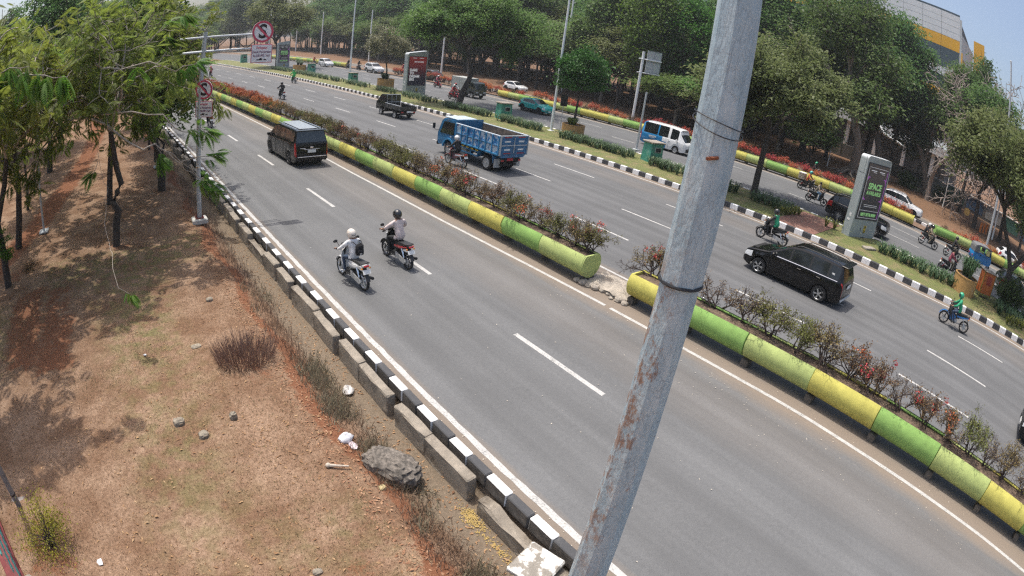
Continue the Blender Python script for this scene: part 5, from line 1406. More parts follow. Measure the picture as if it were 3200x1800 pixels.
# ---- open pickup
def pickup():
    t = thing('pickup_truck', 'small black pickup with an empty open bed on the second carriageway', 'pickup truck', (22.75, 42.35, 0), hd(42) + .02)
    K = pm('pickup_black', (0.010, 0.012, 0.012), .35, .2, 4, coat=.5, dirt=(.1, .095, .085), dirt_amt=.25)
    add = lambda nm, mt_, f, sm=None: (lambda mb: (f(mb), mb.build(nm, mt_, t, sm))[1])(MB())
    prof = [(.42, .48), (.62, .48), (.66, .78), (1.12, .82), (1.42, .5), (1.96, .42), (2.02, .62), (1.98, 1.0), (1.40, 1.70), (1.25, 1.80), (.44, 1.82)]
    cab = add('cab', K, lambda m: m.prism(prof, 'y', -.79, .79))
    bm = bmesh.new(); bm.from_mesh(cab.data)
    for v in bm.verts:
        if v.co.z > 1.05: v.co.y *= 1 - .10 * (v.co.z - 1.0) / .8
    bm.to_mesh(cab.data); bm.free()
    for s in (1, -1):
        yw = lambda z: s * (.795 * (1 - .10 * max(0, z - 1.0) / .8))
        mb = MB(); w = [(.55, 1.06), (1.78, 1.02), (1.33, 1.62), (.57, 1.66)]
        mb.add([(x, yw(z) + s * .004, z) for x, z in w] + [(x, yw(z) - s * .03, z) for x, z in w], [(0, 1, 2, 3), (7, 6, 5, 4)] + [(i, i + 4, (i + 1) % 4 + 4, (i + 1) % 4) for i in range(4)]); mb.build('side_window', GLASS, t)
        mb = MB(); mb.bbox((1.62, s * .9, 1.12), (.1, .16, .2), .03); mb.build('wing_mirror', BLKPLASTIC, t)
        add_wheel(t, 1.2, s * .70, .30, .19, 'steel'); add_wheel(t, -1.05, s * .70, .30, .19, 'steel')
        mb = MB(); mb.bbox((-1.98, s * .6, .62), (.04, .22, .1), .012); mb.build('tail_light', REDLAMP, t)
        mb = MB(); mb.bbox((2.0, s * .55, .72), (.05, .26, .14), .02); mb.build('headlight', CLEARLAMP, t)
        add('side_board', K, lambda m: m.bbox((-.78, s * .81, .92), (2.38, .05, .34), .012))
        add('side_rail', STEEL, lambda m: (m.tube([(.4, s * .82, 1.15), (-1.95, s * .82, 1.15)], .025, 6), m.tube([(.0, s * .82, .8), (.0, s * .82, 1.15)], .02, 5), m.tube([(-.98, s * .82, .8), (-.98, s * .82, 1.15)], .02, 5), m.tube([(-1.95, s * .82, .75), (-1.95, s * .82, 1.15)], .02, 5)))
    add('rear_window', GLASS, lambda m: m.add([(.412, -.6, 1.15), (.412, .6, 1.15), (.412, .57, 1.66), (.412, -.57, 1.66)], [(0, 1, 2, 3)]))
    add('windscreen', GLASS, lambda m: m.add([(1.95, -.66, 1.04), (1.95, .66, 1.04), (1.44, .6, 1.68), (1.44, -.6, 1.68)], [(0, 1, 2, 3)]))
    add('bed_floor', UNDER, lambda m: (m.box((-.78, 0, .72), (2.4, 1.6, .07)), m.box((-.2, 0, .5), (3.6, .7, .14)), m.box((-1.05, 0, .32), (.12, 1.2, .12)), m.box((1.2, 0, .32), (.12, 1.2, .12))))
    add('tailgate', K, lambda m: m.bbox((-1.97, 0, .92), (.05, 1.66, .34), .012))
    add('load_rack', STEEL, lambda m: (m.tube([(.36, .68, .78), (.36, .68, 1.84), (.36, -.68, 1.84), (.36, -.68, .78)], .026, 6), m.tube([(.36, .22, .78), (.36, .22, 1.84)], .02, 5), m.tube([(.36, -.22, .78), (.36, -.22, 1.84)], .02, 5), m.tube([(.36, .68, 1.2), (.36, -.68, 1.2)], .02, 5)))
    add('number_plate', PLATE, lambda m: m.bbox((-2.0, -.05, .66), (.02, .42, .13), .006))
    add('rear_bumper', BLKPLASTIC, lambda m: m.box((-1.9, 0, .5), (.1, 1.4, .12)))
    add('exhaust', STEELRIM, lambda m: m.tube([(-1.2, -.45, .36), (-2.0, -.45, .36)], .04, 7))
pickup()

# ---- box truck
def boxtruck():
    t = thing('box_truck', 'dark truck with a pale grey cargo box behind the forked median tree', 'truck', (41.2, 57.6, 0), hd(57) + PI)
    K = pm('boxtruck_dark', (0.03, 0.04, 0.04), .4, .2, 4, coat=.4)
    G = pm('cargo_box_panel', (.36, .38, .36), .6, .08, 1.5, dirt=(.24, .22, .19), dirt_amt=.3)
    add = lambda nm, mt_, f, sm=None: (lambda mb: (f(mb), mb.build(nm, mt_, t, sm))[1])(MB())
    add('cargo_box', G, lambda m: m.bbox((-.95, 0, 1.55), (3.1, 1.85, 1.7), .03))
    [add('box_frame', STEEL, lambda m: m.box((x, y, 1.55), (.05, .04, 1.72))) for x in (-2.5, -.95, .6) for y in (.93, -.93)]
    add('chassis', UNDER, lambda m: (m.box((0, 0, .6), (4.8, .8, .2)), m.box((1.6, 0, .4), (.15, 1.3, .15)), m.box((-1.3, 0, .4), (.15, 1.3, .15))))
    prof = [(.72, .5), (1.1, .5), (1.2, .85), (1.95, .85), (2.1, .45), (2.35, .45), (2.42, .7), (2.4, 1.15), (2.0, 1.92), (1.85, 2.0), (.74, 2.02)]
    add('cab', K, lambda m: m.prism(prof, 'y', -.86, .86))
    for s in (1, -1):
        mb = MB(); w = [(1.0, 1.2), (2.28, 1.16), (1.92, 1.82), (1.02, 1.86)]
        mb.add([(x, s * .866, z) for x, z in w], [(0, 1, 2, 3)]); mb.build('side_window', GLASS, t)
        for x in (1.6, -1.3): add_wheel(t, x, s * .75, .37, .2, 'steel')
        mb = MB(); mb.bbox((2.41, s * .6, .8), (.05, .34, .16), .02); mb.build('headlight', CLEARLAMP, t)
        mb = MB(); mb.bbox((2.2, s * 1.02, 1.5), (.08, .2, .3), .03); mb.build('wing_mirror', BLKPLASTIC, t)
    add('windscreen', GLASS, lambda m: m.add([(2.41, -.74, 1.2), (2.41, .74, 1.2), (2.03, .7, 1.88), (2.03, -.7, 1.88)], [(0, 1, 2, 3)]))
    add('number_plate', PLATE, lambda m: m.bbox((2.45, 0, .56), (.02, .42, .14), .006))
    add('front_bumper', BLKPLASTIC, lambda m: m.bbox((2.4, 0, .52), (.1, 1.7, .2), .03))
boxtruck()

# ---- three-wheeler
def bajaj():
    t = thing('auto_rickshaw', 'blue three-wheeled taxi with a grey canvas roof on the far carriageway', 'auto rickshaw', (46.75, -1.9, 0), hd(-2, 45) + PI + .05)
    CV = pm('canvas_roof', (.14, .145, .15), .85, .2, 8, bmp=.3)
    add = lambda nm, mt_, f, sm=None: (lambda mb: (f(mb), mb.build(nm, mt_, t, sm))[1])(MB())
    add('body', pBLUE, lambda m: m.prism([(-1.2, .42), (-1.3, .75), (-1.22, 1.05), (-.55, 1.10), (.25, 1.05), (.75, 1.12), (1.0, 1.0), (1.12, .62), (1.0, .38), (.3, .34), (-.5, .34)], 'y', -.62, .62))
    bm = bmesh.new(); body = [c for c in t.children][0]; bm.from_mesh(body.data)
    for v in bm.verts:
        if v.co.x > .5: v.co.y *= 1 - .5 * (v.co.x - .5) / .6
    bmesh.ops.bevel(bm, geom=bm.edges[:], offset=.035, segments=2, affect='EDGES'); bm.to_mesh(body.data); bm.free()
    add('canopy', CV, lambda m: m.prism([(-1.2, 1.42), (-1.12, 1.62), (-.8, 1.72), (.3, 1.76), (.72, 1.68), (.78, 1.6), (.3, 1.66), (-.8, 1.6), (-1.05, 1.5)], 'y', -.64, .64))
    add('rear_curtain', CV, lambda m: (m.box((-1.2, 0, 1.25), (.05, 1.2, .42)), m.box((-.95, .62, 1.33), (.5, .03, .5)), m.box((-.95, -.62, 1.33), (.5, .03, .5))))
    for s in (1, -1):
        add('pillar', pBLUE, lambda m: m.tube([(.78, s * .5, 1.08), (.62, s * .58, 1.68)], .03, 6)); add('pillar', pBLUE, lambda m: m.tube([(-.1, s * .62, 1.05), (-.1, s * .62, 1.7)], .03, 6))
        add('side_window', pm('yellowed_pane', (.5, .45, .2), .3, .1, 5), lambda m: m.box((.32, s * .622, 1.36), (.42, .015, .4)))
        add_wheel(t, -.85, s * .56, .22, .12, 'steel')
        mb = MB(); mb.bbox((-1.29, s * .42, .72), (.05, .16, .12), .02); mb.build('tail_light', REDLAMP, t)
    add_wheel(t, 1.02, .06, .22, .12, 'steel')
    add('windscreen', GLASS, lambda m: m.add([(.93, -.42, 1.08), (.93, .42, 1.08), (.72, .5, 1.64), (.72, -.5, 1.64)], [(0, 1, 2, 3)]))
    add('headlight', CLEARLAMP, lambda m: m.lathe([(.09, 0), (.09, .06), (.0001, .08)], 12, 'x', c=(1.1, 0, .8)))
    add('seat', BLKPLASTIC, lambda m: (m.bbox((-.6, 0, .95), (.5, 1.1, .2), .04), m.bbox((.15, 0, .9), (.4, .6, .2), .04)))
bajaj()
# =================================================================== MOTORCYCLES AND RIDERS
def skin_figure(name, joints, edges, mats, assign, root):
    """one continuous body grown round a skeleton: joints {name: (pos, radius)}, edges between them"""
    names = list(joints)
    idx = {n: i for i, n in enumerate(names)}
    me = bpy.data.meshes.new(name + '_skeleton')
    me.from_pydata([joints[n][0] for n in names], [(idx[a], idx[b]) for a, b in edges], [])
    o = bpy.data.objects.new(name + '_skeleton', me)
    COL.objects.link(o)
    md = o.modifiers.new('skin', 'SKIN')
    md.use_smooth_shade = True
    if not me.skin_vertices: me.skin_vertices.new()
    sv = me.skin_vertices[0].data
    for i, n in enumerate(names):
        r = joints[n][1]
        sv[i].radius = r if hasattr(r, '__len__') else (r, r)
        sv[i].use_root = (n == root)
    o.modifiers.new('sub', 'SUBSURF').levels = 1
    dg = bpy.context.evaluated_depsgraph_get()
    out = bpy.data.meshes.new_from_object(o.evaluated_get(dg))
    out.name = name
    bpy.data.objects.remove(o)
    bpy.data.meshes.remove(me)
    out.materials.clear()
    for m in mats: out.materials.append(m)
    for p in out.polygons:
        p.material_index = assign(p.center)
        p.use_smooth = True
    return out

SKIN = pm('skin', (0.30, 0.17, 0.11), 0.6, 0.1, 10)
def cloth(name, col, **k): return pm('cloth_' + name, col, 0.9, 0.22, 9, bmp=0.35, bscale=18, **k)
C_WHITE, C_GREYP, C_BLACK, C_NAVY, C_GREEN, C_RED = cloth('white', (.66, .67, .68)), cloth('washed_pink_grey', (.60, .51, .49)), cloth('black', (.02, .021, .023)), cloth('denim', (.035, .055, .095)), cloth('green', (.03, .30, .15)), cloth('red', (.33, .06, .07))
C_ORANGE, C_LGREEN, C_BLUEJ, C_KHAKI, C_MAROON = cloth('orange', (.48, .12, .05)), cloth('bright_green', (.05, .42, .10)), cloth('light_denim', (.14, .24, .34)), cloth('khaki', (.26, .22, .16)), cloth('plaid_red', (.26, .06, .09))
SHOE_W, SHOE_K = pm('white_shoe', (.6, .6, .6), .7, .1, 12), pm('black_shoe', (.03, .03, .03), .7, .2, 12)
H_WHITE, H_CREAM, H_BLACK, H_GREEN, H_RED = paint('helmet_white', (.68, .68, .66)), paint('helmet_cream', (.70, .64, .57)), paint('helmet_black', (.012, .012, .013)), paint('helmet_green', (.02, .32, .16)), paint('helmet_red', (.4, .03, .03))
VISOR = glass('visor', (.02, .022, .025), .08)

def rider_joints(lean=0.06, wide=0.0, arms=0.0, feet='floor', hx=-.14):
    J, E = {}, []
    def j(n, p, r, *to):
        J[n] = (p, r)
        for q in to: E.append((q, n))
    j('pelvis', (hx, 0, .90), (.155, .14))
    j('waist', (hx + .02 + lean * .4, 0, 1.06), (.165, .125), 'pelvis')
    j('chest', (hx + .05 + lean, 0, 1.24), (.19, .135), 'waist')
    j('collar', (hx + .06 + lean * 1.5, 0, 1.38), (.13, .09), 'chest')
    j('neck', (hx + .09 + lean * 1.7, 0, 1.44), .055, 'collar')
    j('head', (hx + .12 + lean * 1.8, 0, 1.52), (.075, .085), 'neck')
    j('crown', (hx + .13 + lean * 1.8, 0, 1.62), (.07, .08), 'head')
    j('nose', (hx + .215 + lean * 1.8, 0, 1.52), .018, 'head')
    for s, q in ((1, 'l'), (-1, 'r')):
        sh = Vector((hx + .05 + lean * 1.3, s * .185, 1.345)); wr = Vector((.42, s * .315, 1.015))
        el = (sh + wr) / 2 + Vector((-.04, s * (.09 + wide), -.075 + arms))
        j('sh' + q, sh, .082, 'collar'); j('el' + q, el, .06, 'sh' + q); j('wr' + q, wr, .032, 'el' + q)
        pa = wr + Vector((.06, s * .01, .004))
        j('palm' + q, pa, (.034, .022), 'wr' + q)
        for k in range(4):
            b0 = pa + Vector((.035, s * (.034 - .022 * k), .008))
            j(f'f{k}a' + q, b0, .0095, 'palm' + q); j(f'f{k}b' + q, b0 + Vector((.022 - .003 * abs(k - 1), 0, -.022)), .0088, f'f{k}a' + q); j(f'f{k}c' + q, b0 + Vector((-.004, 0, -.040)), .008, f'f{k}b' + q)
        j('tha' + q, pa + Vector((.005, -s * .045, -.010)), .011, 'palm' + q); j('thb' + q, pa + Vector((.03, -s * .052, -.028)), .0095, 'tha' + q)
        hp = Vector((hx, s * .09, .87)); kn = Vector((.27, s * .17, .80)) if feet == 'floor' else Vector((.28, s * .17, .78))
        an = Vector((.20, s * .16, .37)) if feet == 'floor' else Vector((.02, s * .17, .34))
        j('hip' + q, hp, .095, 'pelvis'); j('thigh' + q, (hp * .45 + kn * .55), .078, 'hip' + q); j('knee' + q, kn, .058, 'thigh' + q)
        j('calf' + q, kn * .62 + an * .38 + Vector((-.015, 0, 0)), .052, 'knee' + q); j('ank' + q, an, .038, 'calf' + q); j('heel' + q, an + Vector((-.03, 0, -.05)), .034, 'ank' + q); j('ball' + q, an + Vector((.13, s * .012, -.062)), (.036, .026), 'ank' + q); j('toe' + q, an + Vector((.19, s * .015, -.066)), (.026, .02), 'ball' + q)
    return J, E
FIG = {}
def rider(label, loc, ang, shirt, pants, helmet, shoes=SHOE_K, sleeves='long', scale=0.95, kind='scooter', group=None, lean=0.06, vest=None, visor=True, pose=0, headturn=0.0, hair=None):
    key = (kind, round(lean, 2), pose)
    if key not in FIG:
        J, E = rider_joints(lean, 0.02 * pose, .015 * pose, 'floor' if kind == 'scooter' else 'pegs')
        FIG[key] = (J, E, skin_figure('rider_body', J, E, [SKIN], lambda c: 0, 'pelvis'))
    J, E, base = FIG[key]
    me = base.copy(); me.materials.clear()
    for m in (SKIN, shirt, pants, shoes, vest or shirt): me.materials.append(m)
    hz = J['neck'][0][2]
    fore = .36 if sleeves == 'long' else .16
    for p in me.polygons:
        c = p.center
        if c.z > hz - .01: k = 0
        elif abs(c.y) > .215 and c.x > fore and c.z > .93: k = 0
        elif c.z < .37: k = 3
        elif c.z < .97 and (c.x > J['pelvis'][0][0] + .10 or c.z < .84): k = 2 if abs(c.y) < .3 and not (c.x > .3 and c.z > .92) else 0
        elif vest is not None and abs(c.y) < .2 and c.x < .3: k = 4
        else: k = 1
        p.material_index = k
    o = link('person', me, None, (loc[0], loc[1], loc[2] if len(loc) > 2 else 0), (0, 0, ang), scale)
    tag(o, label, 'person', group)
    h = Vector(J['head'][0]) + Vector((-.005, 0, .055))
    M = Matrix.Rotation(headturn, 3, 'Z')
    if helmet is not None:
        mb = MB(); mb.ell((0, 0, 0), (.145, .125, .135), 16, 10)
        # open the face
        mb2 = MB()
        for f in mb.f:
            c = sum((Vector(mb.v[i]) for i in f), Vector()) / len(f)
            if c.z < -.095 or (c.x > .075 and -.1 < c.z < .045): continue
            mb2.f.append(f); mb2.m.append(0)
        mb2.v = mb.v
        he = mb2.build('helmet', helmet, o, 50, h, (0, .06, headturn))
        md = he.modifiers.new('shell', 'SOLIDIFY'); md.thickness = .018; md.offset = 1
        if visor:
            mb = MB()
            vs = []
            for i in range(4):
                for k in range(9):
                    a = -1.15 + 2.3 * k / 8; z = .055 - .135 * i / 3
                    vs.append((.158 * math.cos(a) * math.sqrt(max(.1, 1 - (z / .2) ** 2)), .137 * math.sin(a), z))
            mb.add(vs, [(i * 9 + k, i * 9 + k + 1, (i + 1) * 9 + k + 1, (i + 1) * 9 + k) for i in range(3) for k in range(8)])
            mb.build('visor', VISOR, he, 60)
        mb = MB(); mb.tube([(-.148, -.07, -.02), (-.163, 0, -.022), (-.148, .07, -.02)], .006, 4); mb.build('helmet_rim', BLKPLASTIC, he)
    else:
        mb = MB(); mb.ell((-.015, 0, .02), (.105, .09, .095), 12, 8)
        mb.f = [f for f in mb.f if not (sum(mb.v[i][0] for i in f) / len(f) > .045 and sum(mb.v[i][2] for i in f) / len(f) < .065)]; mb.m = [0] * len(mb.f)
        mb.build('hair', hair or pm('black_hair', (.012, .01, .009), .6, .2, 20), o, 60, h)
    return o

def motorbike(label, loc, ang, body, accent=None, kind='scooter', seat=BLKPLASTIC, group=None, rim='alloy', box=None, plate=PLATE, steer=0.0, scale=1.0, mirrors=True):
    t = thing('motorcycle', label, 'motorcycle', (loc[0], loc[1], 0), ang, group)
    t.scale = (scale,) * 3
    accent = accent or body
    under = kind == 'underbone'
    r, w, wb = (.29, .075, 1.24) if under else (.275, .095, 1.27)
    xf, xr = wb / 2, -wb / 2
    add = lambda nm, mt_, f, sm=None, parent=None: (lambda mb: (f(mb), mb.build(nm, mt_, parent or t, sm))[1])(MB())
    for x in (xf, xr):
        mbt = MB(); mbt.lathe([(r * .80, -w * .38), (r * .9, -w * .5), (r * .975, -w * .36), (r, 0), (r * .975, w * .36), (r * .9, w * .5), (r * .80, w * .38), (r * .78, 0), (r * .80, -w * .38)], 24, 'y', cap=False)
        wh = mbt.build('wheel', BLACK_RUBBER, t, 40, (x, 0, r), (0, random.random(), 0))
        m = MB(); m.lathe([(r * .80, -w * .3), (r * .73, -w * .3), (r * .73, w * .3), (r * .80, w * .3)], 24, 'y', cap=False)
        for k in range(5):
            a = 2 * PI * k / 5
            m.prism([(r * q * math.cos(a + d), r * q * math.sin(a + d)) for q, d in ((.1, -.6), (.75, -.05), (.75, .07), (.1, .6))], 'y', -w * .18, w * .18)
        m.lathe([(r * .2, -w * .4), (r * .2, w * .4)], 10, 'y')
        m.build('rim', {'alloy': ALLOY, 'dark': DARKALLOY}[rim], wh)
        m = MB(); m.lathe([(r * .42, w * .5), (r * .42, w * .56), (r * .12, w * .56)], 14, 'y'); m.build('brake_disc', STEELRIM, wh)
    add('front_fender', accent if under else body, lambda m: m.prism([(xf + (r + .045) * math.cos(a), r + (r + .045) * math.sin(a)) for a in np.linspace(.25, 2.5, 10)] + [(xf + (r + .025) * math.cos(a), r + (r + .025) * math.sin(a)) for a in np.linspace(2.5, .25, 10)], 'y', -.062, .062), 30)
    add('front_fork', BLKPLASTIC, lambda m: (m.tube([(xf, .075, r), (xf - .16, .07, .74)], .02, 6), m.tube([(xf, -.075, r), (xf - .16, -.07, .74)], .02, 6), m.tube([(xf - .16, 0, .70), (xf - .22, 0, .98)], .03, 7)))
    def shield(m):
        st = [(.28, .13, xf - .32), (.42, .17, xf - .27), (.60, .205, xf - .19), (.76, .19, xf - .14), (.90, .15, xf - .13), (.97, .09, xf - .17)]
        vs = []
        for z, hw, x in st:
            for q in range(9):
                u = -1 + q / 4
                vs.append((x - .13 * u * u + (.02 if q == 4 else 0), hw * u, z))
        n = 9
        vs2 = [(x - .035, y * .92, z) for x, y, z in vs]
        b = len(vs)
        fs = [(i * n + k, i * n + k + 1, (i + 1) * n + k + 1, (i + 1) * n + k) for i in range(5) for k in range(8)]
        m.add(vs + vs2, fs + [tuple(b + q for q in reversed(f)) for f in fs] + [(i * n, (i + 1) * n, b + (i + 1) * n, b + i * n) for i in range(5)] + [(i * n + 8, b + i * n + 8, b + (i + 1) * n + 8, (i + 1) * n + 8) for i in range(5)])
    add('leg_shield', body, shield, 40)
    add('handlebar', BLKPLASTIC, lambda m: (m.tube([(xf - .30, .36, .985), (xf - .24, .2, 1.0), (xf - .2, 0, .99), (xf - .24, -.2, 1.0), (xf - .30, -.36, .985)], .016, 7), m.bbox((xf - .17, 0, 1.0), (.16, .22, .13), .04), m.tube([(xf - .31, .36, .984), (xf - .29, .25, .99)], .022, 7), m.tube([(xf - .31, -.36, .984), (xf - .29, -.25, .99)], .022, 7)))
    add('headlight', CLEARLAMP, lambda m: m.ell((xf - .09, 0, .955 if under else .80), (.035, .1, .06), 10, 6), 60)
    if mirrors:
        for s in (1, -1):
            add('mirror', BLKPLASTIC, lambda m: (m.tube([(xf - .22, s * .2, 1.0), (xf - .24, s * .28, 1.14), (xf - .26, s * .33, 1.18)], .008, 5), m.ell((xf - .27, s * .36, 1.2), (.02, .075, .05), 10, 6)), 60)
    if under:
        add('frame', body, lambda m: m.prism([(xf - .30, .88), (xf - .24, .62), (.0, .50), (-.2, .52), (-.2, .66), (.05, .64), (xf - .36, .9)], 'y', -.075, .075))
        add('side_cover', accent, lambda m: m.prism([(xf - .2, .80), (xf - .33, .36), (.05, .38), (.0, .56), (xf - .42, .72)], 'y', -.135, .135))
        add('engine', STEELRIM, lambda m: (m.bbox((.05, 0, .36), (.34, .22, .2), .04), m.ell((-.02, 0, .36), (.13, .15, .13), 10, 6)))
    else:
        add('floorboard', BLKPLASTIC, lambda m: m.bbox((.10, 0, .32), (.46, .34, .07), .02))
        add('engine', UNDER, lambda m: (m.bbox((-.22, 0, .36), (.4, .24, .2), .04), m.bbox((-.42, .09, .33), (.42, .1, .16), .03)))
        add('crankcase', STEELRIM, lambda m: m.prism([(-.12, .28), (-.62, .2), (-.68, .28), (-.62, .36), (-.12, .44)], 'y', .08, .15), 40)
    def tail(m):
        st = [(.02, .12, .44, .70), (-.15, .15, .50, .735), (-.38, .15, .58, .745), (-.60, .11, .66, .77), (-.74, .05, .74, .80)] if not under else [(.0, .08, .54, .72), (-.2, .115, .56, .74), (-.42, .115, .62, .76), (-.66, .09, .70, .80), (-.80, .04, .77, .83)]
        vs = []
        for x, hw, z0, z1 in st:
            vs += [(x, -hw * .6, z0), (x, -hw, (z0 + z1) / 2), (x, -hw * .85, z1), (x, hw * .85, z1), (x, hw, (z0 + z1) / 2), (x, hw * .6, z0)]
        m.add(vs, [(i * 6 + k, i * 6 + (k + 1) % 6, (i + 1) * 6 + (k + 1) % 6, (i + 1) * 6 + k) for i in range(4) for k in range(6)] + [(0, 1, 2, 3, 4, 5), (29, 28, 27, 26, 25, 24)])
    add('tail_body', body, tail, 35)
    for s in (1, -1):
        add('side_panel', accent, lambda m: m.prism([(-.05, .60), (-.4, .64), (-.72, .755), (-.70, .775), (-.36, .70), (-.03, .66)], 'y', s * .118, s * .155))
    add('seat', seat, lambda m: m.prism([(.14, .74), (.12, .775), (-.12, .78), (-.28, .80), (-.58, .83), (-.64, .81), (-.60, .76), (-.2, .73)], 'y', -.125, .125), 30)
    add('grab_rail', BLKPLASTIC, lambda m: m.tube([(-.5, .14, .79), (-.72, .12, .84), (-.76, 0, .845), (-.72, -.12, .84), (-.5, -.14, .79)], .014, 6))
    add('tail_light', REDLAMP, lambda m: m.bbox((-.765, 0, .77), (.06, .16, .06), .015))
    add('rear_fender', BLKPLASTIC, lambda m: m.add([(-.66, -.06, .70), (-.66, .06, .70), (-.92, -.055, .36), (-.92, .055, .36), (-.63, -.06, .69), (-.63, .06, .69), (-.9, -.055, .35), (-.9, .055, .35)], [(0, 1, 3, 2), (5, 4, 6, 7), (0, 2, 6, 4), (1, 5, 7, 3), (2, 3, 7, 6)]))
    add('number_plate', plate, lambda m: m.bbox((-.80, 0, .615), (.012, .25, .13), .004, mat=Matrix.Rotation(.5, 3, 'Y')))
    for s in (1, -1):
        add('indicator', AMBERLAMP, lambda m: m.ell((-.74, s * .13, .70), (.03, .035, .025), 8, 5), 60)
        add('suspension', CHROME if s > 0 else REDLAMP, lambda m: m.tube([(xr + .02, s * .11, r + .04), (-.42, s * .11, .63)], .026, 7))
    add('exhaust', STEELRIM if under else BLKPLASTIC, lambda m: m.tube([(.0, -.13, .25), (-.3, -.15, .27), (-.42, -.16, .30), (-.85, -.17, .40)], [.02, .022, .05, .045], 9), 40)
    add('foot_peg', BLKPLASTIC, lambda m: (m.tube([(.02, .25, .29), (.02, -.25, .29)], .015, 5), m.tube([(-.1, .12, .26), (-.16, .22, .03)], .01, 4)))
    if box is not None:
        add('luggage_rack', BLKPLASTIC, lambda m: m.bbox((-.74, 0, .86), (.3, .3, .03), .01))
    return t

def ride(y, x=0, rev=False, d=0.0): return head(y, x) + (PI if rev else 0) + d
GB = 'motorcycles in the traffic'
# --- the two riders in the near carriageway
a = ride(13.2) + .08
motorbike('white and grey scooter ridden by the person in a white hooded jacket', (5.97, 13.28), a, pWHT, pWHT, rim='alloy')
rider('person in a white hooded jacket and cream helmet riding a white scooter', (5.97, 13.28), a, C_WHITE, C_NAVY, H_CREAM, SHOE_W, 'long', .93, pose=1)
hz = ride(13.2) + .08
# small black backpack worn by that rider
def backpack():
    M = Matrix.Rotation(a, 4, 'Z'); M.translation = (5.97, 13.28, 0)
    t = thing('backpack', 'small black backpack worn over the white hooded jacket', 'backpack', M @ Vector((-.30, -.05, 1.10)) * 1.0, a)
    K = cloth('backpack_black', (.016, .016, .018))
    mb = MB(); mb.bbox((0, 0, 0), (.14, .25, .34), .05); mb.build('bag', K, t, 40)
    mb = MB(); mb.bbox((-.08, 0, -.06), (.05, .19, .17), .03); mb.build('front_pocket', K, t, 40)
    mb = MB(); mb.tube([(.03, .1, .15), (.14, .13, .2), (.26, .13, .16)], .014, 5); mb.tube([(.03, -.1, .15), (.14, -.12, .2), (.26, -.12, .16)], .014, 5); mb.tube([(-.02, -.04, .17), (0, 0, .21), (-.02, .04, .17)], .01, 5); mb.build('strap', K, t)
    mb = MB(); mb.box((-.108, .01, -.09), (.006, .05, .02)); mb.box((-.108, .03, -.12), (.006, .012, .05)); mb.box((-.108, -.01, -.12), (.006, .012, .05)); mb.build('zip_pull', PLATE, t)
backpack()
a = ride(14) + .05
motorbike('red and black scooter ridden by the person in a grey pink shirt', (7.84, 14.02), a, BLKPLASTIC, paint('red', (.42, .02, .025)), rim='dark')
rider('person in a short-sleeved grey pink shirt and black helmet on a red scooter', (7.84, 14.02), a, C_GREYP, C_BLACK, H_BLACK, SHOE_K, 'short', 1.0, pose=2)
# --- the second carriageway
a = ride(9.5) - .05
motorbike('black scooter of the rider in a green vest beside the median kerb', (25.32, 9.49), a, pBLK, BLKPLASTIC, rim='dark')
rider('person in a green delivery vest and dark cap-style helmet beside the median kerb', (25.32, 9.49), a, C_BLACK, C_BLACK, H_BLACK, SHOE_K, 'long', .97, vest=C_GREEN)
a = ride(-.7, 26)
motorbike('blue and black underbone motorcycle near the right edge', (25.66, -.72), a, BLKPLASTIC, paint('blue', (.02, .16, .45)), 'underbone', rim='dark')
rider('person in a green jacket and green helmet on a blue motorcycle', (25.66, -.72), a, C_GREEN, C_NAVY, H_GREEN, SHOE_K, 'long', .98, 'underbone', pose=1)
a = ride(25.3) + .12
motorbike('pale red-brown scooter partly behind the median shrubs beside the tipper truck', (17.4, 24.9), a, paint('rose', (.30, .10, .10)), pWHT, rim='alloy')
rider('person in a dark jacket and white helmet beside the blue tipper truck', (17.4, 24.9), a, C_BLACK, C_BLACK, H_WHITE, SHOE_K, 'long', 1.0)
a = ride(74)
motorbike('dark motorcycle far ahead close to the striped median kerb', (23.5, 73.6), a, BLKPLASTIC)
rider('person in bright green riding far ahead close to the striped median kerb', (23.5, 73.6), a, C_LGREEN, C_LGREEN, H_GREEN, SHOE_K, 'long', 1.1)
a = ride(56)
motorbike('dark motorcycle half hidden behind the orange flowering hedge', (16.7, 56.2), a, BLKPLASTIC)
rider('person in dark grey half hidden behind the orange flowering hedge', (16.7, 56.2), a, C_BLACK, C_BLACK, H_BLACK, SHOE_K, 'long', 1.05)
a = ride(92)
motorbike('motorcycle of the farthest red-dressed rider', (14.9, 92.5), a, BLKPLASTIC)
rider('person in red, the farthest rider near the top of the hedge', (14.9, 92.5), a, C_RED, C_BLACK, H_RED, SHOE_K, 'long', 1.1)
a = ride(43)
motorbike('dark motorcycle half hidden behind the lower no-stopping sign', (6.8, 42.3), a, BLKPLASTIC)
rider('person in black half hidden behind the lower no-stopping sign', (6.8, 42.3), a, C_BLACK, C_BLACK, H_BLACK, SHOE_K, 'long', 1.05)
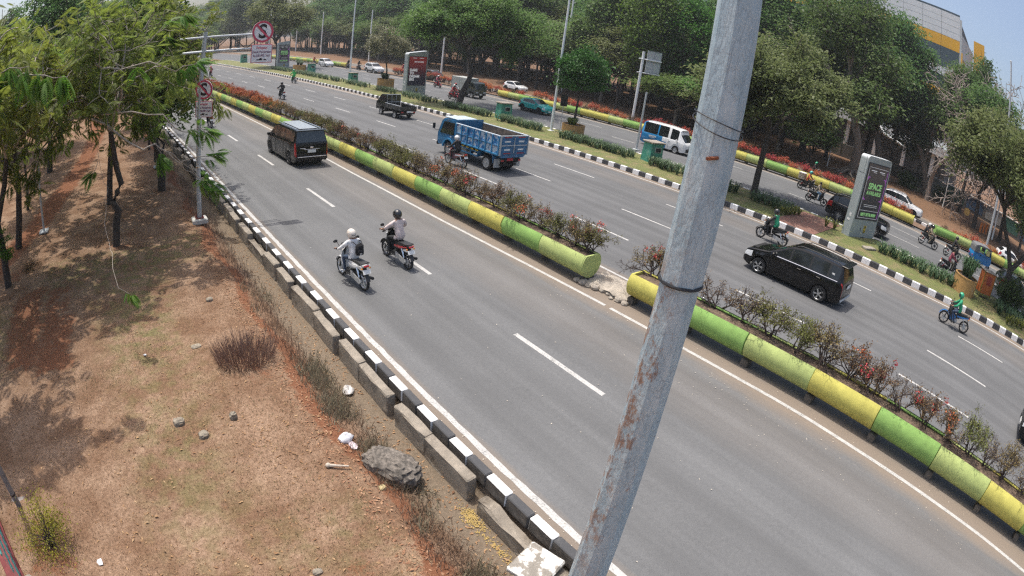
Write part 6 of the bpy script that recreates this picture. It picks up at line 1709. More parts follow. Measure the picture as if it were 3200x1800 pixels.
# --- the far carriageway, riding towards the right
def pair(label_b, label_p, raw, shirt, pants, helmet, body=BLKPLASTIC, accent=None, kind='scooter', d=0.0, sc=1.0, **k):
    a = ride(raw[1], 40, True, d)
    motorbike(label_b, raw, a, body, accent, kind, rim='dark', box=k.pop('box', None))
    return rider(label_p, raw, a, shirt, pants, helmet, SHOE_K, scale=sc, kind=kind, **k)
RB_ = paint('red2', (.38, .02, .03))
pair('scooter loaded with a wooden crate beside the far pipes', 'person in an orange shirt and turquoise helmet with a crate behind', (44.7, 14.85), C_ORANGE, C_BLACK, paint('turquoise', (.05, .4, .36)), sc=1.0)
pair('dark scooter of the bare-headed rider in pale jeans', 'bare-headed person in pale jeans leaning on a dark scooter', (40.4, 12.45), C_KHAKI, C_BLUEJ, None, sc=1.0, sleeves='short')
pair('black motorcycle carrying two people past the pipe gap', 'person in a pale top driving the black motorcycle with a passenger', (42.9, 3.2), C_KHAKI, C_KHAKI, H_BLACK, kind='underbone', sc=1.0)
a = ride(3.2, 40, True)
rider('person in black sitting behind the driver as passenger', (42.9 - .42 * math.cos(a), 3.2 - .42 * math.sin(a), .03), a, C_BLACK, C_BLACK, H_WHITE, SHOE_W, scale=1.0, kind='underbone', lean=.12)
pair('black motorcycle beside the blue three-wheeler', 'person in black with a dark helmet beside the blue three-wheeler', (43.4, .9), C_BLACK, C_KHAKI, H_BLACK, kind='underbone')
pair('dark scooter nearest the strap-leaf plants of the median', 'bare-headed person in a red shirt and pale trousers beside the median plants', (36.75, .7), C_MAROON, C_KHAKI, None)
pair('red motorcycle next to the forked median tree', 'person in a red and white jacket next to the forked median tree', (36.6, 54.2), C_RED, C_BLACK, H_WHITE, RB_, sc=1.05)
a = ride(54, 40, True)
pair('second red motorcycle just behind the box truck', 'person in a cream jacket riding just ahead of the box truck', (38.2, 56.3), C_WHITE, C_BLACK, H_RED, RB_, sc=1.05)
pair('motorcycle right of the red display pillar', 'person in a maroon jacket right of the red display pillar', (42.6, 67.3), C_MAROON, C_BLACK, H_WHITE, RB_, sc=1.05)
pair('motorcycle left of the red display pillar', 'person in red left of the red display pillar', (49.0, 89.5), C_RED, C_KHAKI, H_RED, sc=1.1)
pair('motorcycle between the tall lamp post and the white crossover', 'person in dark clothes just right of the tall lamp post', (43.9, 97.6), C_BLACK, C_BLACK, H_BLACK, sc=1.1)
pair('motorcycle just left of the tall lamp post', 'person in dark clothes just left of the tall lamp post', (43.2, 101), C_BLACK, C_NAVY, H_BLACK, sc=1.1)
pair('motorcycle beside the white family car', 'person in orange beside the white family car', (40.1, 112), C_ORANGE, C_BLACK, H_RED, sc=1.1)
def crate():
    a = ride(14.85, 40, True); M = Matrix.Rotation(a, 4, 'Z'); M.translation = (44.7, 14.85, 0)
    t = thing('crate', 'pale slatted crate strapped on the scooter beside the far pipes', 'crate', M @ Vector((-.62, 0, .84)), a)
    Wd = pm('crate_wood', (.42, .36, .28), .8, .2, 10)
    mb = MB(); mb.box((0, 0, .02), (.55, .62, .04)); mb.build('base', Wd, t)
    for k in range(4):
        for s in (1, -1):
            mb = MB(); mb.box((0, s * .31, .1 + k * .12), (.55, .02, .08)); mb.build('slat', Wd, t)
            mb = MB(); mb.box((s * .275, 0, .1 + k * .12), (.02, .6, .08)); mb.build('slat', Wd, t)
    mb = MB(); mb.box((0, 0, .52), (.56, .63, .02)); mb.build('lid', PLATE, t)
crate()
# rider on the service road behind the pipes, only the helmet clears them
pair('scooter standing on the service road behind the far pipes', 'person with a green helmet on the service road behind the far pipes', (53.6, 17.5), C_BLACK, C_BLACK, H_GREEN)
# =================================================================== PLANTS
def grow(rs, p, d, length, rad, depth, P, polys, tips, lvl=0):
    """a limb that wanders, tapers and forks; polys: (points, radii), tips: (point, direction, level)"""
    n = max(3, int(length / P['seg']))
    pts, rads = [p.copy()], [rad]
    step = length / n
    end = rad * P['taper']
    kids = []
    for i in range(n):
        w = P['wander'] * (1 + .3 * lvl)
        d = (d + Vector((rs.gauss(0, w), rs.gauss(0, w), rs.gauss(0, w) + P['up'][min(lvl, len(P['up']) - 1)]))).normalized()
        p = p + d * step
        pts.append(p.copy()); rads.append(rad + (end - rad) * (i + 1) / n)
        t_ = (i + 1) / n
        if lvl < depth and t_ > P['first'][min(lvl, len(P['first']) - 1)] and i < n - 1 and rs.random() < P['side'][min(lvl, len(P['side']) - 1)]:
            kids.append((p.copy(), d.copy(), rads[-1], t_))
        if lvl >= P.get('leaf_lvl', depth) and t_ > .3: tips.append((p.copy(), d.copy(), lvl))
    polys.append((pts, rads, lvl))
    tips.append((p.copy(), d.copy(), lvl))
    if lvl < depth:
        k = P['fork'][min(lvl, len(P['fork']) - 1)]
        base = rs.uniform(0, 2 * PI)
        u = d.cross(Vector((.3, .2, 1)) if abs(d.z) < .9 else Vector((1, 0, 0))).normalized(); v = d.cross(u)
        for q in range(k):
            a = base + 2 * PI * q / k + rs.uniform(-.5, .5); sp = P['spread'][min(lvl, len(P['spread']) - 1)] * rs.uniform(.75, 1.25)
            nd = (d * math.cos(sp) + (u * math.cos(a) + v * math.sin(a)) * math.sin(sp)).normalized()
            grow(rs, p, nd, length * P['ratio'] * rs.uniform(.75, 1.2), end, depth, P, polys, tips, lvl + 1)
        for (kp, kd, kr, t_) in kids:
            a = rs.uniform(0, 2 * PI); sp = P['spread'][min(lvl, len(P['spread']) - 1)] * rs.uniform(1.0, 1.6)
            u = kd.cross(Vector((.3, .2, 1)) if abs(kd.z) < .9 else Vector((1, 0, 0))).normalized(); v = kd.cross(u)
            nd = (kd * math.cos(sp) + (u * math.cos(a) + v * math.sin(a)) * math.sin(sp)).normalized()
            grow(rs, kp, nd, length * P['ratio'] * rs.uniform(.5, .95), kr * .62, depth, P, polys, tips, lvl + 1)
def tubes_mesh(name, polys, mat_, sides=(8, 6, 5, 4, 3), minr=0.0):
    V, F = [], []
    for pts, rads, lvl in polys:
        n = sides[min(lvl, len(sides) - 1)]
        A = np.array([tuple(p) for p in pts]); r = np.maximum(np.array(rads), minr)
        D = np.gradient(A, axis=0); D /= np.linalg.norm(D, axis=1, keepdims=True) + 1e-9
        ref = np.where(np.abs(D[:, 2:3]) < .9, np.array([[0.02, .01, 1.]]), np.array([[1., .02, 0]]))
        U = np.cross(D, ref); U /= np.linalg.norm(U, axis=1, keepdims=True) + 1e-9
        W = np.cross(D, U)
        a = 2 * PI * np.arange(n) / n
        ring = A[:, None, :] + r[:, None, None] * (U[:, None, :] * np.cos(a)[None, :, None] + W[:, None, :] * np.sin(a)[None, :, None])
        b = sum(len(v) for v in V)
        m = len(A)
        V.append(ring.reshape(-1, 3))
        i, k = np.meshgrid(np.arange(m - 1), np.arange(n), indexing='ij')
        F.append(np.stack([b + i * n + k, b + i * n + (k + 1) % n, b + (i + 1) * n + (k + 1) % n, b + (i + 1) * n + k], -1).reshape(-1, 4))
    return np_mesh(name, np.concatenate(V), np.concatenate(F), mat_, smooth=True)
def unit(v): return v / (np.linalg.norm(v, axis=-1, keepdims=True) + 1e-9)
def leaves_mesh(name, pos, dirs, length, width, mats, rng, mi=None, fold=.25, flat=.5):
    """diamond leaves: pos n x 3, dirs n x 3 (along the leaf), each with its own roll"""
    n = len(pos)
    d = unit(dirs)
    up = unit(rng.normal(0, 1, (n, 3)) * (1 - flat) + np.array([0, 0, 1.]) * flat * 2)
    s = unit(np.cross(d, up)); nn = np.cross(s, d)
    L = (np.asarray(length) * np.ones(n))[:, None]; W = (np.asarray(width) * np.ones(n))[:, None]
    b = pos; t_ = pos + d * L - nn * L * .12
    l = pos + d * L * .5 + s * W * .5 + nn * W * fold; r = pos + d * L * .5 - s * W * .5 + nn * W * fold
    V = np.stack([b, r, t_, l], 1).reshape(-1, 3)
    return np_mesh(name, V, np.arange(4 * n).reshape(-1, 4), mats, mi)
def frond_template(rng):
    """a twice-feathered leaf: paired leaflets along a drooping stalk; returns leaflet bases and directions in the leaf's frame (x along, z up)"""
    P_, D_, L_ = [], [], []
    for k in range(11):
        t_ = .12 + .88 * k / 10
        x, z = t_, -.28 * t_ * t_
        ln = .36 * math.sin(PI * (.18 + .74 * t_)) + .06
        for s in (1, -1):
            P_.append((x, 0, z)); D_.append((.45, s * 1.0, -.10 - .25 * t_)); L_.append(ln)
    P_.append((1.0, 0, -.28)); D_.append((1, 0, -.5)); L_.append(.22)
    return np.array(P_), np.array(D_), np.array(L_)
FT = frond_template(None)
def fronds_mesh(name, pos, dirs, size, mat_, rng, droop=.30):
    n = len(pos)
    d = unit(dirs + np.array([0, 0, -droop]) * rng.random((n, 1)))
    up = unit(rng.normal(0, .35, (n, 3)) + np.array([0, 0, 1.]))
    s = unit(np.cross(up, d)); u = np.cross(d, s)
    P_, D_, L_ = FT
    size = np.asarray(size) * np.ones(n)
    pp = pos[:, None, :] + size[:, None, None] * (d[:, None] * P_[None, :, 0:1] + s[:, None] * P_[None, :, 1:2] + u[:, None] * P_[None, :, 2:3])
    dd = d[:, None] * D_[None, :, 0:1] + s[:, None] * D_[None, :, 1:2] + u[:, None] * D_[None, :, 2:3]
    ll = size[:, None] * L_[None, :]
    pos2, dir2, len2 = pp.reshape(-1, 3), unit(dd.reshape(-1, 3)), ll.reshape(-1)
    k = len(pos2)
    upv = np.repeat(u, len(L_), 0)
    sv = unit(np.cross(dir2, upv)); nv = np.cross(sv, dir2)
    W = (len2 * .27)[:, None]; L = len2[:, None]
    V = np.stack([pos2, pos2 + dir2 * L * .45 - sv * W * .5, pos2 + dir2 * L - nv * L * .18, pos2 + dir2 * L * .45 + sv * W * .5], 1).reshape(-1, 3)
    F = np.arange(4 * k).reshape(-1, 4)
    # stalks
    st = np.stack([pos, pos + size[:, None] * (d * .5 - u * .06), pos + size[:, None] * (d * .5 - u * .06) + u * .006, pos + u * .008], 1).reshape(-1, 3)
    V = np.concatenate([V, st]); F = np.concatenate([F, 4 * k + np.arange(4 * n).reshape(-1, 4)])
    return np_mesh(name, V, F, mat_)
L_FEATHER = leafmat('feather_leaves', [(.075, .095, .020), (.135, .175, .030), (.21, .275, .05), (.29, .37, .075)], trans=.58, inst=.2, clump=.9)
L_DARK = leafmat('dark_leaves', [(.030, .060, .020), (.064, .120, .034), (.112, .190, .056), (.175, .255, .09)], trans=.42, inst=.4, clump=.5)
L_MID = leafmat('mid_leaves', [(.046, .085, .022), (.088, .152, .038), (.145, .225, .06), (.205, .285, .10)], trans=.46, inst=.45, clump=.5)
L_OLIVE = leafmat('olive_leaves', [(.064, .094, .030), (.118, .158, .054), (.180, .220, .09), (.25, .285, .135)], trans=.45, inst=.25, clump=.7)
L_LIGHT = leafmat('light_green_leaves', [(.035, .075, .012), (.06, .13, .02), (.10, .20, .03), (.14, .26, .04)], trans=.4, inst=.2, clump=.7)
L_PALE = leafmat('pale_leaves', [(.10, .11, .05), (.18, .19, .10), (.30, .30, .19), (.38, .37, .26)], trans=.3, inst=.1, clump=1.0)
L_BRIGHT = leafmat('bright_round_crown', [(.018, .05, .010), (.04, .10, .018), (.07, .165, .028), (.10, .22, .04)], trans=.3, inst=.1, clump=1.2)
rngP = np.random.default_rng(21)

def crown_points(rng, centre, rx, ry, rz, nclump, per, cr, shell=.55, lower=.35):
    """leaf positions gathered in clumps through the outer part of an uneven ellipsoid"""
    C = []
    while len(C) < nclump:
        v = rng.normal(0, 1, 3); v /= np.linalg.norm(v)
        q = shell + (1 - shell) * rng.random() ** .6
        if v[2] < -lower: continue
        bump_ = 1 + .22 * math.sin(3 * v[0] + 5 * v[1] + centre[0]) * math.cos(4 * v[2] + 2 * v[1])
        C.append(np.array(centre) + v * q * bump_ * np.array([rx, ry, rz]))
    C = np.array(C)
    sc = rng.uniform(.6, 1.3, nclump)
    off = rng.normal(0, 1, (nclump, per, 3)) * (cr * sc)[:, None, None] * np.array([1, 1, .45])
    pos = (C[:, None] + off).reshape(-1, 3)
    return C, pos
def far_tree_meshes(seed, kind):
    """(trunk mesh, crown mesh) for trees seen from afar; unit: metres, base at the origin"""
    rs, rng = random.Random(seed), np.random.default_rng(seed)
    polys, tips = [], []
    spec = {
        'umbrella': dict(h=4.6, r=.22, c=(0, 0, 7.4), R=(5.2, 5.0, 2.7), n=170, per=62, cr=.8, leaf=.40, m=L_MID, lower=.35),
        'tall': dict(h=5.0, r=.28, c=(0, 0, 10), R=(4.4, 4.6, 5.6), n=190, per=60, cr=.9, leaf=.44, m=L_DARK, lower=.75),
        'open': dict(h=4.4, r=.2, c=(0, 0, 7.8), R=(4.2, 4.6, 3.6), n=140, per=60, cr=.75, leaf=.40, m=L_OLIVE, lower=.6),
        'feather': dict(h=2.8, r=.16, c=(0, 0, 6.4), R=(3.0, 3.0, 4.6), n=130, per=64, cr=.6, leaf=.34, m=L_LIGHT, lower=.85),
        'low': dict(h=2.0, r=.14, c=(0, 0, 4.4), R=(3.0, 3.0, 2.6), n=120, per=60, cr=.6, leaf=.33, m=L_MID, lower=.8)}[kind]
    c = Vector(spec['c'])
    top = Vector((rs.uniform(-.5, .5), rs.uniform(-.5, .5), spec['h']))
    polys.append(([Vector((0, 0, -.3)), Vector((rs.uniform(-.12, .12), rs.uniform(-.12, .12), spec['h'] * .4)), Vector((rs.uniform(-.3, .3), rs.uniform(-.3, .3), spec['h'] * .75)), top], [spec['r'] * 1.35, spec['r'], spec['r'] * .85, spec['r'] * .75], 0))
    C, pos = crown_points(rng, spec['c'], *spec['R'], spec['n'], spec['per'], spec['cr'], lower=spec['lower'])
    for i in range(11):
        e = Vector(C[rs.randrange(len(C))]); mid = top.lerp(e, .5) + Vector((0, 0, -.35)) + Vector((rs.uniform(-.3, .3), rs.uniform(-.3, .3), 0))
        polys.append(([top - Vector((0, 0, rs.uniform(0, .8))), mid, e], [spec['r'] * .55, spec['r'] * .33, .03], 1))
        for q in range(3):
            e2 = e + Vector((rs.uniform(-1.3, 1.3), rs.uniform(-1.3, 1.3), rs.uniform(-.2, 1)))
            polys.append(([mid.lerp(e, .5), e2], [spec['r'] * .2, .015], 2))
    tm = tubes_mesh('trunk', polys, BARK if kind != 'umbrella' else BARKG, (7, 5, 4))
    d = rng.normal(0, 1, (len(pos), 3)); d[:, 2] = np.abs(d[:, 2]) * .2 - .25
    cm = leaves_mesh('crown', pos, d, spec['leaf'] * rng.uniform(.7, 1.3, len(pos)), spec['leaf'] * .62 * rng.uniform(.7, 1.2, len(pos)), spec['m'], rng, flat=.55)
    return tm, cm
FAR = {k: [far_tree_meshes(100 + 7 * i + 31 * j, k) for j in range(2)] for i, k in enumerate(('umbrella', 'tall', 'open', 'feather', 'low'))}
KINDLAB = {'umbrella': 'flat-topped tree with a clear trunk in the wood beyond the far road', 'tall': 'tall dark dense tree in the wood beyond the far road', 'open': 'olive green open-crowned tree in the wood beyond the far road',
           'feather': 'light green feathery tree at the edge of the wood', 'low': 'low bushy tree at the front of the wood'}
def far_tree(kind, x, y, s=1.0, label=None, group='trees of the park wood', rz=None, sz=None, v=None):
    t = thing('tree', label or KINDLAB[kind], 'tree', (x, y, gz(x - shift(y), y) if x > 40 or x < 3 else .2), random.uniform(0, 6.28) if rz is None else rz, group)
    t.scale = (s, s, sz or s)
    tm, cm = FAR[kind][random.randrange(2) if v is None else v]
    link('trunk', tm, t); link('crown', cm, t)
    return t
def plant_wood():
    rs = random.Random(4)
    placed = []
    n = 0
    while n < 235:
        x = rs.uniform(60, 128); y = rs.uniform(14, 235)
        az = math.degrees(math.atan2(x, y))
        if az > 74 or (az > 66 and x > 74): continue
        if x < 63 + max(0, (40 - y)) * .2: continue
        mind = 5.0 if x < 80 else 5.4
        if any((x - a) ** 2 + (y - b) ** 2 < mind ** 2 for a, b in placed): continue
        placed.append((x, y)); n += 1
        front = x < 67
        k = rs.choices(['umbrella', 'tall', 'open', 'feather', 'low'], [4, 1, 3, .8, 1.0] if front else [2, 4, 2, .5, 4 if x > 82 else .3])[0]
        far_tree(k, x, y, rs.uniform(.85, 1.2) * (1.0 if front else 1.12), sz=rs.uniform(.9, 1.2) * (1.0 if front else 1.25))
plant_wood()
rs_ = random.Random(14)
for i in range(64):
    y = rs_.uniform(215, 330); x = rs_.uniform(-60, 75)
    far_tree(rs_.choice(['tall', 'umbrella', 'tall', 'open', 'low']), x, y, rs_.uniform(1.2, 1.7), 'hazy tree far away where the road bends out of sight', 'distant trees beyond the bend', sz=rs_.uniform(1.2, 1.7))
# a light bright tree and dense ones that stand out at the wood's edge
far_tree('feather', 61.0, 45.5, 1.25, 'tall bright green feathery tree between the round planter tree and the direction board', None, sz=1.75)
far_tree('feather', 63.5, 41.0, 1.1, 'second bright green feathery tree left of the direction board', None, sz=1.6)
far_tree('umbrella', 58.5, 38.0, 1.0, 'flat-crowned tree in front of the direction board', None, sz=.62)
far_tree('umbrella', 57.8, 30.0, 1.05, 'flat-crowned tree behind the minibus', None, sz=.72)
far_tree('open', 30.2, 106.0, 1.25, 'dark-stemmed median tree beside the upper no-stopping sign', None, sz=1.25)
far_tree('tall', 68.0, 55.0, 1.3, 'very tall dark tree behind the bright green feathery tree', None, sz=1.55)
for i, (x, y, k, s, sz) in enumerate(((72, 34, 'tall', 1.2, 1.5), (78, 28, 'tall', 1.3, 1.5), (66, 27, 'umbrella', 1.1, 1.2), (74, 23, 'open', 1.2, 1.6), (64, 22, 'low', 1.0, .9), (84, 20, 'tall', 1.2, 1.2))):
    far_tree(k, x, y, s, None, sz=sz)
for i, (x, y, k, s, sz) in enumerate(((71, -.5, 'tall', 1.1, 1.15), (73, -5, 'tall', 1.0, 1.0), (76, -9, 'umbrella', 1.0, 1.2), (82, 2.5, 'tall', 1.05, 1.42), (84, 5.5, 'open', 1.0, 1.75), (90, 11.5, 'open', 1.0, 1.35), (81, 15, 'tall', 1.0, 1.45), (68, -9.5, 'low', 1.1, 1.2))):
    far_tree(k, x, y, s, 'dense green tree in front of the panelled building at the right', 'trees in front of the panelled building', sz=sz)
# the park on the left, behind the near trees
rs_ = random.Random(9)
for i in range(40):
    y = rs_.uniform(44, 130); x = rs_.uniform(-32, -1.0) if y < 60 else rs_.uniform(-26, 4.5 + (y - 60) * .02)
    xr = RX(x, y)
    if abs(x + 2.5) < 4 and y < 62: xr -= 8
    far_tree(rs_.choice(['umbrella', 'open', 'tall', 'low']), xr, y, rs_.uniform(.8, 1.15), 'leafy park tree behind the near feathery trees at the left', 'park trees at the left', sz=rs_.uniform(.9, 1.2))
for y, h in ((29.5, .78), (33.0, .95), (37, 1.0), (42, 1.05), (48, 1.1)):
    far_tree('feather' if y == 33.0 else 'low', RX(2.6, y), y, .62, 'dense dark roadside tree behind the lower no-stopping sign', 'roadside trees along the left kerb', sz=h * 1.35)

# ------------------------------------------------------------------- big fig trees, a bare tree, median trees built one by one
def custom_tree(label, base, seed, P, leaf, mats, bark=BARK, depth=3, group=None, trunk=None, lean=(0, 0, 1), r0=.3, length=4, leaf_n=10, spread_leaf=.5, sides=(9, 7, 5, 4, 3), roots=False, frond=False, extra=None, flat=.55, minr=.006, z0=None):
    rs, rng = random.Random(seed), np.random.default_rng(seed)
    polys, tips = [], []
    z = gz(base[0] - shift(base[1]), base[1]) if z0 is None else z0
    t = thing('tree', label, 'tree', (base[0], base[1], z), 0, group)
    if trunk is None: grow(rs, Vector((0, 0, -.2)), Vector(lean).normalized(), length, r0, depth, P, polys, tips)
    else:
        for tr in trunk:
            pts = [Vector(p) for p in tr['pts']]
            n = len(pts)
            polys.append((pts, [tr['r0'] + (tr['r1'] - tr['r0']) * i / (n - 1) for i in range(n)], 0))
            if tr.get('grow', True):
                for q in range(tr.get('n', 2)):
                    d = (pts[-1] - pts[-2]).normalized()
                    a = 2 * PI * q / tr.get('n', 2) + rs.uniform(-.4, .4)
                    d = (d + Vector((math.cos(a), math.sin(a), .15)) * tr.get('open', .7)).normalized()
                    grow(rs, pts[-1].copy(), d, tr.get('length', length), tr['r1'] * .85, depth, P, polys, tips, 1)
    if roots:
        for q in range(9):
            a = 2 * PI * q / 9 + rs.uniform(-.2, .2); L = rs.uniform(1.2, 2.6) * r0 / .6
            polys.append(([Vector((0, 0, 1.6 * r0 / .6)), Vector((math.cos(a) * r0 * .8, math.sin(a) * r0 * .8, .8)), Vector((math.cos(a) * (r0 + L * .4), math.sin(a) * (r0 + L * .4), .18)), Vector((math.cos(a + .2) * (r0 + L), math.sin(a + .2) * (r0 + L), -.06))], [r0 * .5, r0 * .38, r0 * .22, .05], 1))
    if extra: polys += extra
    if frond:
        link('trunk', tubes_mesh('trunk', [q for q in polys if q[2] == 0], bark, sides, minr), t)
        link('branches', tubes_mesh('branches', [q for q in polys if q[2] > 0], BARKT, sides, minr), t)
    else: link('trunk', tubes_mesh('trunk', polys, bark, sides, minr), t)
    if leaf_n:
        tp = np.array([tuple(p) for p, d, l in tips]); td = np.array([tuple(d) for p, d, l in tips])
        pos = np.repeat(tp, leaf_n, 0); dd = np.repeat(td, leaf_n, 0)
        if frond:
            pos = pos + rng.normal(0, .12, pos.shape)
            dd = unit(dd * .5 + rng.normal(0, 1, dd.shape) * np.array([1, 1, .35]))
            link('crown', fronds_mesh('crown', pos, dd, leaf * rng.uniform(.7, 1.25, len(pos)), mats, rng), t)
        else:
            pos = pos + rng.normal(0, 1, pos.shape) * np.array([spread_leaf, spread_leaf, spread_leaf * .45])
            dd = rng.normal(0, 1, dd.shape); dd[:, 2] = -np.abs(dd[:, 2]) * .4
            link('crown', leaves_mesh('crown', pos, dd, leaf * rng.uniform(.7, 1.3, len(pos)), leaf * .55 * rng.uniform(.7, 1.2, len(pos)), mats, rng, flat=flat), t)
    return t
PB = dict(seg=.8, taper=.62, wander=.10, up=[.02, .03, .04, .03], first=[.55, .35, .3], side=[.35, .35, .4], fork=[3, 3, 3, 2], spread=[.55, .55, .6], ratio=.66, leaf_lvl=3)
custom_tree('huge dark fig tree with spreading roots beyond the hedge, left of the display pillar', (67.5, 17.2), 5, PB, .5, L_DARK, BARKG, 4, None, None, (-.05, .0, 1), .62, 9.0, 15, .95, roots=True)
custom_tree('second huge dark tree farther behind the display pillar', (80.0, 16.2), 8, PB, .55, L_DARK, BARKG, 4, None, None, (.0, .0, 1), .6, 11.8, 15, 1.15, roots=True)
custom_tree('large rooted tree in front of the park wall, right of the display pillar', (82.5, 8.6), 12, PB, .5, L_DARK, BARKG, 4, None, None, (-.02, .1, 1), .6, 8.0, 11, .95, roots=True)
PN = dict(seg=.6, taper=.6, wander=.14, up=[.02, .02, .03, .03, .03], first=[.6, .3, .2, .2], side=[.3, .5, .6, .6], fork=[5, 3, 3, 3, 2], spread=[.8, .6, .6, .6], ratio=.70, leaf_lvl=9)
custom_tree('bare leafless tree with a dome of grey branches in front of the building', (76.0, 7.6), 22, PN, .3, L_DARK, pm('bare_bark', (.30, .25, .22), .9, .3, 6), 5, None, None, (0, .05, 1), .36, 8.2, 0, minr=.05)
PU = dict(seg=.5, taper=.6, wander=.12, up=[.02, .015, .02, .03], first=[.5, .3, .25], side=[.4, .5, .5], fork=[3, 3, 3, 2], spread=[.75, .6, .6], ratio=.68, leaf_lvl=3)
custom_tree('dark-stemmed acacia on the median with a wide flat crown behind the big pole', (33.82, 14.72), 31, PU, .27, L_OLIVE, BARK, 4, None, [dict(pts=[(0, 0, -.1), (.02, .05, 1.6), (-.05, .0, 3.2), (.0, .0, 4.5)], r0=.24, r1=.17, n=6, open=1.3, length=2.9)], leaf_n=16, spread_leaf=.42, z0=.0)
custom_tree('forked acacia leaning over the far carriageway next to the box truck', (33.75, 48.8), 33, PU, .30, L_MID, BARK, 4, None, [dict(pts=[(0, 0, -.1), (.35, -.1, 1.4), (.85, -.2, 2.6), (1.1, -.2, 3.4)], r0=.36, r1=.25, grow=False), dict(pts=[(1.1, -.2, 3.3), (.75, -.2, 4.6), (.3, -.1, 6.0)], r0=.2, r1=.13, n=4, open=.95, length=2.9), dict(pts=[(1.1, -.2, 3.3), (2.0, -.5, 4.6), (2.9, -.9, 5.8)], r0=.22, r1=.14, n=4, open=.95, length=2.9)], leaf_n=14, spread_leaf=.5, z0=.2)
custom_tree('forked tree on the median at the right edge with a yellowish green crown', (36.0, -4.2), 37, PU, .27, L_OLIVE, BARK, 4, None, [dict(pts=[(0, 0, -.1), (-.05, .1, 1.0), (.0, .2, 2.3)], r0=.32, r1=.26, grow=False), dict(pts=[(0, .2, 2.2), (.1, .8, 3.4), (.1, 1.5, 4.4), (.0, 1.9, 5.5)], r0=.21, r1=.15, n=5, open=1.25, length=2.7), dict(pts=[(0, .2, 2.2), (.4, -.7, 3.4), (.6, -1.5, 5.0)], r0=.2, r1=.15, n=3, open=1.0, length=2.2)], leaf_n=14, spread_leaf=.45, z0=.2)
def round_tree(label, base, c, R_, trunkpts, mats, leaf, seed, n=130, per=60):
    rng = np.random.default_rng(seed); rs = random.Random(seed)
    t = thing('tree', label, 'tree', base)
    C, pos = crown_points(rng, c, *R_, n, per, .32, .5, .75)
    polys = [([Vector(p) for p in trunkpts], [.13, .10, .08, .07][:len(trunkpts)], 0)]
    for i in range(12):
        e = Vector(C[rs.randrange(len(C))]); polys.append(([Vector(trunkpts[-1]), Vector(trunkpts[-1]).lerp(e, .5) + Vector((rs.uniform(-.1, .1), rs.uniform(-.1, .1), .05)), e], [.05, .03, .012], 1))
    link('trunk', tubes_mesh('trunk', polys, BARK, (7, 5)), t)
    d = rng.normal(0, 1, (len(pos), 3))
    link('crown', leaves_mesh('crown', pos, d, leaf * rng.uniform(.7, 1.3, len(pos)), leaf * .5, mats, rng, flat=.35), t)
round_tree('dense round dark green tree growing from the ochre planter by the tall lamp post', (34.05, 32.0, 1.1), (.15, 0, 4.5), (2.0, 2.0, 2.0), [(0, 0, -.2), (.1, .05, 1.2), (.22, .1, 2.2), (.25, .1, 3.0)], L_BRIGHT, .24, 41, 150, 64)
round_tree('small tree with pale blossom-like leaves growing from an ochre planter', (31.65, 62.0, 1.4), (0, 0, 4.5), (2.5, 2.5, 1.95), [(0, 0, -.2), (.05, .0, 1.2), (-.1, .05, 2.2), (-.2, .1, 3.2)], L_PALE, .25, 43, 110, 56)

# ------------------------------------------------------------------- the near feathery trees on the left
PF = dict(seg=.28, taper=.58, wander=.16, up=[.03, .035, .03, .01], first=[.5, .25, .2], side=[.35, .35, .3], fork=[3, 3, 3, 2], spread=[.75, .7, .7], ratio=.68, leaf_lvl=3)
def wpath(pts, base): return [Vector(p) - Vector(base) for p in pts]
def near_tree(label, base, seed, trunkpts, r0, r1, length=2.3, n=4, leaf_n=1, open_=.95, extra=None, leaf=.45):
    b = (base[0], base[1], gz(base[0] - shift(base[1]), base[1]))
    return custom_tree(label, (b[0], b[1]), seed, PF, leaf, L_FEATHER, BARK, 4, None, [dict(pts=wpath(trunkpts, b), r0=r0, r1=r1, n=n, open=open_, length=length)], leaf_n=leaf_n, frond=True, extra=extra, z0=b[2], minr=.008, sides=(9, 6, 5, 4, 3))
near_tree('feathery tree with a crooked S-bent trunk in the middle of the dry grass', (-.74, 19.65), 51, [(-.74, 19.65, -.2), (-.61, 19.65, .79), (-.48, 19.65, 1.24), (-.66, 19.65, 1.56), (-.45, 19.65, 1.91), (-.27, 19.65, 2.17), (-.43, 19.65, 2.8), (-.5, 19.6, 3.4), (-.6, 19.5, 4.1)], .16, .095, 2.4, 5)
near_tree('feathery tree with a straight dark trunk just behind the crooked one', (-1.04, 25.5), 53, [(-1.04, 25.5, -.2), (-.9, 25.5, 1.3), (-.76, 25.5, 2.64), (-.8, 25.4, 3.8)], .17, .11, 2.6, 5)
near_tree('slim feathery tree with a dark trunk at the left, second from the picture edge', (-5.78, 22.15), 57, [(-5.78, 22.15, -.2), (-5.5, 22.15, 1.1), (-5.37, 22.15, 2.2), (-5.48, 22.15, 3.8), (-5.6, 22, 4.8)], .20, .12, 2.3, 4)
near_tree('curving feathery tree with a leafy lower trunk at the left picture edge', (-5.55, 18.3), 59, [(-5.55, 18.3, -.2), (-5.5, 18.3, 1.3), (-5.6, 18.3, 2.2), (-5.1, 18.3, 3.4), (-4.9, 18.2, 4.3)], .18, .11, 2.2, 4)
near_tree('feathery tree with a thick trunk near the kerb, left of the sign post', (1.69, 26.2), 61, [(1.69, 26.2, -.2), (1.76, 26.2, 1.2), (1.5, 26.2, 2.2), (1.2, 26.1, 3.3), (1.0, 26, 4.2)], .21, .12, 2.4, 5)
near_tree('thin young feathery tree far left of the trodden path', (-6.2, 27.7), 63, [(-6.2, 27.7, -.1), (-6.1, 27.7, 1.2), (-6.2, 27.7, 2.6), (-6.1, 27.6, 3.8)], .10, .07, 2.2, 4)
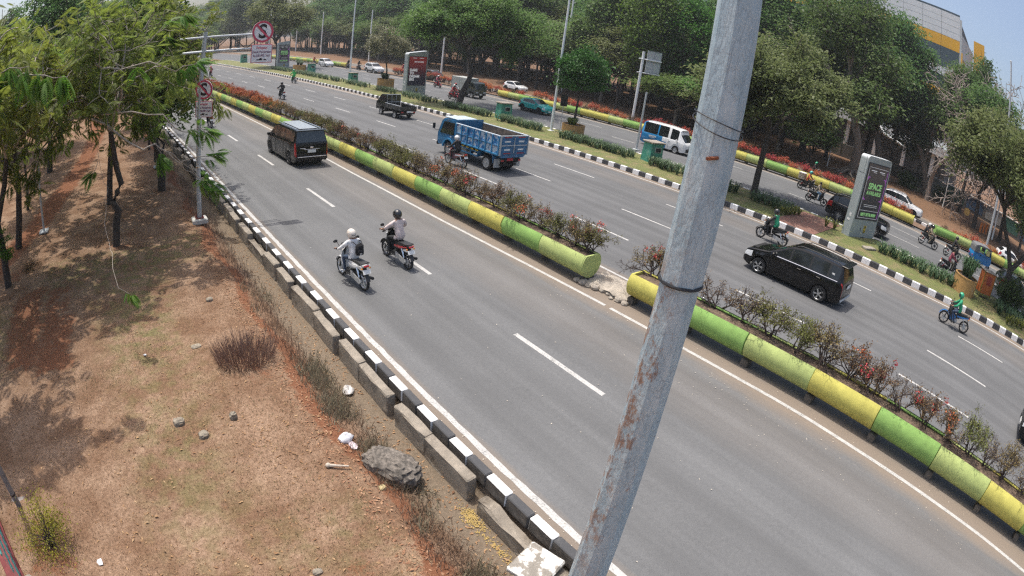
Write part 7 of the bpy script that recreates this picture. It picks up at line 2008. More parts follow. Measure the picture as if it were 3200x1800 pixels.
near_tree('feathery tree with a flared trunk behind the trodden path', (-5.9, 35.8), 65, [(-5.9, 35.8, -.1), (-5.8, 35.8, 1.4), (-5.7, 35.8, 3.4)], .26, .16, 2.6, 5)
# a nearer crown whose trunk stands just outside the left edge; its drooping fronds hang into view and it shades the grass
near_tree('feathery tree just outside the left edge whose drooping fronds hang into view', (-6.6, 12.2), 67, [(-7.2, 13.2, -.2), (-7.0, 13.1, 2.0), (-6.6, 13.0, 4.0), (-6.0, 12.8, 5.6)], .2, .13, 2.0, 4, 1)
# long limbs that reach over the kerb towards the sign post, with fresh fronds at their ends
def limb(label, pts_list, ends, seed, leaf=.5, per=7):
    rng = np.random.default_rng(seed)
    base = pts_list[0][0][0]
    t = thing('tree_branch', label, 'branch', base, 0, None)
    polys = []
    for pts, r in pts_list:
        q = [Vector(p) - Vector(base) for p in pts]
        # extra joints so the limb is not a straight rod
        fine = [q[0]]
        for a, b in zip(q[:-1], q[1:]):
            fine += [a.lerp(b, .5) + Vector(rng.normal(0, .03, 3)), b]
        polys.append((fine, [r + (.006 - r) * i / (len(fine) - 1) for i in range(len(fine))], 2))
    link('limb', tubes_mesh('limb', polys, BARKT, (6, 6, 6)), t)
    for e, d, k in ends:
        for i in range(k):
            dv = Vector(np.array(d) + rng.normal(0, .55, 3) * np.array([1, 1, .5]) + np.array([0, 0, -.2]))
            link('frond', FRONDS[int(rng.integers(0, 4))], t, Vector(e) - Vector(base) + Vector(rng.normal(0, .05, 3)), dv.to_track_quat('X', 'Z').to_euler(), leaf * float(rng.uniform(.8, 1.15)))
L_FEATHER2 = leafmat('fresh_feather_leaves', [(.05, .11, .015), (.09, .19, .025), (.13, .26, .035), (.18, .33, .05)], trans=.45, inst=.1, clump=1.5)
FRONDS = [fronds_mesh('frond', np.zeros((1, 3)), np.array([[1., 0, 0]]), 1.0, L_FEATHER2, np.random.default_rng(q), 0.0) for q in range(4)]
limb('long forked branch of fresh fronds reaching past the foot of the sign post', [([(-1.23, 17.5, 4.88), (-.72, 17.5, 4.62), (-.41, 17.5, 4.35), (.11, 17.2, 3.96), (.56, 17, 3.71), (.96, 17, 3.83), (1.34, 17, 3.53), (1.71, 17, 3.14), (1.86, 17, 2.92), (2.33, 17, 2.6), (2.8, 17, 2.22)], .045), ([(1.71, 17, 3.14), (1.97, 17, 3.2), (2.17, 17, 3.25), (2.55, 17, 3.24), (3.06, 17, 3.22)], .02), ([(1.34, 17, 3.53), (1.5, 16.8, 3.5), (2.0, 16.9, 3.0), (2.5, 16.9, 2.5)], .018)],
     [((2.75, 17, 2.3), (1, 0, -.3), 7), ((2.45, 17, 2.52), (.6, 0, .3), 5), ((2.9, 17, 3.23), (1, 0, -.1), 5), ((2.6, 17, 3.25), (.7, -.2, .3), 4), ((2.45, 16.9, 2.55), (1, -.3, -.5), 4)], 71)
limb('branch of fresh fronds crossing the sign post just below the notice board', [([(-1.2, 17.3, 5.0), (.2, 17.1, 4.9), (1.23, 17, 4.68), (1.61, 17, 4.22), (2.06, 17, 4.04), (2.47, 17, 4.11), (2.69, 17, 3.91)], .03)], [((2.65, 17, 3.95), (1, 0, -.2), 7), ((2.4, 17, 4.1), (.7, -.3, .2), 5), ((2.05, 17, 4.05), (.2, -.4, -.3), 4)], 73)
limb('branch of fresh fronds in front of the sign post between truss and lower sign', [([(-.9, 17.6, 6.1), (.72, 17, 6.33), (1.62, 17, 5.92), (2.02, 17, 6.07), (2.34, 17, 6.15)], .03)], [((2.3, 17, 6.12), (1, 0, .0), 6), ((2.0, 17, 6.07), (.5, -.3, -.5), 6), ((1.7, 17, 5.95), (.3, .2, -.4), 4)], 75)
limb('upper branch of yellow-green fronds left of the top of the sign post', [([(-.84, 18, 6.76), (.03, 18, 6.75), (.71, 18, 6.91), (1.39, 18, 7.01)], .03), ([(-.86, 17, 6.7), (-.28, 17, 6.36), (.33, 17, 6.21)], .025), ([(.71, 18, 6.91), (1.3, 18, 7.5), (1.9, 18, 7.7)], .02)], [((1.35, 18, 7.0), (1, 0, -.2), 7), ((1.85, 18, 7.68), (1, 0, -.2), 9), ((1.4, 18, 7.5), (.6, -.2, .2), 6), ((.3, 17, 6.2), (1, 0, -.3), 5)], 77)
limb('thin hanging twig ending in one dark frond low over the dry grass', [([(-1.19, 19, 3.83), (-1.08, 19, 3.45), (-.92, 18, 2.91), (-.69, 17, 2.76), (-.81, 16, 2.69), (-.75, 15.5, 2.56), (-.83, 15, 2.31), (-.7, 14, 2.07), (-.61, 13, 2.16), (-.55, 12, 1.7), (-.3, 12, 1.5)], .007)], [((-.28, 12, 1.5), (.5, 0, -.9), 5), ((-.3, 12, 1.5), (-.6, 0, -.9), 3)], 79, .32)
limb('small hanging frond cluster left of the crooked trunk', [([(-1.0, 17.2, 3.6), (-1.18, 17, 3.28), (-1.3, 17, 3.33)], .01)], [((-1.2, 17, 3.32), (-1, 0, -.3), 5), ((-1.3, 17, 3.3), (-.6, .2, -.8), 3)], 81, .45)
limb('hanging frond cluster in front of the thick trunk near the kerb', [([(1.0, 17, 3.85), (1.14, 17, 3.53), (1.1, 17, 3.3)], .01)], [((1.12, 17, 3.5), (.1, 0, -1), 7), ((1.12, 17, 3.4), (.8, 0, -.8), 4), ((1.12, 17, 3.4), (-.6, 0, -.8), 3)], 83, .5)
limb('cluster of long drooping bright fronds at the upper left', [([(-4.6, 11.8, 6.2), (-3.6, 11.3, 7.0), (-2.96, 11, 7.12), (-2.4, 11, 7.0)], .03), ([(-4.0, 11.8, 6.6), (-2.6, 11.2, 6.9), (-1.96, 11, 6.72), (-1.4, 11, 6.57)], .025)], [((-2.96, 11, 7.1), (.3, -.1, -.9), 8), ((-2.5, 11, 6.95), (.5, 0, -.9), 7), ((-3.2, 11, 6.95), (-.3, 0, -1), 7), ((-1.96, 11, 6.7), (.2, 0, -1), 8), ((-1.5, 11, 6.6), (.5, -.1, -.9), 8), ((-2.2, 11, 6.75), (-.2, 0, -1), 6)], 85, .48)

# ------------------------------------------------------------------- flowering shrubs in the pipe planters
TWIG = pm('shrub_twig', (.075, .055, .048), .9, .4, 20)
LS_BROWN = leafmat('shrub_leaves_dry', [(.13, .07, .045), (.20, .13, .06), (.23, .18, .07), (.30, .19, .11)], trans=.25, inst=.3, clump=3)
LS_GREEN = leafmat('shrub_leaves_olive', [(.07, .075, .02), (.13, .14, .035), (.20, .21, .06), (.25, .20, .07)], trans=.3, inst=.3, clump=3)
FLW_R = leafmat('bract_coral', [(.55, .09, .055), (.62, .14, .08), (.70, .20, .12)], trans=.3, inst=.25, clump=4)
FLW_P = leafmat('bract_pink', [(.50, .06, .10), (.58, .12, .14), (.62, .22, .20)], trans=.3, inst=.25, clump=4)
FLW_O = leafmat('bract_orange', [(.34, .075, .035), (.46, .12, .05), (.52, .2, .08)], trans=.3, inst=.3, clump=4)
PS = dict(seg=.085, taper=.62, wander=.22, up=[.05, .05, .05, .04], first=[.3, .2, .2, .2], side=[.45, .5, .5, .4], fork=[2, 2, 2, 2], spread=[.5, .5, .55, .6], ratio=.74, leaf_lvl=2)
def shrub_meshes(seed, nleaf, nflow, lm, fm, h=1.0, dense=1.0, fpatch=True):
    rs, rng = random.Random(seed), np.random.default_rng(seed)
    polys, tips = [], []
    for q in range(rs.choice([6, 7, 8])):
        a = rs.uniform(0, 2 * PI)
        grow(rs, Vector((rs.uniform(-.08, .08), rs.uniform(-.12, .12), 0)), Vector((math.cos(a) * .5, math.sin(a) * .6, 1)).normalized(), .34 * h, .022, 4, PS, polys, tips)
    tw = tubes_mesh('stems', polys, TWIG, (5, 4, 3, 3, 3), .0045)
    tp = np.array([tuple(p) for p, d, l in tips]); td = np.array([tuple(d) for p, d, l in tips])
    up = tp[:, 2] > np.percentile(tp[:, 2], 30)
    tp, td = tp[up], td[up]
    lf = None
    if nleaf:
        i = rng.integers(0, len(tp), nleaf)
        lf = leaves_mesh('leaves', tp[i] + rng.normal(0, .035, (nleaf, 3)), td[i] + rng.normal(0, .8, (nleaf, 3)), rng.uniform(.03, .06, nleaf), rng.uniform(.022, .038, nleaf), lm, rng, flat=.4)
    fl = None
    if nflow:
        top_ = tp[tp[:, 2] > np.percentile(tp[:, 2], 55)]
        if fpatch:
            c = top_[rng.integers(0, len(top_), max(2, nflow // 16))]
            P_ = (c[:, None] + rng.normal(0, .045, (len(c), 16, 3))).reshape(-1, 3)
        else: P_ = top_[rng.integers(0, len(top_), nflow)] + rng.normal(0, .05, (nflow, 3))
        fl = leaves_mesh('flowers', P_, rng.normal(0, 1, P_.shape), rng.uniform(.04, .065, len(P_)), rng.uniform(.035, .05, len(P_)), fm, rng, flat=.2)
    return tw, lf, fl
SHR = {'bare': [shrub_meshes(200 + i, 260, 0, LS_BROWN, None) for i in range(2)], 'dry': [shrub_meshes(210 + i, 950, 0, LS_BROWN, None) for i in range(3)], 'olive': [shrub_meshes(220 + i, 1500, 0, LS_GREEN, None) for i in range(3)],
       'coral': [shrub_meshes(230 + i, 850, 80, LS_BROWN, FLW_R) for i in range(3)], 'pink': [shrub_meshes(240, 1500, 90, LS_GREEN, FLW_P)],
       'orange': [shrub_meshes(250 + i, 1100, 1300, LS_BROWN, FLW_O, 1.0, 1, False) for i in range(2)], 'rose': [shrub_meshes(260 + i, 500, 800, LS_BROWN, FLW_R, 1.1, 1, False) for i in range(2)]}
WORD = {'bare': 'nearly leafless twiggy shrub', 'dry': 'brownish dry-leaved shrub', 'olive': 'olive green leafy shrub', 'coral': 'twiggy shrub dotted with coral flowers', 'pink': 'leafy shrub dotted with pink flowers', 'orange': 'shrub thick with orange bracts', 'rose': 'thin shrub thick with coral red bracts'}
ORD = 'first second third fourth fifth sixth seventh eighth ninth tenth eleventh twelfth thirteenth fourteenth fifteenth sixteenth seventeenth eighteenth nineteenth twentieth'.split()
def shrub(kind, x, y, z, s, label, group):
    t = thing('flowering_shrub' if kind not in ('bare', 'dry', 'olive') else 'shrub', label, 'shrub', (x, y, z), random.uniform(0, 6.28), group)
    t.scale = (s, s, s * random.uniform(.92, 1.08))
    tw, lf, fl = random.choice(SHR[kind])
    link('stems', tw, t)
    if lf: link('leaves', lf, t)
    if fl: link('flowers', fl, t)['kind'] = 'stuff'
kinds1 = ['pink', 'coral', 'olive', 'coral', 'coral', 'olive', 'dry', 'dry', 'coral', 'coral', 'dry', 'coral', 'bare', 'dry', 'olive', 'olive', 'olive', 'olive', 'dry', 'dry']
y = 10.45
i = 0
while y < 118:
    if i < len(kinds1): k = kinds1[i]
    elif y < 36: k = random.choice(['olive', 'olive', 'dry', 'coral', 'dry'])
    elif y < 42: k = random.choice(['dry', 'orange', 'olive'])
    else: k = 'orange'
    lab = f'{WORD[k]}, {ORD[i]} from the capped end of the long row' if i < 20 else (f'{WORD[k]} in the long pipe row beyond the black van' if y < 42 else 'shrub thick with orange bracts in the hedge far up the long pipe row')
    shrub(k, RX(12.9, y) + random.uniform(-.06, .12), y, .86, random.uniform(.94, 1.2), lab, 'shrubs growing in the long pipe row')
    y += random.uniform(.66, .92) if y < 36 else random.uniform(.8, 1.0); i += 1
kinds2 = ['coral', 'bare', 'bare', 'bare', 'olive', 'olive', 'dry', 'coral', 'coral', 'bare', 'coral', 'coral', 'olive', 'bare', 'dry', 'coral', 'olive', 'olive', 'olive', 'dry']
y = 8.25
for i, k in enumerate(kinds2):
    if y > -9: shrub(k, RX(13.28, y) + random.uniform(-.05, .12), y, .86, random.uniform(1.0, 1.25), f'{WORD[k]}, {ORD[i]} from the yellow end of the near row', 'shrubs growing in the near pipe row')
    y -= random.uniform(.7, .95) if i != 1 else 1.5
for i in range(86):
    y = -9 + i * 1.15 + random.uniform(-.25, .25)
    x = float(np.interp(y, [-12, -6, -.3, 4, 20, 120], [57.5, 55.2, 52.9, 51.0, 50.9, 50.9]))
    dn = smooth_noise(np.array([y]), np.array([0.]), 5.0, 77)[0]
    if dn < .22: continue
    k = 'rose' if dn > .45 else random.choice(['rose', 'orange', 'dry'])
    shrub(k, (RX(x, max(y, 2.3)) if y > 3 else x), y, .12, random.uniform(1.05, 1.55), 'coral red flowering shrub of the thin hedge between far carriageway and service road', 'shrubs of the far flowering hedge')

# ------------------------------------------------------------------- strap-leaf plants and weeds (uncountable ground cover)
L_STRAP = leafmat('strap_leaves', [(.025, .052, .022), (.05, .090, .040), (.085, .140, .065), (.14, .20, .11)], rough=.45, trans=.2, inst=.1, clump=.8)
L_STRAPY = leafmat('strap_leaves_yellow', [(.08, .10, .02), (.13, .17, .03), (.20, .22, .05)], rough=.4, trans=.25, inst=.1, clump=.8)
def strap_clumps(name, centres, nb, h, spread, mat_, rng, parent=None, w=.045):
    C = np.array(centres)
    n = len(C) * nb
    c = np.repeat(C, nb, 0)
    a = rng.uniform(0, 2 * PI, n); hh = h * rng.uniform(.65, 1.15, n); sp = spread * rng.uniform(.35, 1.15, n)
    d = np.stack([np.cos(a), np.sin(a), np.zeros(n)], 1); s = np.stack([-np.sin(a), np.cos(a), np.zeros(n)], 1) * w / 2
    b = c + d * .03
    m = b + d * (sp * .45)[:, None] + np.array([0, 0, 1.]) * (hh * .85)[:, None]
    q = b + d * (sp * .8)[:, None] + np.array([0, 0, 1.]) * (hh * 1.0)[:, None]
    e = b + d * (sp * 1.15)[:, None] + np.array([0, 0, 1.]) * (hh * .78)[:, None]
    V = np.stack([b - s, b + s, m + s, m - s, q + s * .85, q - s * .85, e + s * .1, e - s * .1], 1).reshape(-1, 3)
    k = 8 * np.arange(n)[:, None]
    F = np.concatenate([k + np.array([0, 1, 2, 3]), k + np.array([3, 2, 4, 5]), k + np.array([5, 4, 6, 7])])
    return link(name, np_mesh(name, V, F, mat_), parent)
rngS = np.random.default_rng(3)
def bed(y0, y1, x0=31.9, x1=33.1, per=5.2, skip=()):
    cs = []
    y = y0
    while y < y1:
        for k in range(3):
            yy = y + rngS.uniform(-.2, .2); xx = x0 + (x1 - x0) * (k + .5) / 3 + rngS.uniform(-.2, .2)
            if not any(a < yy < b for a, b in skip): cs.append((RX(xx, yy), yy, .22))
        y += .42 if y < 50 else .62
    return cs
bedA = bed(11.6, 47, skip=((22.2, 23.9), (31, 33.4), (38.7, 40.4), (14.2, 15.2)))
bedB = bed(49.5, 100, skip=((54.8, 57), (61, 63.4), (69.5, 71.5), (88.6, 91.6)))
bedC = bed(-.0, 5.4) + bed(-9, -3.2, 31.2, 33.6)
for nm, b_, nb in (('upper', bedA, 17), ('far', bedB, 12), ('near', bedC, 19)):
    tag(strap_clumps('ground_cover', b_, nb, .60, .55, L_STRAP, rngS), 'dark green strap-leaf plants bedded along the median', 'plants', kind='stuff')
tag(strap_clumps('ground_cover', [(RX(31.0 + .45 * k, 11.3 - .1 * k), 11.4 - .12 * k, .23) for k in range(5)] + [(32.6 + .3 * k, 9.0 - .5 * k, .23) for k in range(3)] + [(31.0 + rngS.uniform(0, 2), -4.5 - k * .45, .23) for k in range(10)], 22, .55, .4, L_STRAPY, rngS), 'yellow-green strap leaves around the brick paving', 'plants', kind='stuff')
def big_strap(label, x, y, z, n, h, mat_):
    t = thing('potted_plant', label, 'plant', (x, y, z))
    strap_clumps('leaves', [(random.uniform(-.45, .45), random.uniform(-.45, .45), 0) for _ in range(n)], 26, h, h * .7, mat_, rngS, t, .06)
big_strap('large fan of long strap leaves in the ochre planter near the right edge', 32.95, -.75, 1.05, 8, 1.1, L_STRAP)
big_strap('short strap leaves at the foot of the round tree in its planter', 34.05, 32.0, 1.05, 8, .6, L_STRAPY)
big_strap('dark leaves at the foot of the pale tree in its planter', 31.65, 62.0, 1.45, 8, .7, L_STRAP)
big_strap('small green plant in the far ochre planter', 29.8, 90.5, 1.4, 8, .7, L_STRAP)
def bushy(label, x, y, z, r, h, n, mat_, leaf, name='bush', stems=True, seed=1):
    rng = np.random.default_rng(seed); rs = random.Random(seed)
    t = thing(name, label, 'bush', (x, y, z))
    C, pos = crown_points(rng, (0, 0, h * .5), r, r, h * .55, max(12, n // 50), 50, r * .25, .3, .8)
    polys = [([Vector((0, 0, -.05)), Vector((rs.uniform(-.1, .1), rs.uniform(-.1, .1), h * .3)), Vector(C[i])], [.018, .012, .004], 1) for i in range(0, len(C), 1)]
    link('stems', tubes_mesh('stems', polys, TWIG, (5, 4)), t)
    d = rng.normal(0, 1, pos.shape)
    link('leaves', leaves_mesh('leaves', pos, d, leaf * rng.uniform(.7, 1.3, len(pos)), leaf * .55, mat_, rng, flat=.4), t)
bushy('yellow-green bush beside the teal fence at the bottom left', -3.22, 6.55, -.1, .62, .95, 2600, leafmat('yellow_bush', [(.10, .11, .012), (.2, .2, .02), (.32, .30, .03), (.42, .38, .05)], trans=.35, clump=2.5), .045, seed=3)
bushy('dark green leafy shrub under the forked tree at the right edge', 35.5, -4.6, .2, 1.2, 1.9, 2400, L_DARK, .2, seed=5)
bushy('leafy sprouts round the lower trunk at the left picture edge', -5.35, 18.2, .7, .42, 1.3, 900, L_FEATHER2, .09, seed=7)
bushy('dead twig heap beside the trunk at the left', -4.6, 19.3, -.05, .5, .35, 260, LS_BROWN, .06, seed=9)
bushy('dark bush in front of the park wall', 84, 6, 0, 1.6, 2.4, 1600, L_DARK, .3, seed=11)
bushy('dark bush at the foot of the large rooted tree', 80.5, 11.5, .3, 1.5, 2.0, 1500, L_DARK, .3, seed=13)

def blades(name, pos, h, lean, w, mat_, rng, label, cat):
    n = len(pos)
    a = rng.uniform(0, 2 * PI, n)
    tip = pos + np.stack([np.cos(a) * lean, np.sin(a) * lean, h], 1)
    b = rng.uniform(0, 2 * PI, n)
    s = np.stack([np.cos(b), np.sin(b), np.zeros(n)], 1) * (w / 2)[:, None]
    V = np.stack([pos - s, pos + s, tip], 1).reshape(-1, 3)
    return tag(link(name, np_mesh(name, V, None, mat_, tris=np.arange(3 * n).reshape(-1, 3))), label, cat, kind='stuff')
def scatter(n, x0, x1, y0, y1, rng, dens=None, ypow=1.0):
    x = rng.uniform(x0, x1, n); y = y0 + (y1 - y0) * rng.random(n) ** ypow
    if dens is not None:
        keep = rng.random(n) < dens(x, y); x, y = x[keep], y[keep]
    return np.stack([RXv(x, y), y, ground_z(x, y)], 1), x, y
DRYG = pm('dry_grass_blades', (.37, .255, .155), .9, .45, 30, trans=.2)
GRNG = pm('half_green_blades', (.15, .16, .06), .9, .4, 30, trans=.2)
rngG = np.random.default_rng(17)
near = lambda x, y: np.clip(1.3 - y / 22, .12, 1) * (smooth_noise(x, y, 1.1, 31) * .8 + .35)
p, x, y = scatter(120000, -7.5, 2.8, 2.5, 26, rngG, near, 1.25)
n = len(p); blades('grass', p, rngG.uniform(.015, .06, n), rngG.uniform(.0, .05, n), rngG.uniform(.008, .016, n), DRYG, rngG, 'short dry grass covering the park ground', 'grass')
p, x, y = scatter(26000, -6, 2.8, 2.5, 20, rngG, lambda x, y: np.clip(smooth_noise(x, y, 1.9, 33) * 2.2 - 1.15, 0, 1), 1.2)
n = len(p); blades('grass', p, rngG.uniform(.02, .07, n), rngG.uniform(.0, .05, n), rngG.uniform(.008, .016, n), GRNG, rngG, 'half green grass patches on the park ground', 'grass')
# weeds along the ditch: dry upright stems and grey-green sprigs
WEED_D = pm('weed_dry', (.25, .17, .115), .9, .4, 25, trans=.15, dirt=(.10, .06, .045), dirt_amt=.5)
WEED_G = pm('weed_greygreen', (.27, .235, .16), .9, .4, 25, trans=.25, dirt=(.13, .13, .07), dirt_amt=.45)
p, x, y = scatter(24000, 2.62, 3.95, 2.2, 36, rngG, lambda x, y: np.clip(1.2 - np.abs(x - 3.45 - .08 * np.sin(y)) / .42, 0, 1) * (smooth_noise(x, y, .55, 35) * 1.3) * np.clip(1.2 - y / 60, .3, 1), 1.3)
n = len(p); blades('weeds', p, rngG.uniform(.08, .34, n), rngG.uniform(.02, .2, n), rngG.uniform(.010, .02, n), WEED_D, rngG, 'dry brown weeds along the ditch', 'weeds')
p, x, y = scatter(30000, 2.7, 4.0, 2.2, 15, rngG, lambda x, y: np.clip(1.2 - np.abs(x - 3.5 - .08 * np.sin(y * 1.3)) / .38, 0, 1) * np.clip(smooth_noise(x, y, .7, 36) * 2.4 - .9, 0, 1), 1.3)
n = len(p); blades('weeds', p, rngG.uniform(.06, .26, n), rngG.uniform(.02, .16, n), rngG.uniform(.014, .028, n), WEED_G, rngG, 'grey-green weeds along the ditch', 'weeds')
# the round tuft of dry stems
def dry_tuft():
    rng = np.random.default_rng(8)
    t = thing('dry_shrub', 'round clump of upright dry brown stems on the grass beside the washed soil', 'shrub', (2.1, 10.75, gz(2.1, 10.75)))
    n = 950
    r = .68 * np.sqrt(rng.random(n)); a = rng.uniform(0, 2 * PI, n)
    p = np.stack([r * np.cos(a), r * np.sin(a) * .8, np.zeros(n)], 1)
    tip = p + np.stack([p[:, 0] * .25 + rng.normal(0, .05, n), p[:, 1] * .25 + rng.normal(0, .05, n), rng.uniform(.22, .55, n)], 1)
    b = rng.uniform(0, 2 * PI, n); s = np.stack([np.cos(b), np.sin(b), np.zeros(n)], 1) * .006
    link('stems', np_mesh('stems', np.stack([p - s, p + s, tip + s * .5, tip - s * .5], 1).reshape(-1, 3), np.arange(4 * n).reshape(-1, 4), pm('dry_stem', (.27, .17, .125), .9, .45, 30)), t)
dry_tuft()
# fallen leaves
LITTER = leafmat('fallen_leaf', [(.09, .045, .025), (.24, .135, .065), (.38, .25, .13), (.50, .38, .24)], rough=.8, trans=.1, inst=.0, clump=6)
def litter(n, x0, x1, y0, y1, dens, label, ypow=1.3, size=(.03, .10), zoff=.008):
    p, x, y = scatter(n, x0, x1, y0, y1, rngG, dens, ypow)
    k = len(p)
    d = rngG.normal(0, 1, (k, 3)); d[:, 2] *= .25
    L = rngG.uniform(size[0], size[1], k)
    tag(link('fallen_leaves', leaves_mesh('fallen_leaves', p + np.array([0, 0, zoff]), d, L, L * rngG.uniform(.3, .5, k), LITTER, rngG, flat=.8, fold=.22)), label, 'leaves', kind='stuff')
litter(8500, -6, 3.2, 2.2, 20, lambda x, y: np.clip(smooth_noise(x, y, 1.3, 41) * 1.9 - .65, .04, 1), 'dry leaves fallen on the park ground')
litter(2200, 2.55, 3.05, 2.5, 24, None, 'dry leaves gathered along the edge of the washed soil', 1.2)
litter(900, 3.7, 4.3, 2.5, 20, None, 'dry leaves in the ditch')
def road_litter():
    rng = rngG
    n = 420
    x = np.concatenate([rng.normal(11.6, .9, n // 2), rng.uniform(5.3, 12, n // 4), rng.normal(5.0, .12, n // 4)]); y = 1.5 + 14 * rng.random(len(x)) ** 1.2 - 5 * (x > 10)
    p = np.stack([RXv(x, y), y, np.full(len(x), .012)], 1)
    L = rng.uniform(.012, .04, len(x)); d = rng.normal(0, 1, p.shape); d[:, 2] *= .1
    tag(link('debris', leaves_mesh('debris', p, d, L, L * .7, pm('road_grit', (.55, .5, .42), .8, .4, 60), rng, flat=.9)), 'small pale litter and grit on the near carriageway', 'litter', kind='stuff')
road_litter()
# =================================================================== LOOSE THINGS ON THE GRASS
def stone(label, x, y, d, mat_, seed, group=None, name='stone', rz=0.0, rough_=.14, lift=.06, sub=3):
    rs = random.Random(seed)
    bm = bmesh.new(); bmesh.ops.create_icosphere(bm, subdivisions=sub, radius=1)
    for v in bm.verts:
        k = 1 + rs.uniform(-rough_, rough_)
        q = v.co.copy()
        for a in range(3): q[a] = math.copysign(abs(q[a]) ** .7, q[a])
        v.co = Vector((q.x * d[0] / 2 * k, q.y * d[1] / 2 * k, q.z * d[2] / 2 * k))
    me = bpy.data.meshes.new(name); bm.to_mesh(me); bm.free(); me.materials.append(mat_)
    me.polygons.foreach_set('use_smooth', [True] * len(me.polygons)); me.set_sharp_from_angle(angle=R(40))
    o = link(name, me, None, (RX(x, y), y, gz(x, y) + d[2] * lift), (0, 0, rz))
    return tag(o, label, 'stone', group)
ROCK = pm('mossy_rock', (.155, .135, .115), .95, .6, 16, bmp=1.0, bscale=14, dirt=(.05, .046, .04), dirt_amt=.6)
ROCKL = pm('pale_stone', (.27, .235, .185), .95, .4, 14, bmp=.8, bscale=20, dirt=(.15, .11, .075), dirt_amt=.55)
stone('large mossy grey block of rock lying at the edge of the weeds', 3.52, 6.3, (.62, 1.12, .50), ROCK, 3, rz=.5, rough_=.10, lift=.30, sub=4)
stone('small yellowish round stone beside the large rock', 3.12, 5.93, (.13, .12, .10), pm('yellow_stone', (.42, .34, .18), .9, .2, 9), 5)
stone('grey half-buried stump stone among the leaves', .22, 9.0, (.24, .22, .2), ROCKL, 7)
stone('low grey stone right of the half-buried one', .62, 8.45, (.2, .2, .16), ROCKL, 9)
stone('pale upright stone beyond the two grey ones', 1.33, 8.75, (.16, .14, .26), ROCKL, 11)
stone('flat pale stone on the grass left of the dry clump', 1.2, 11.75, (.26, .2, .06), ROCKL, 13)
stone('pair stone, pale and round, up by the washed soil', 2.05, 14.0, (.2, .17, .14), ROCKL, 15)
stone('small slanted stone in the lower middle of the grass', 1.35, 4.75, (.15, .11, .1), ROCKL, 17)
def shard(label, x, y, s, mat_, name, cat, seed):
    rs = random.Random(seed)
    pts = [(s * math.cos(a) * rs.uniform(.6, 1.1), s * math.sin(a) * rs.uniform(.6, 1.1)) for a in np.linspace(0, 2 * PI, 7)[:-1]]
    mb = MB(); mb.prism(pts, 'z', 0, .012)
    tag(mb.build(name, mat_, None, None, (RX(x, y), y, gz(x, y) + .02), (rs.uniform(-.2, .2), rs.uniform(-.2, .2), rs.uniform(0, 6))), label, cat)
WLIT = pm('white_litter', (.72, .72, .74), .6, .1, 10)
shard('beige triangular tile shard in the lower left grass', -.62, 5.3, .11, pm('tile_beige', (.45, .36, .25), .8, .1, 8), 'tile_shard', 'shard', 3)
shard('pale oval scrap on the grass right of the yellow bush', -2.15, 6.0, .08, WLIT, 'paper_scrap', 'litter', 5)
shard('tiny bright white scrap in the middle of the grass', -.12, 11.9, .06, WLIT, 'paper_scrap', 'litter', 7)
shard('crumpled grey scrap near the bottom of the grass', 1.9, 3.75, .07, pm('grey_scrap', (.4, .42, .44), .6, .3, 12), 'paper_scrap', 'litter', 9)
shard('white scrap lying on the near carriageway left of the white scooter', 6.0, 16.2, .11, WLIT, 'paper_scrap', 'litter', 11)
def bag():
    t = thing('plastic_bag', 'white plastic bag crumpled beside the washed soil above the rock', 'bag', (RX(3.12, 7.35), 7.35, gz(3.12, 7.35)))
    rs = random.Random(2)
    mb = MB(); mb.ell((0, 0, .06), (.15, .12, .09), 12, 8); mb.v = [(x * rs.uniform(.85, 1.15), y * rs.uniform(.85, 1.15), z * rs.uniform(.85, 1.2)) for x, y, z in mb.v]; mb.build('bag', pm('plastic_white', (.70, .70, .73), .5, .05, 6), t, 50)
    mb = MB(); mb.ell((.05, -.2, .02), (.07, .12, .03), 9, 6); mb.v = [(x * rs.uniform(.8, 1.2), y + rs.uniform(-.02, .02), z * rs.uniform(.7, 1.3)) for x, y, z in mb.v]; mb.build('bag_tail', pm('plastic_mauve', (.55, .47, .5), .4, .1, 6), t, 50)
    t = thing('plastic_bag', 'crumpled clear plastic bag in the ditch beside the weeds', 'bag', (RX(3.95, 9.0), 9.0, gz(3.95, 9.0)))
    mb = MB(); mb.ell((0, 0, .06), (.13, .16, .07), 12, 8); mb.v = [(x * rs.uniform(.75, 1.2), y * rs.uniform(.75, 1.2), z * rs.uniform(.7, 1.3)) for x, y, z in mb.v]; mb.build('bag', pm('plastic_grey', (.5, .48, .46), .3, .25, 12), t, 50)
bag()
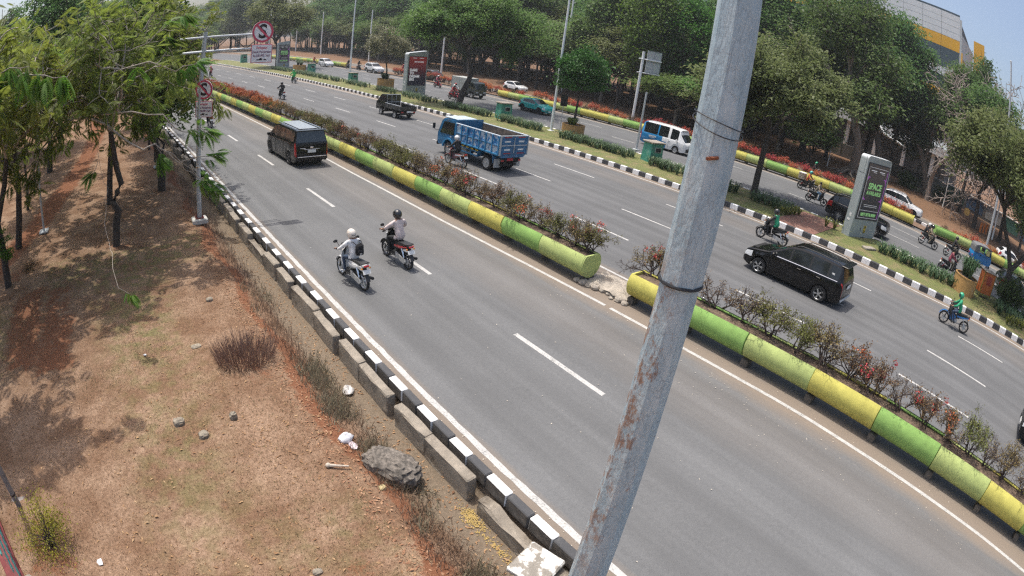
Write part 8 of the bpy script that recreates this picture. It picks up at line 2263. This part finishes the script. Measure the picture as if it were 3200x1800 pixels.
def stick():
    o = MB().tube([(0, 0, .05), (.12, -.1, .06), (.3, -.22, .05)], [.035, .02, .014], 7).ell((0, 0, .05), (.05, .05, .045), 8, 6).build('stick', pm('bleached_wood', (.46, .40, .33), .9, .15, 8), None, 50, (2.45, 6.75, gz(2.45, 6.7)), (0, 0, .1))
    tag(o, 'bleached bone-like stick lying on the grass left of the rock', 'stick')
stick()
def slab2():
    m = pm('stained_slab', (.27, .245, .21), .9, .3, 5, bmp=.6, bscale=25)
    t_ = m.node_tree; b = t_.nodes['Principled BSDF']; src = b.inputs['Base Color'].links[0].from_socket
    t_.links.new(mix(t_, ramp(t_, noise(t_, coord(t_), 5.5, 5, .6), [(.50, 0.), (.56, .9)]), src, (.68, .67, .63)), b.inputs['Base Color'])
    o = MB().bbox((0, 0, 0), (.72, .62, .12), .03).build('slab_cover', m, None, None, (4.12, 3.12, .06), (.02, .05, .25))
    tag(o, 'white-stained concrete slab over the ditch at the foot of the big pole', 'slab')
slab2()
# a drift of yellow petals by the ditch
rngQ = np.random.default_rng(6)
x = np.concatenate([rngQ.normal(4.16, .07, 420), rngQ.normal(4.12, .05, 200)]); y = np.concatenate([rngQ.normal(4.72, .16, 420), rngQ.normal(3.9, .3, 200)])
p = np.stack([x, y, ground_z(x, y) + .012], 1)
tag(link('fallen_petals', leaves_mesh('fallen_petals', p, rngQ.normal(0, 1, p.shape) * np.array([1, 1, .15]), .03, .02, pm('yellow_petals', (.38, .27, .09), .8, .25, 30), rngQ, flat=.9)), 'drift of yellow fallen petals in the ditch beside the blocks', 'petals', kind='stuff')
# =================================================================== AIR
def haze():
    mb = MB(); mb.box((0, 300, 18.2), (1330, 1330, 39.4))
    m = bpy.data.materials.new('thin_haze'); m.use_nodes = True
    t = m.node_tree; t.nodes.clear()
    out = t.nodes.new('ShaderNodeOutputMaterial'); pv = t.nodes.new('ShaderNodeVolumePrincipled')
    pv.inputs['Color'].default_value = (.86, .91, .95, 1); pv.inputs['Density'].default_value = 0.00045; pv.inputs['Anisotropy'].default_value = .25
    t.links.new(pv.outputs[0], out.inputs['Volume'])
    o = mb.build('haze', m); tag(o, 'thin pale haze over the whole place', 'haze', kind='stuff')
haze()
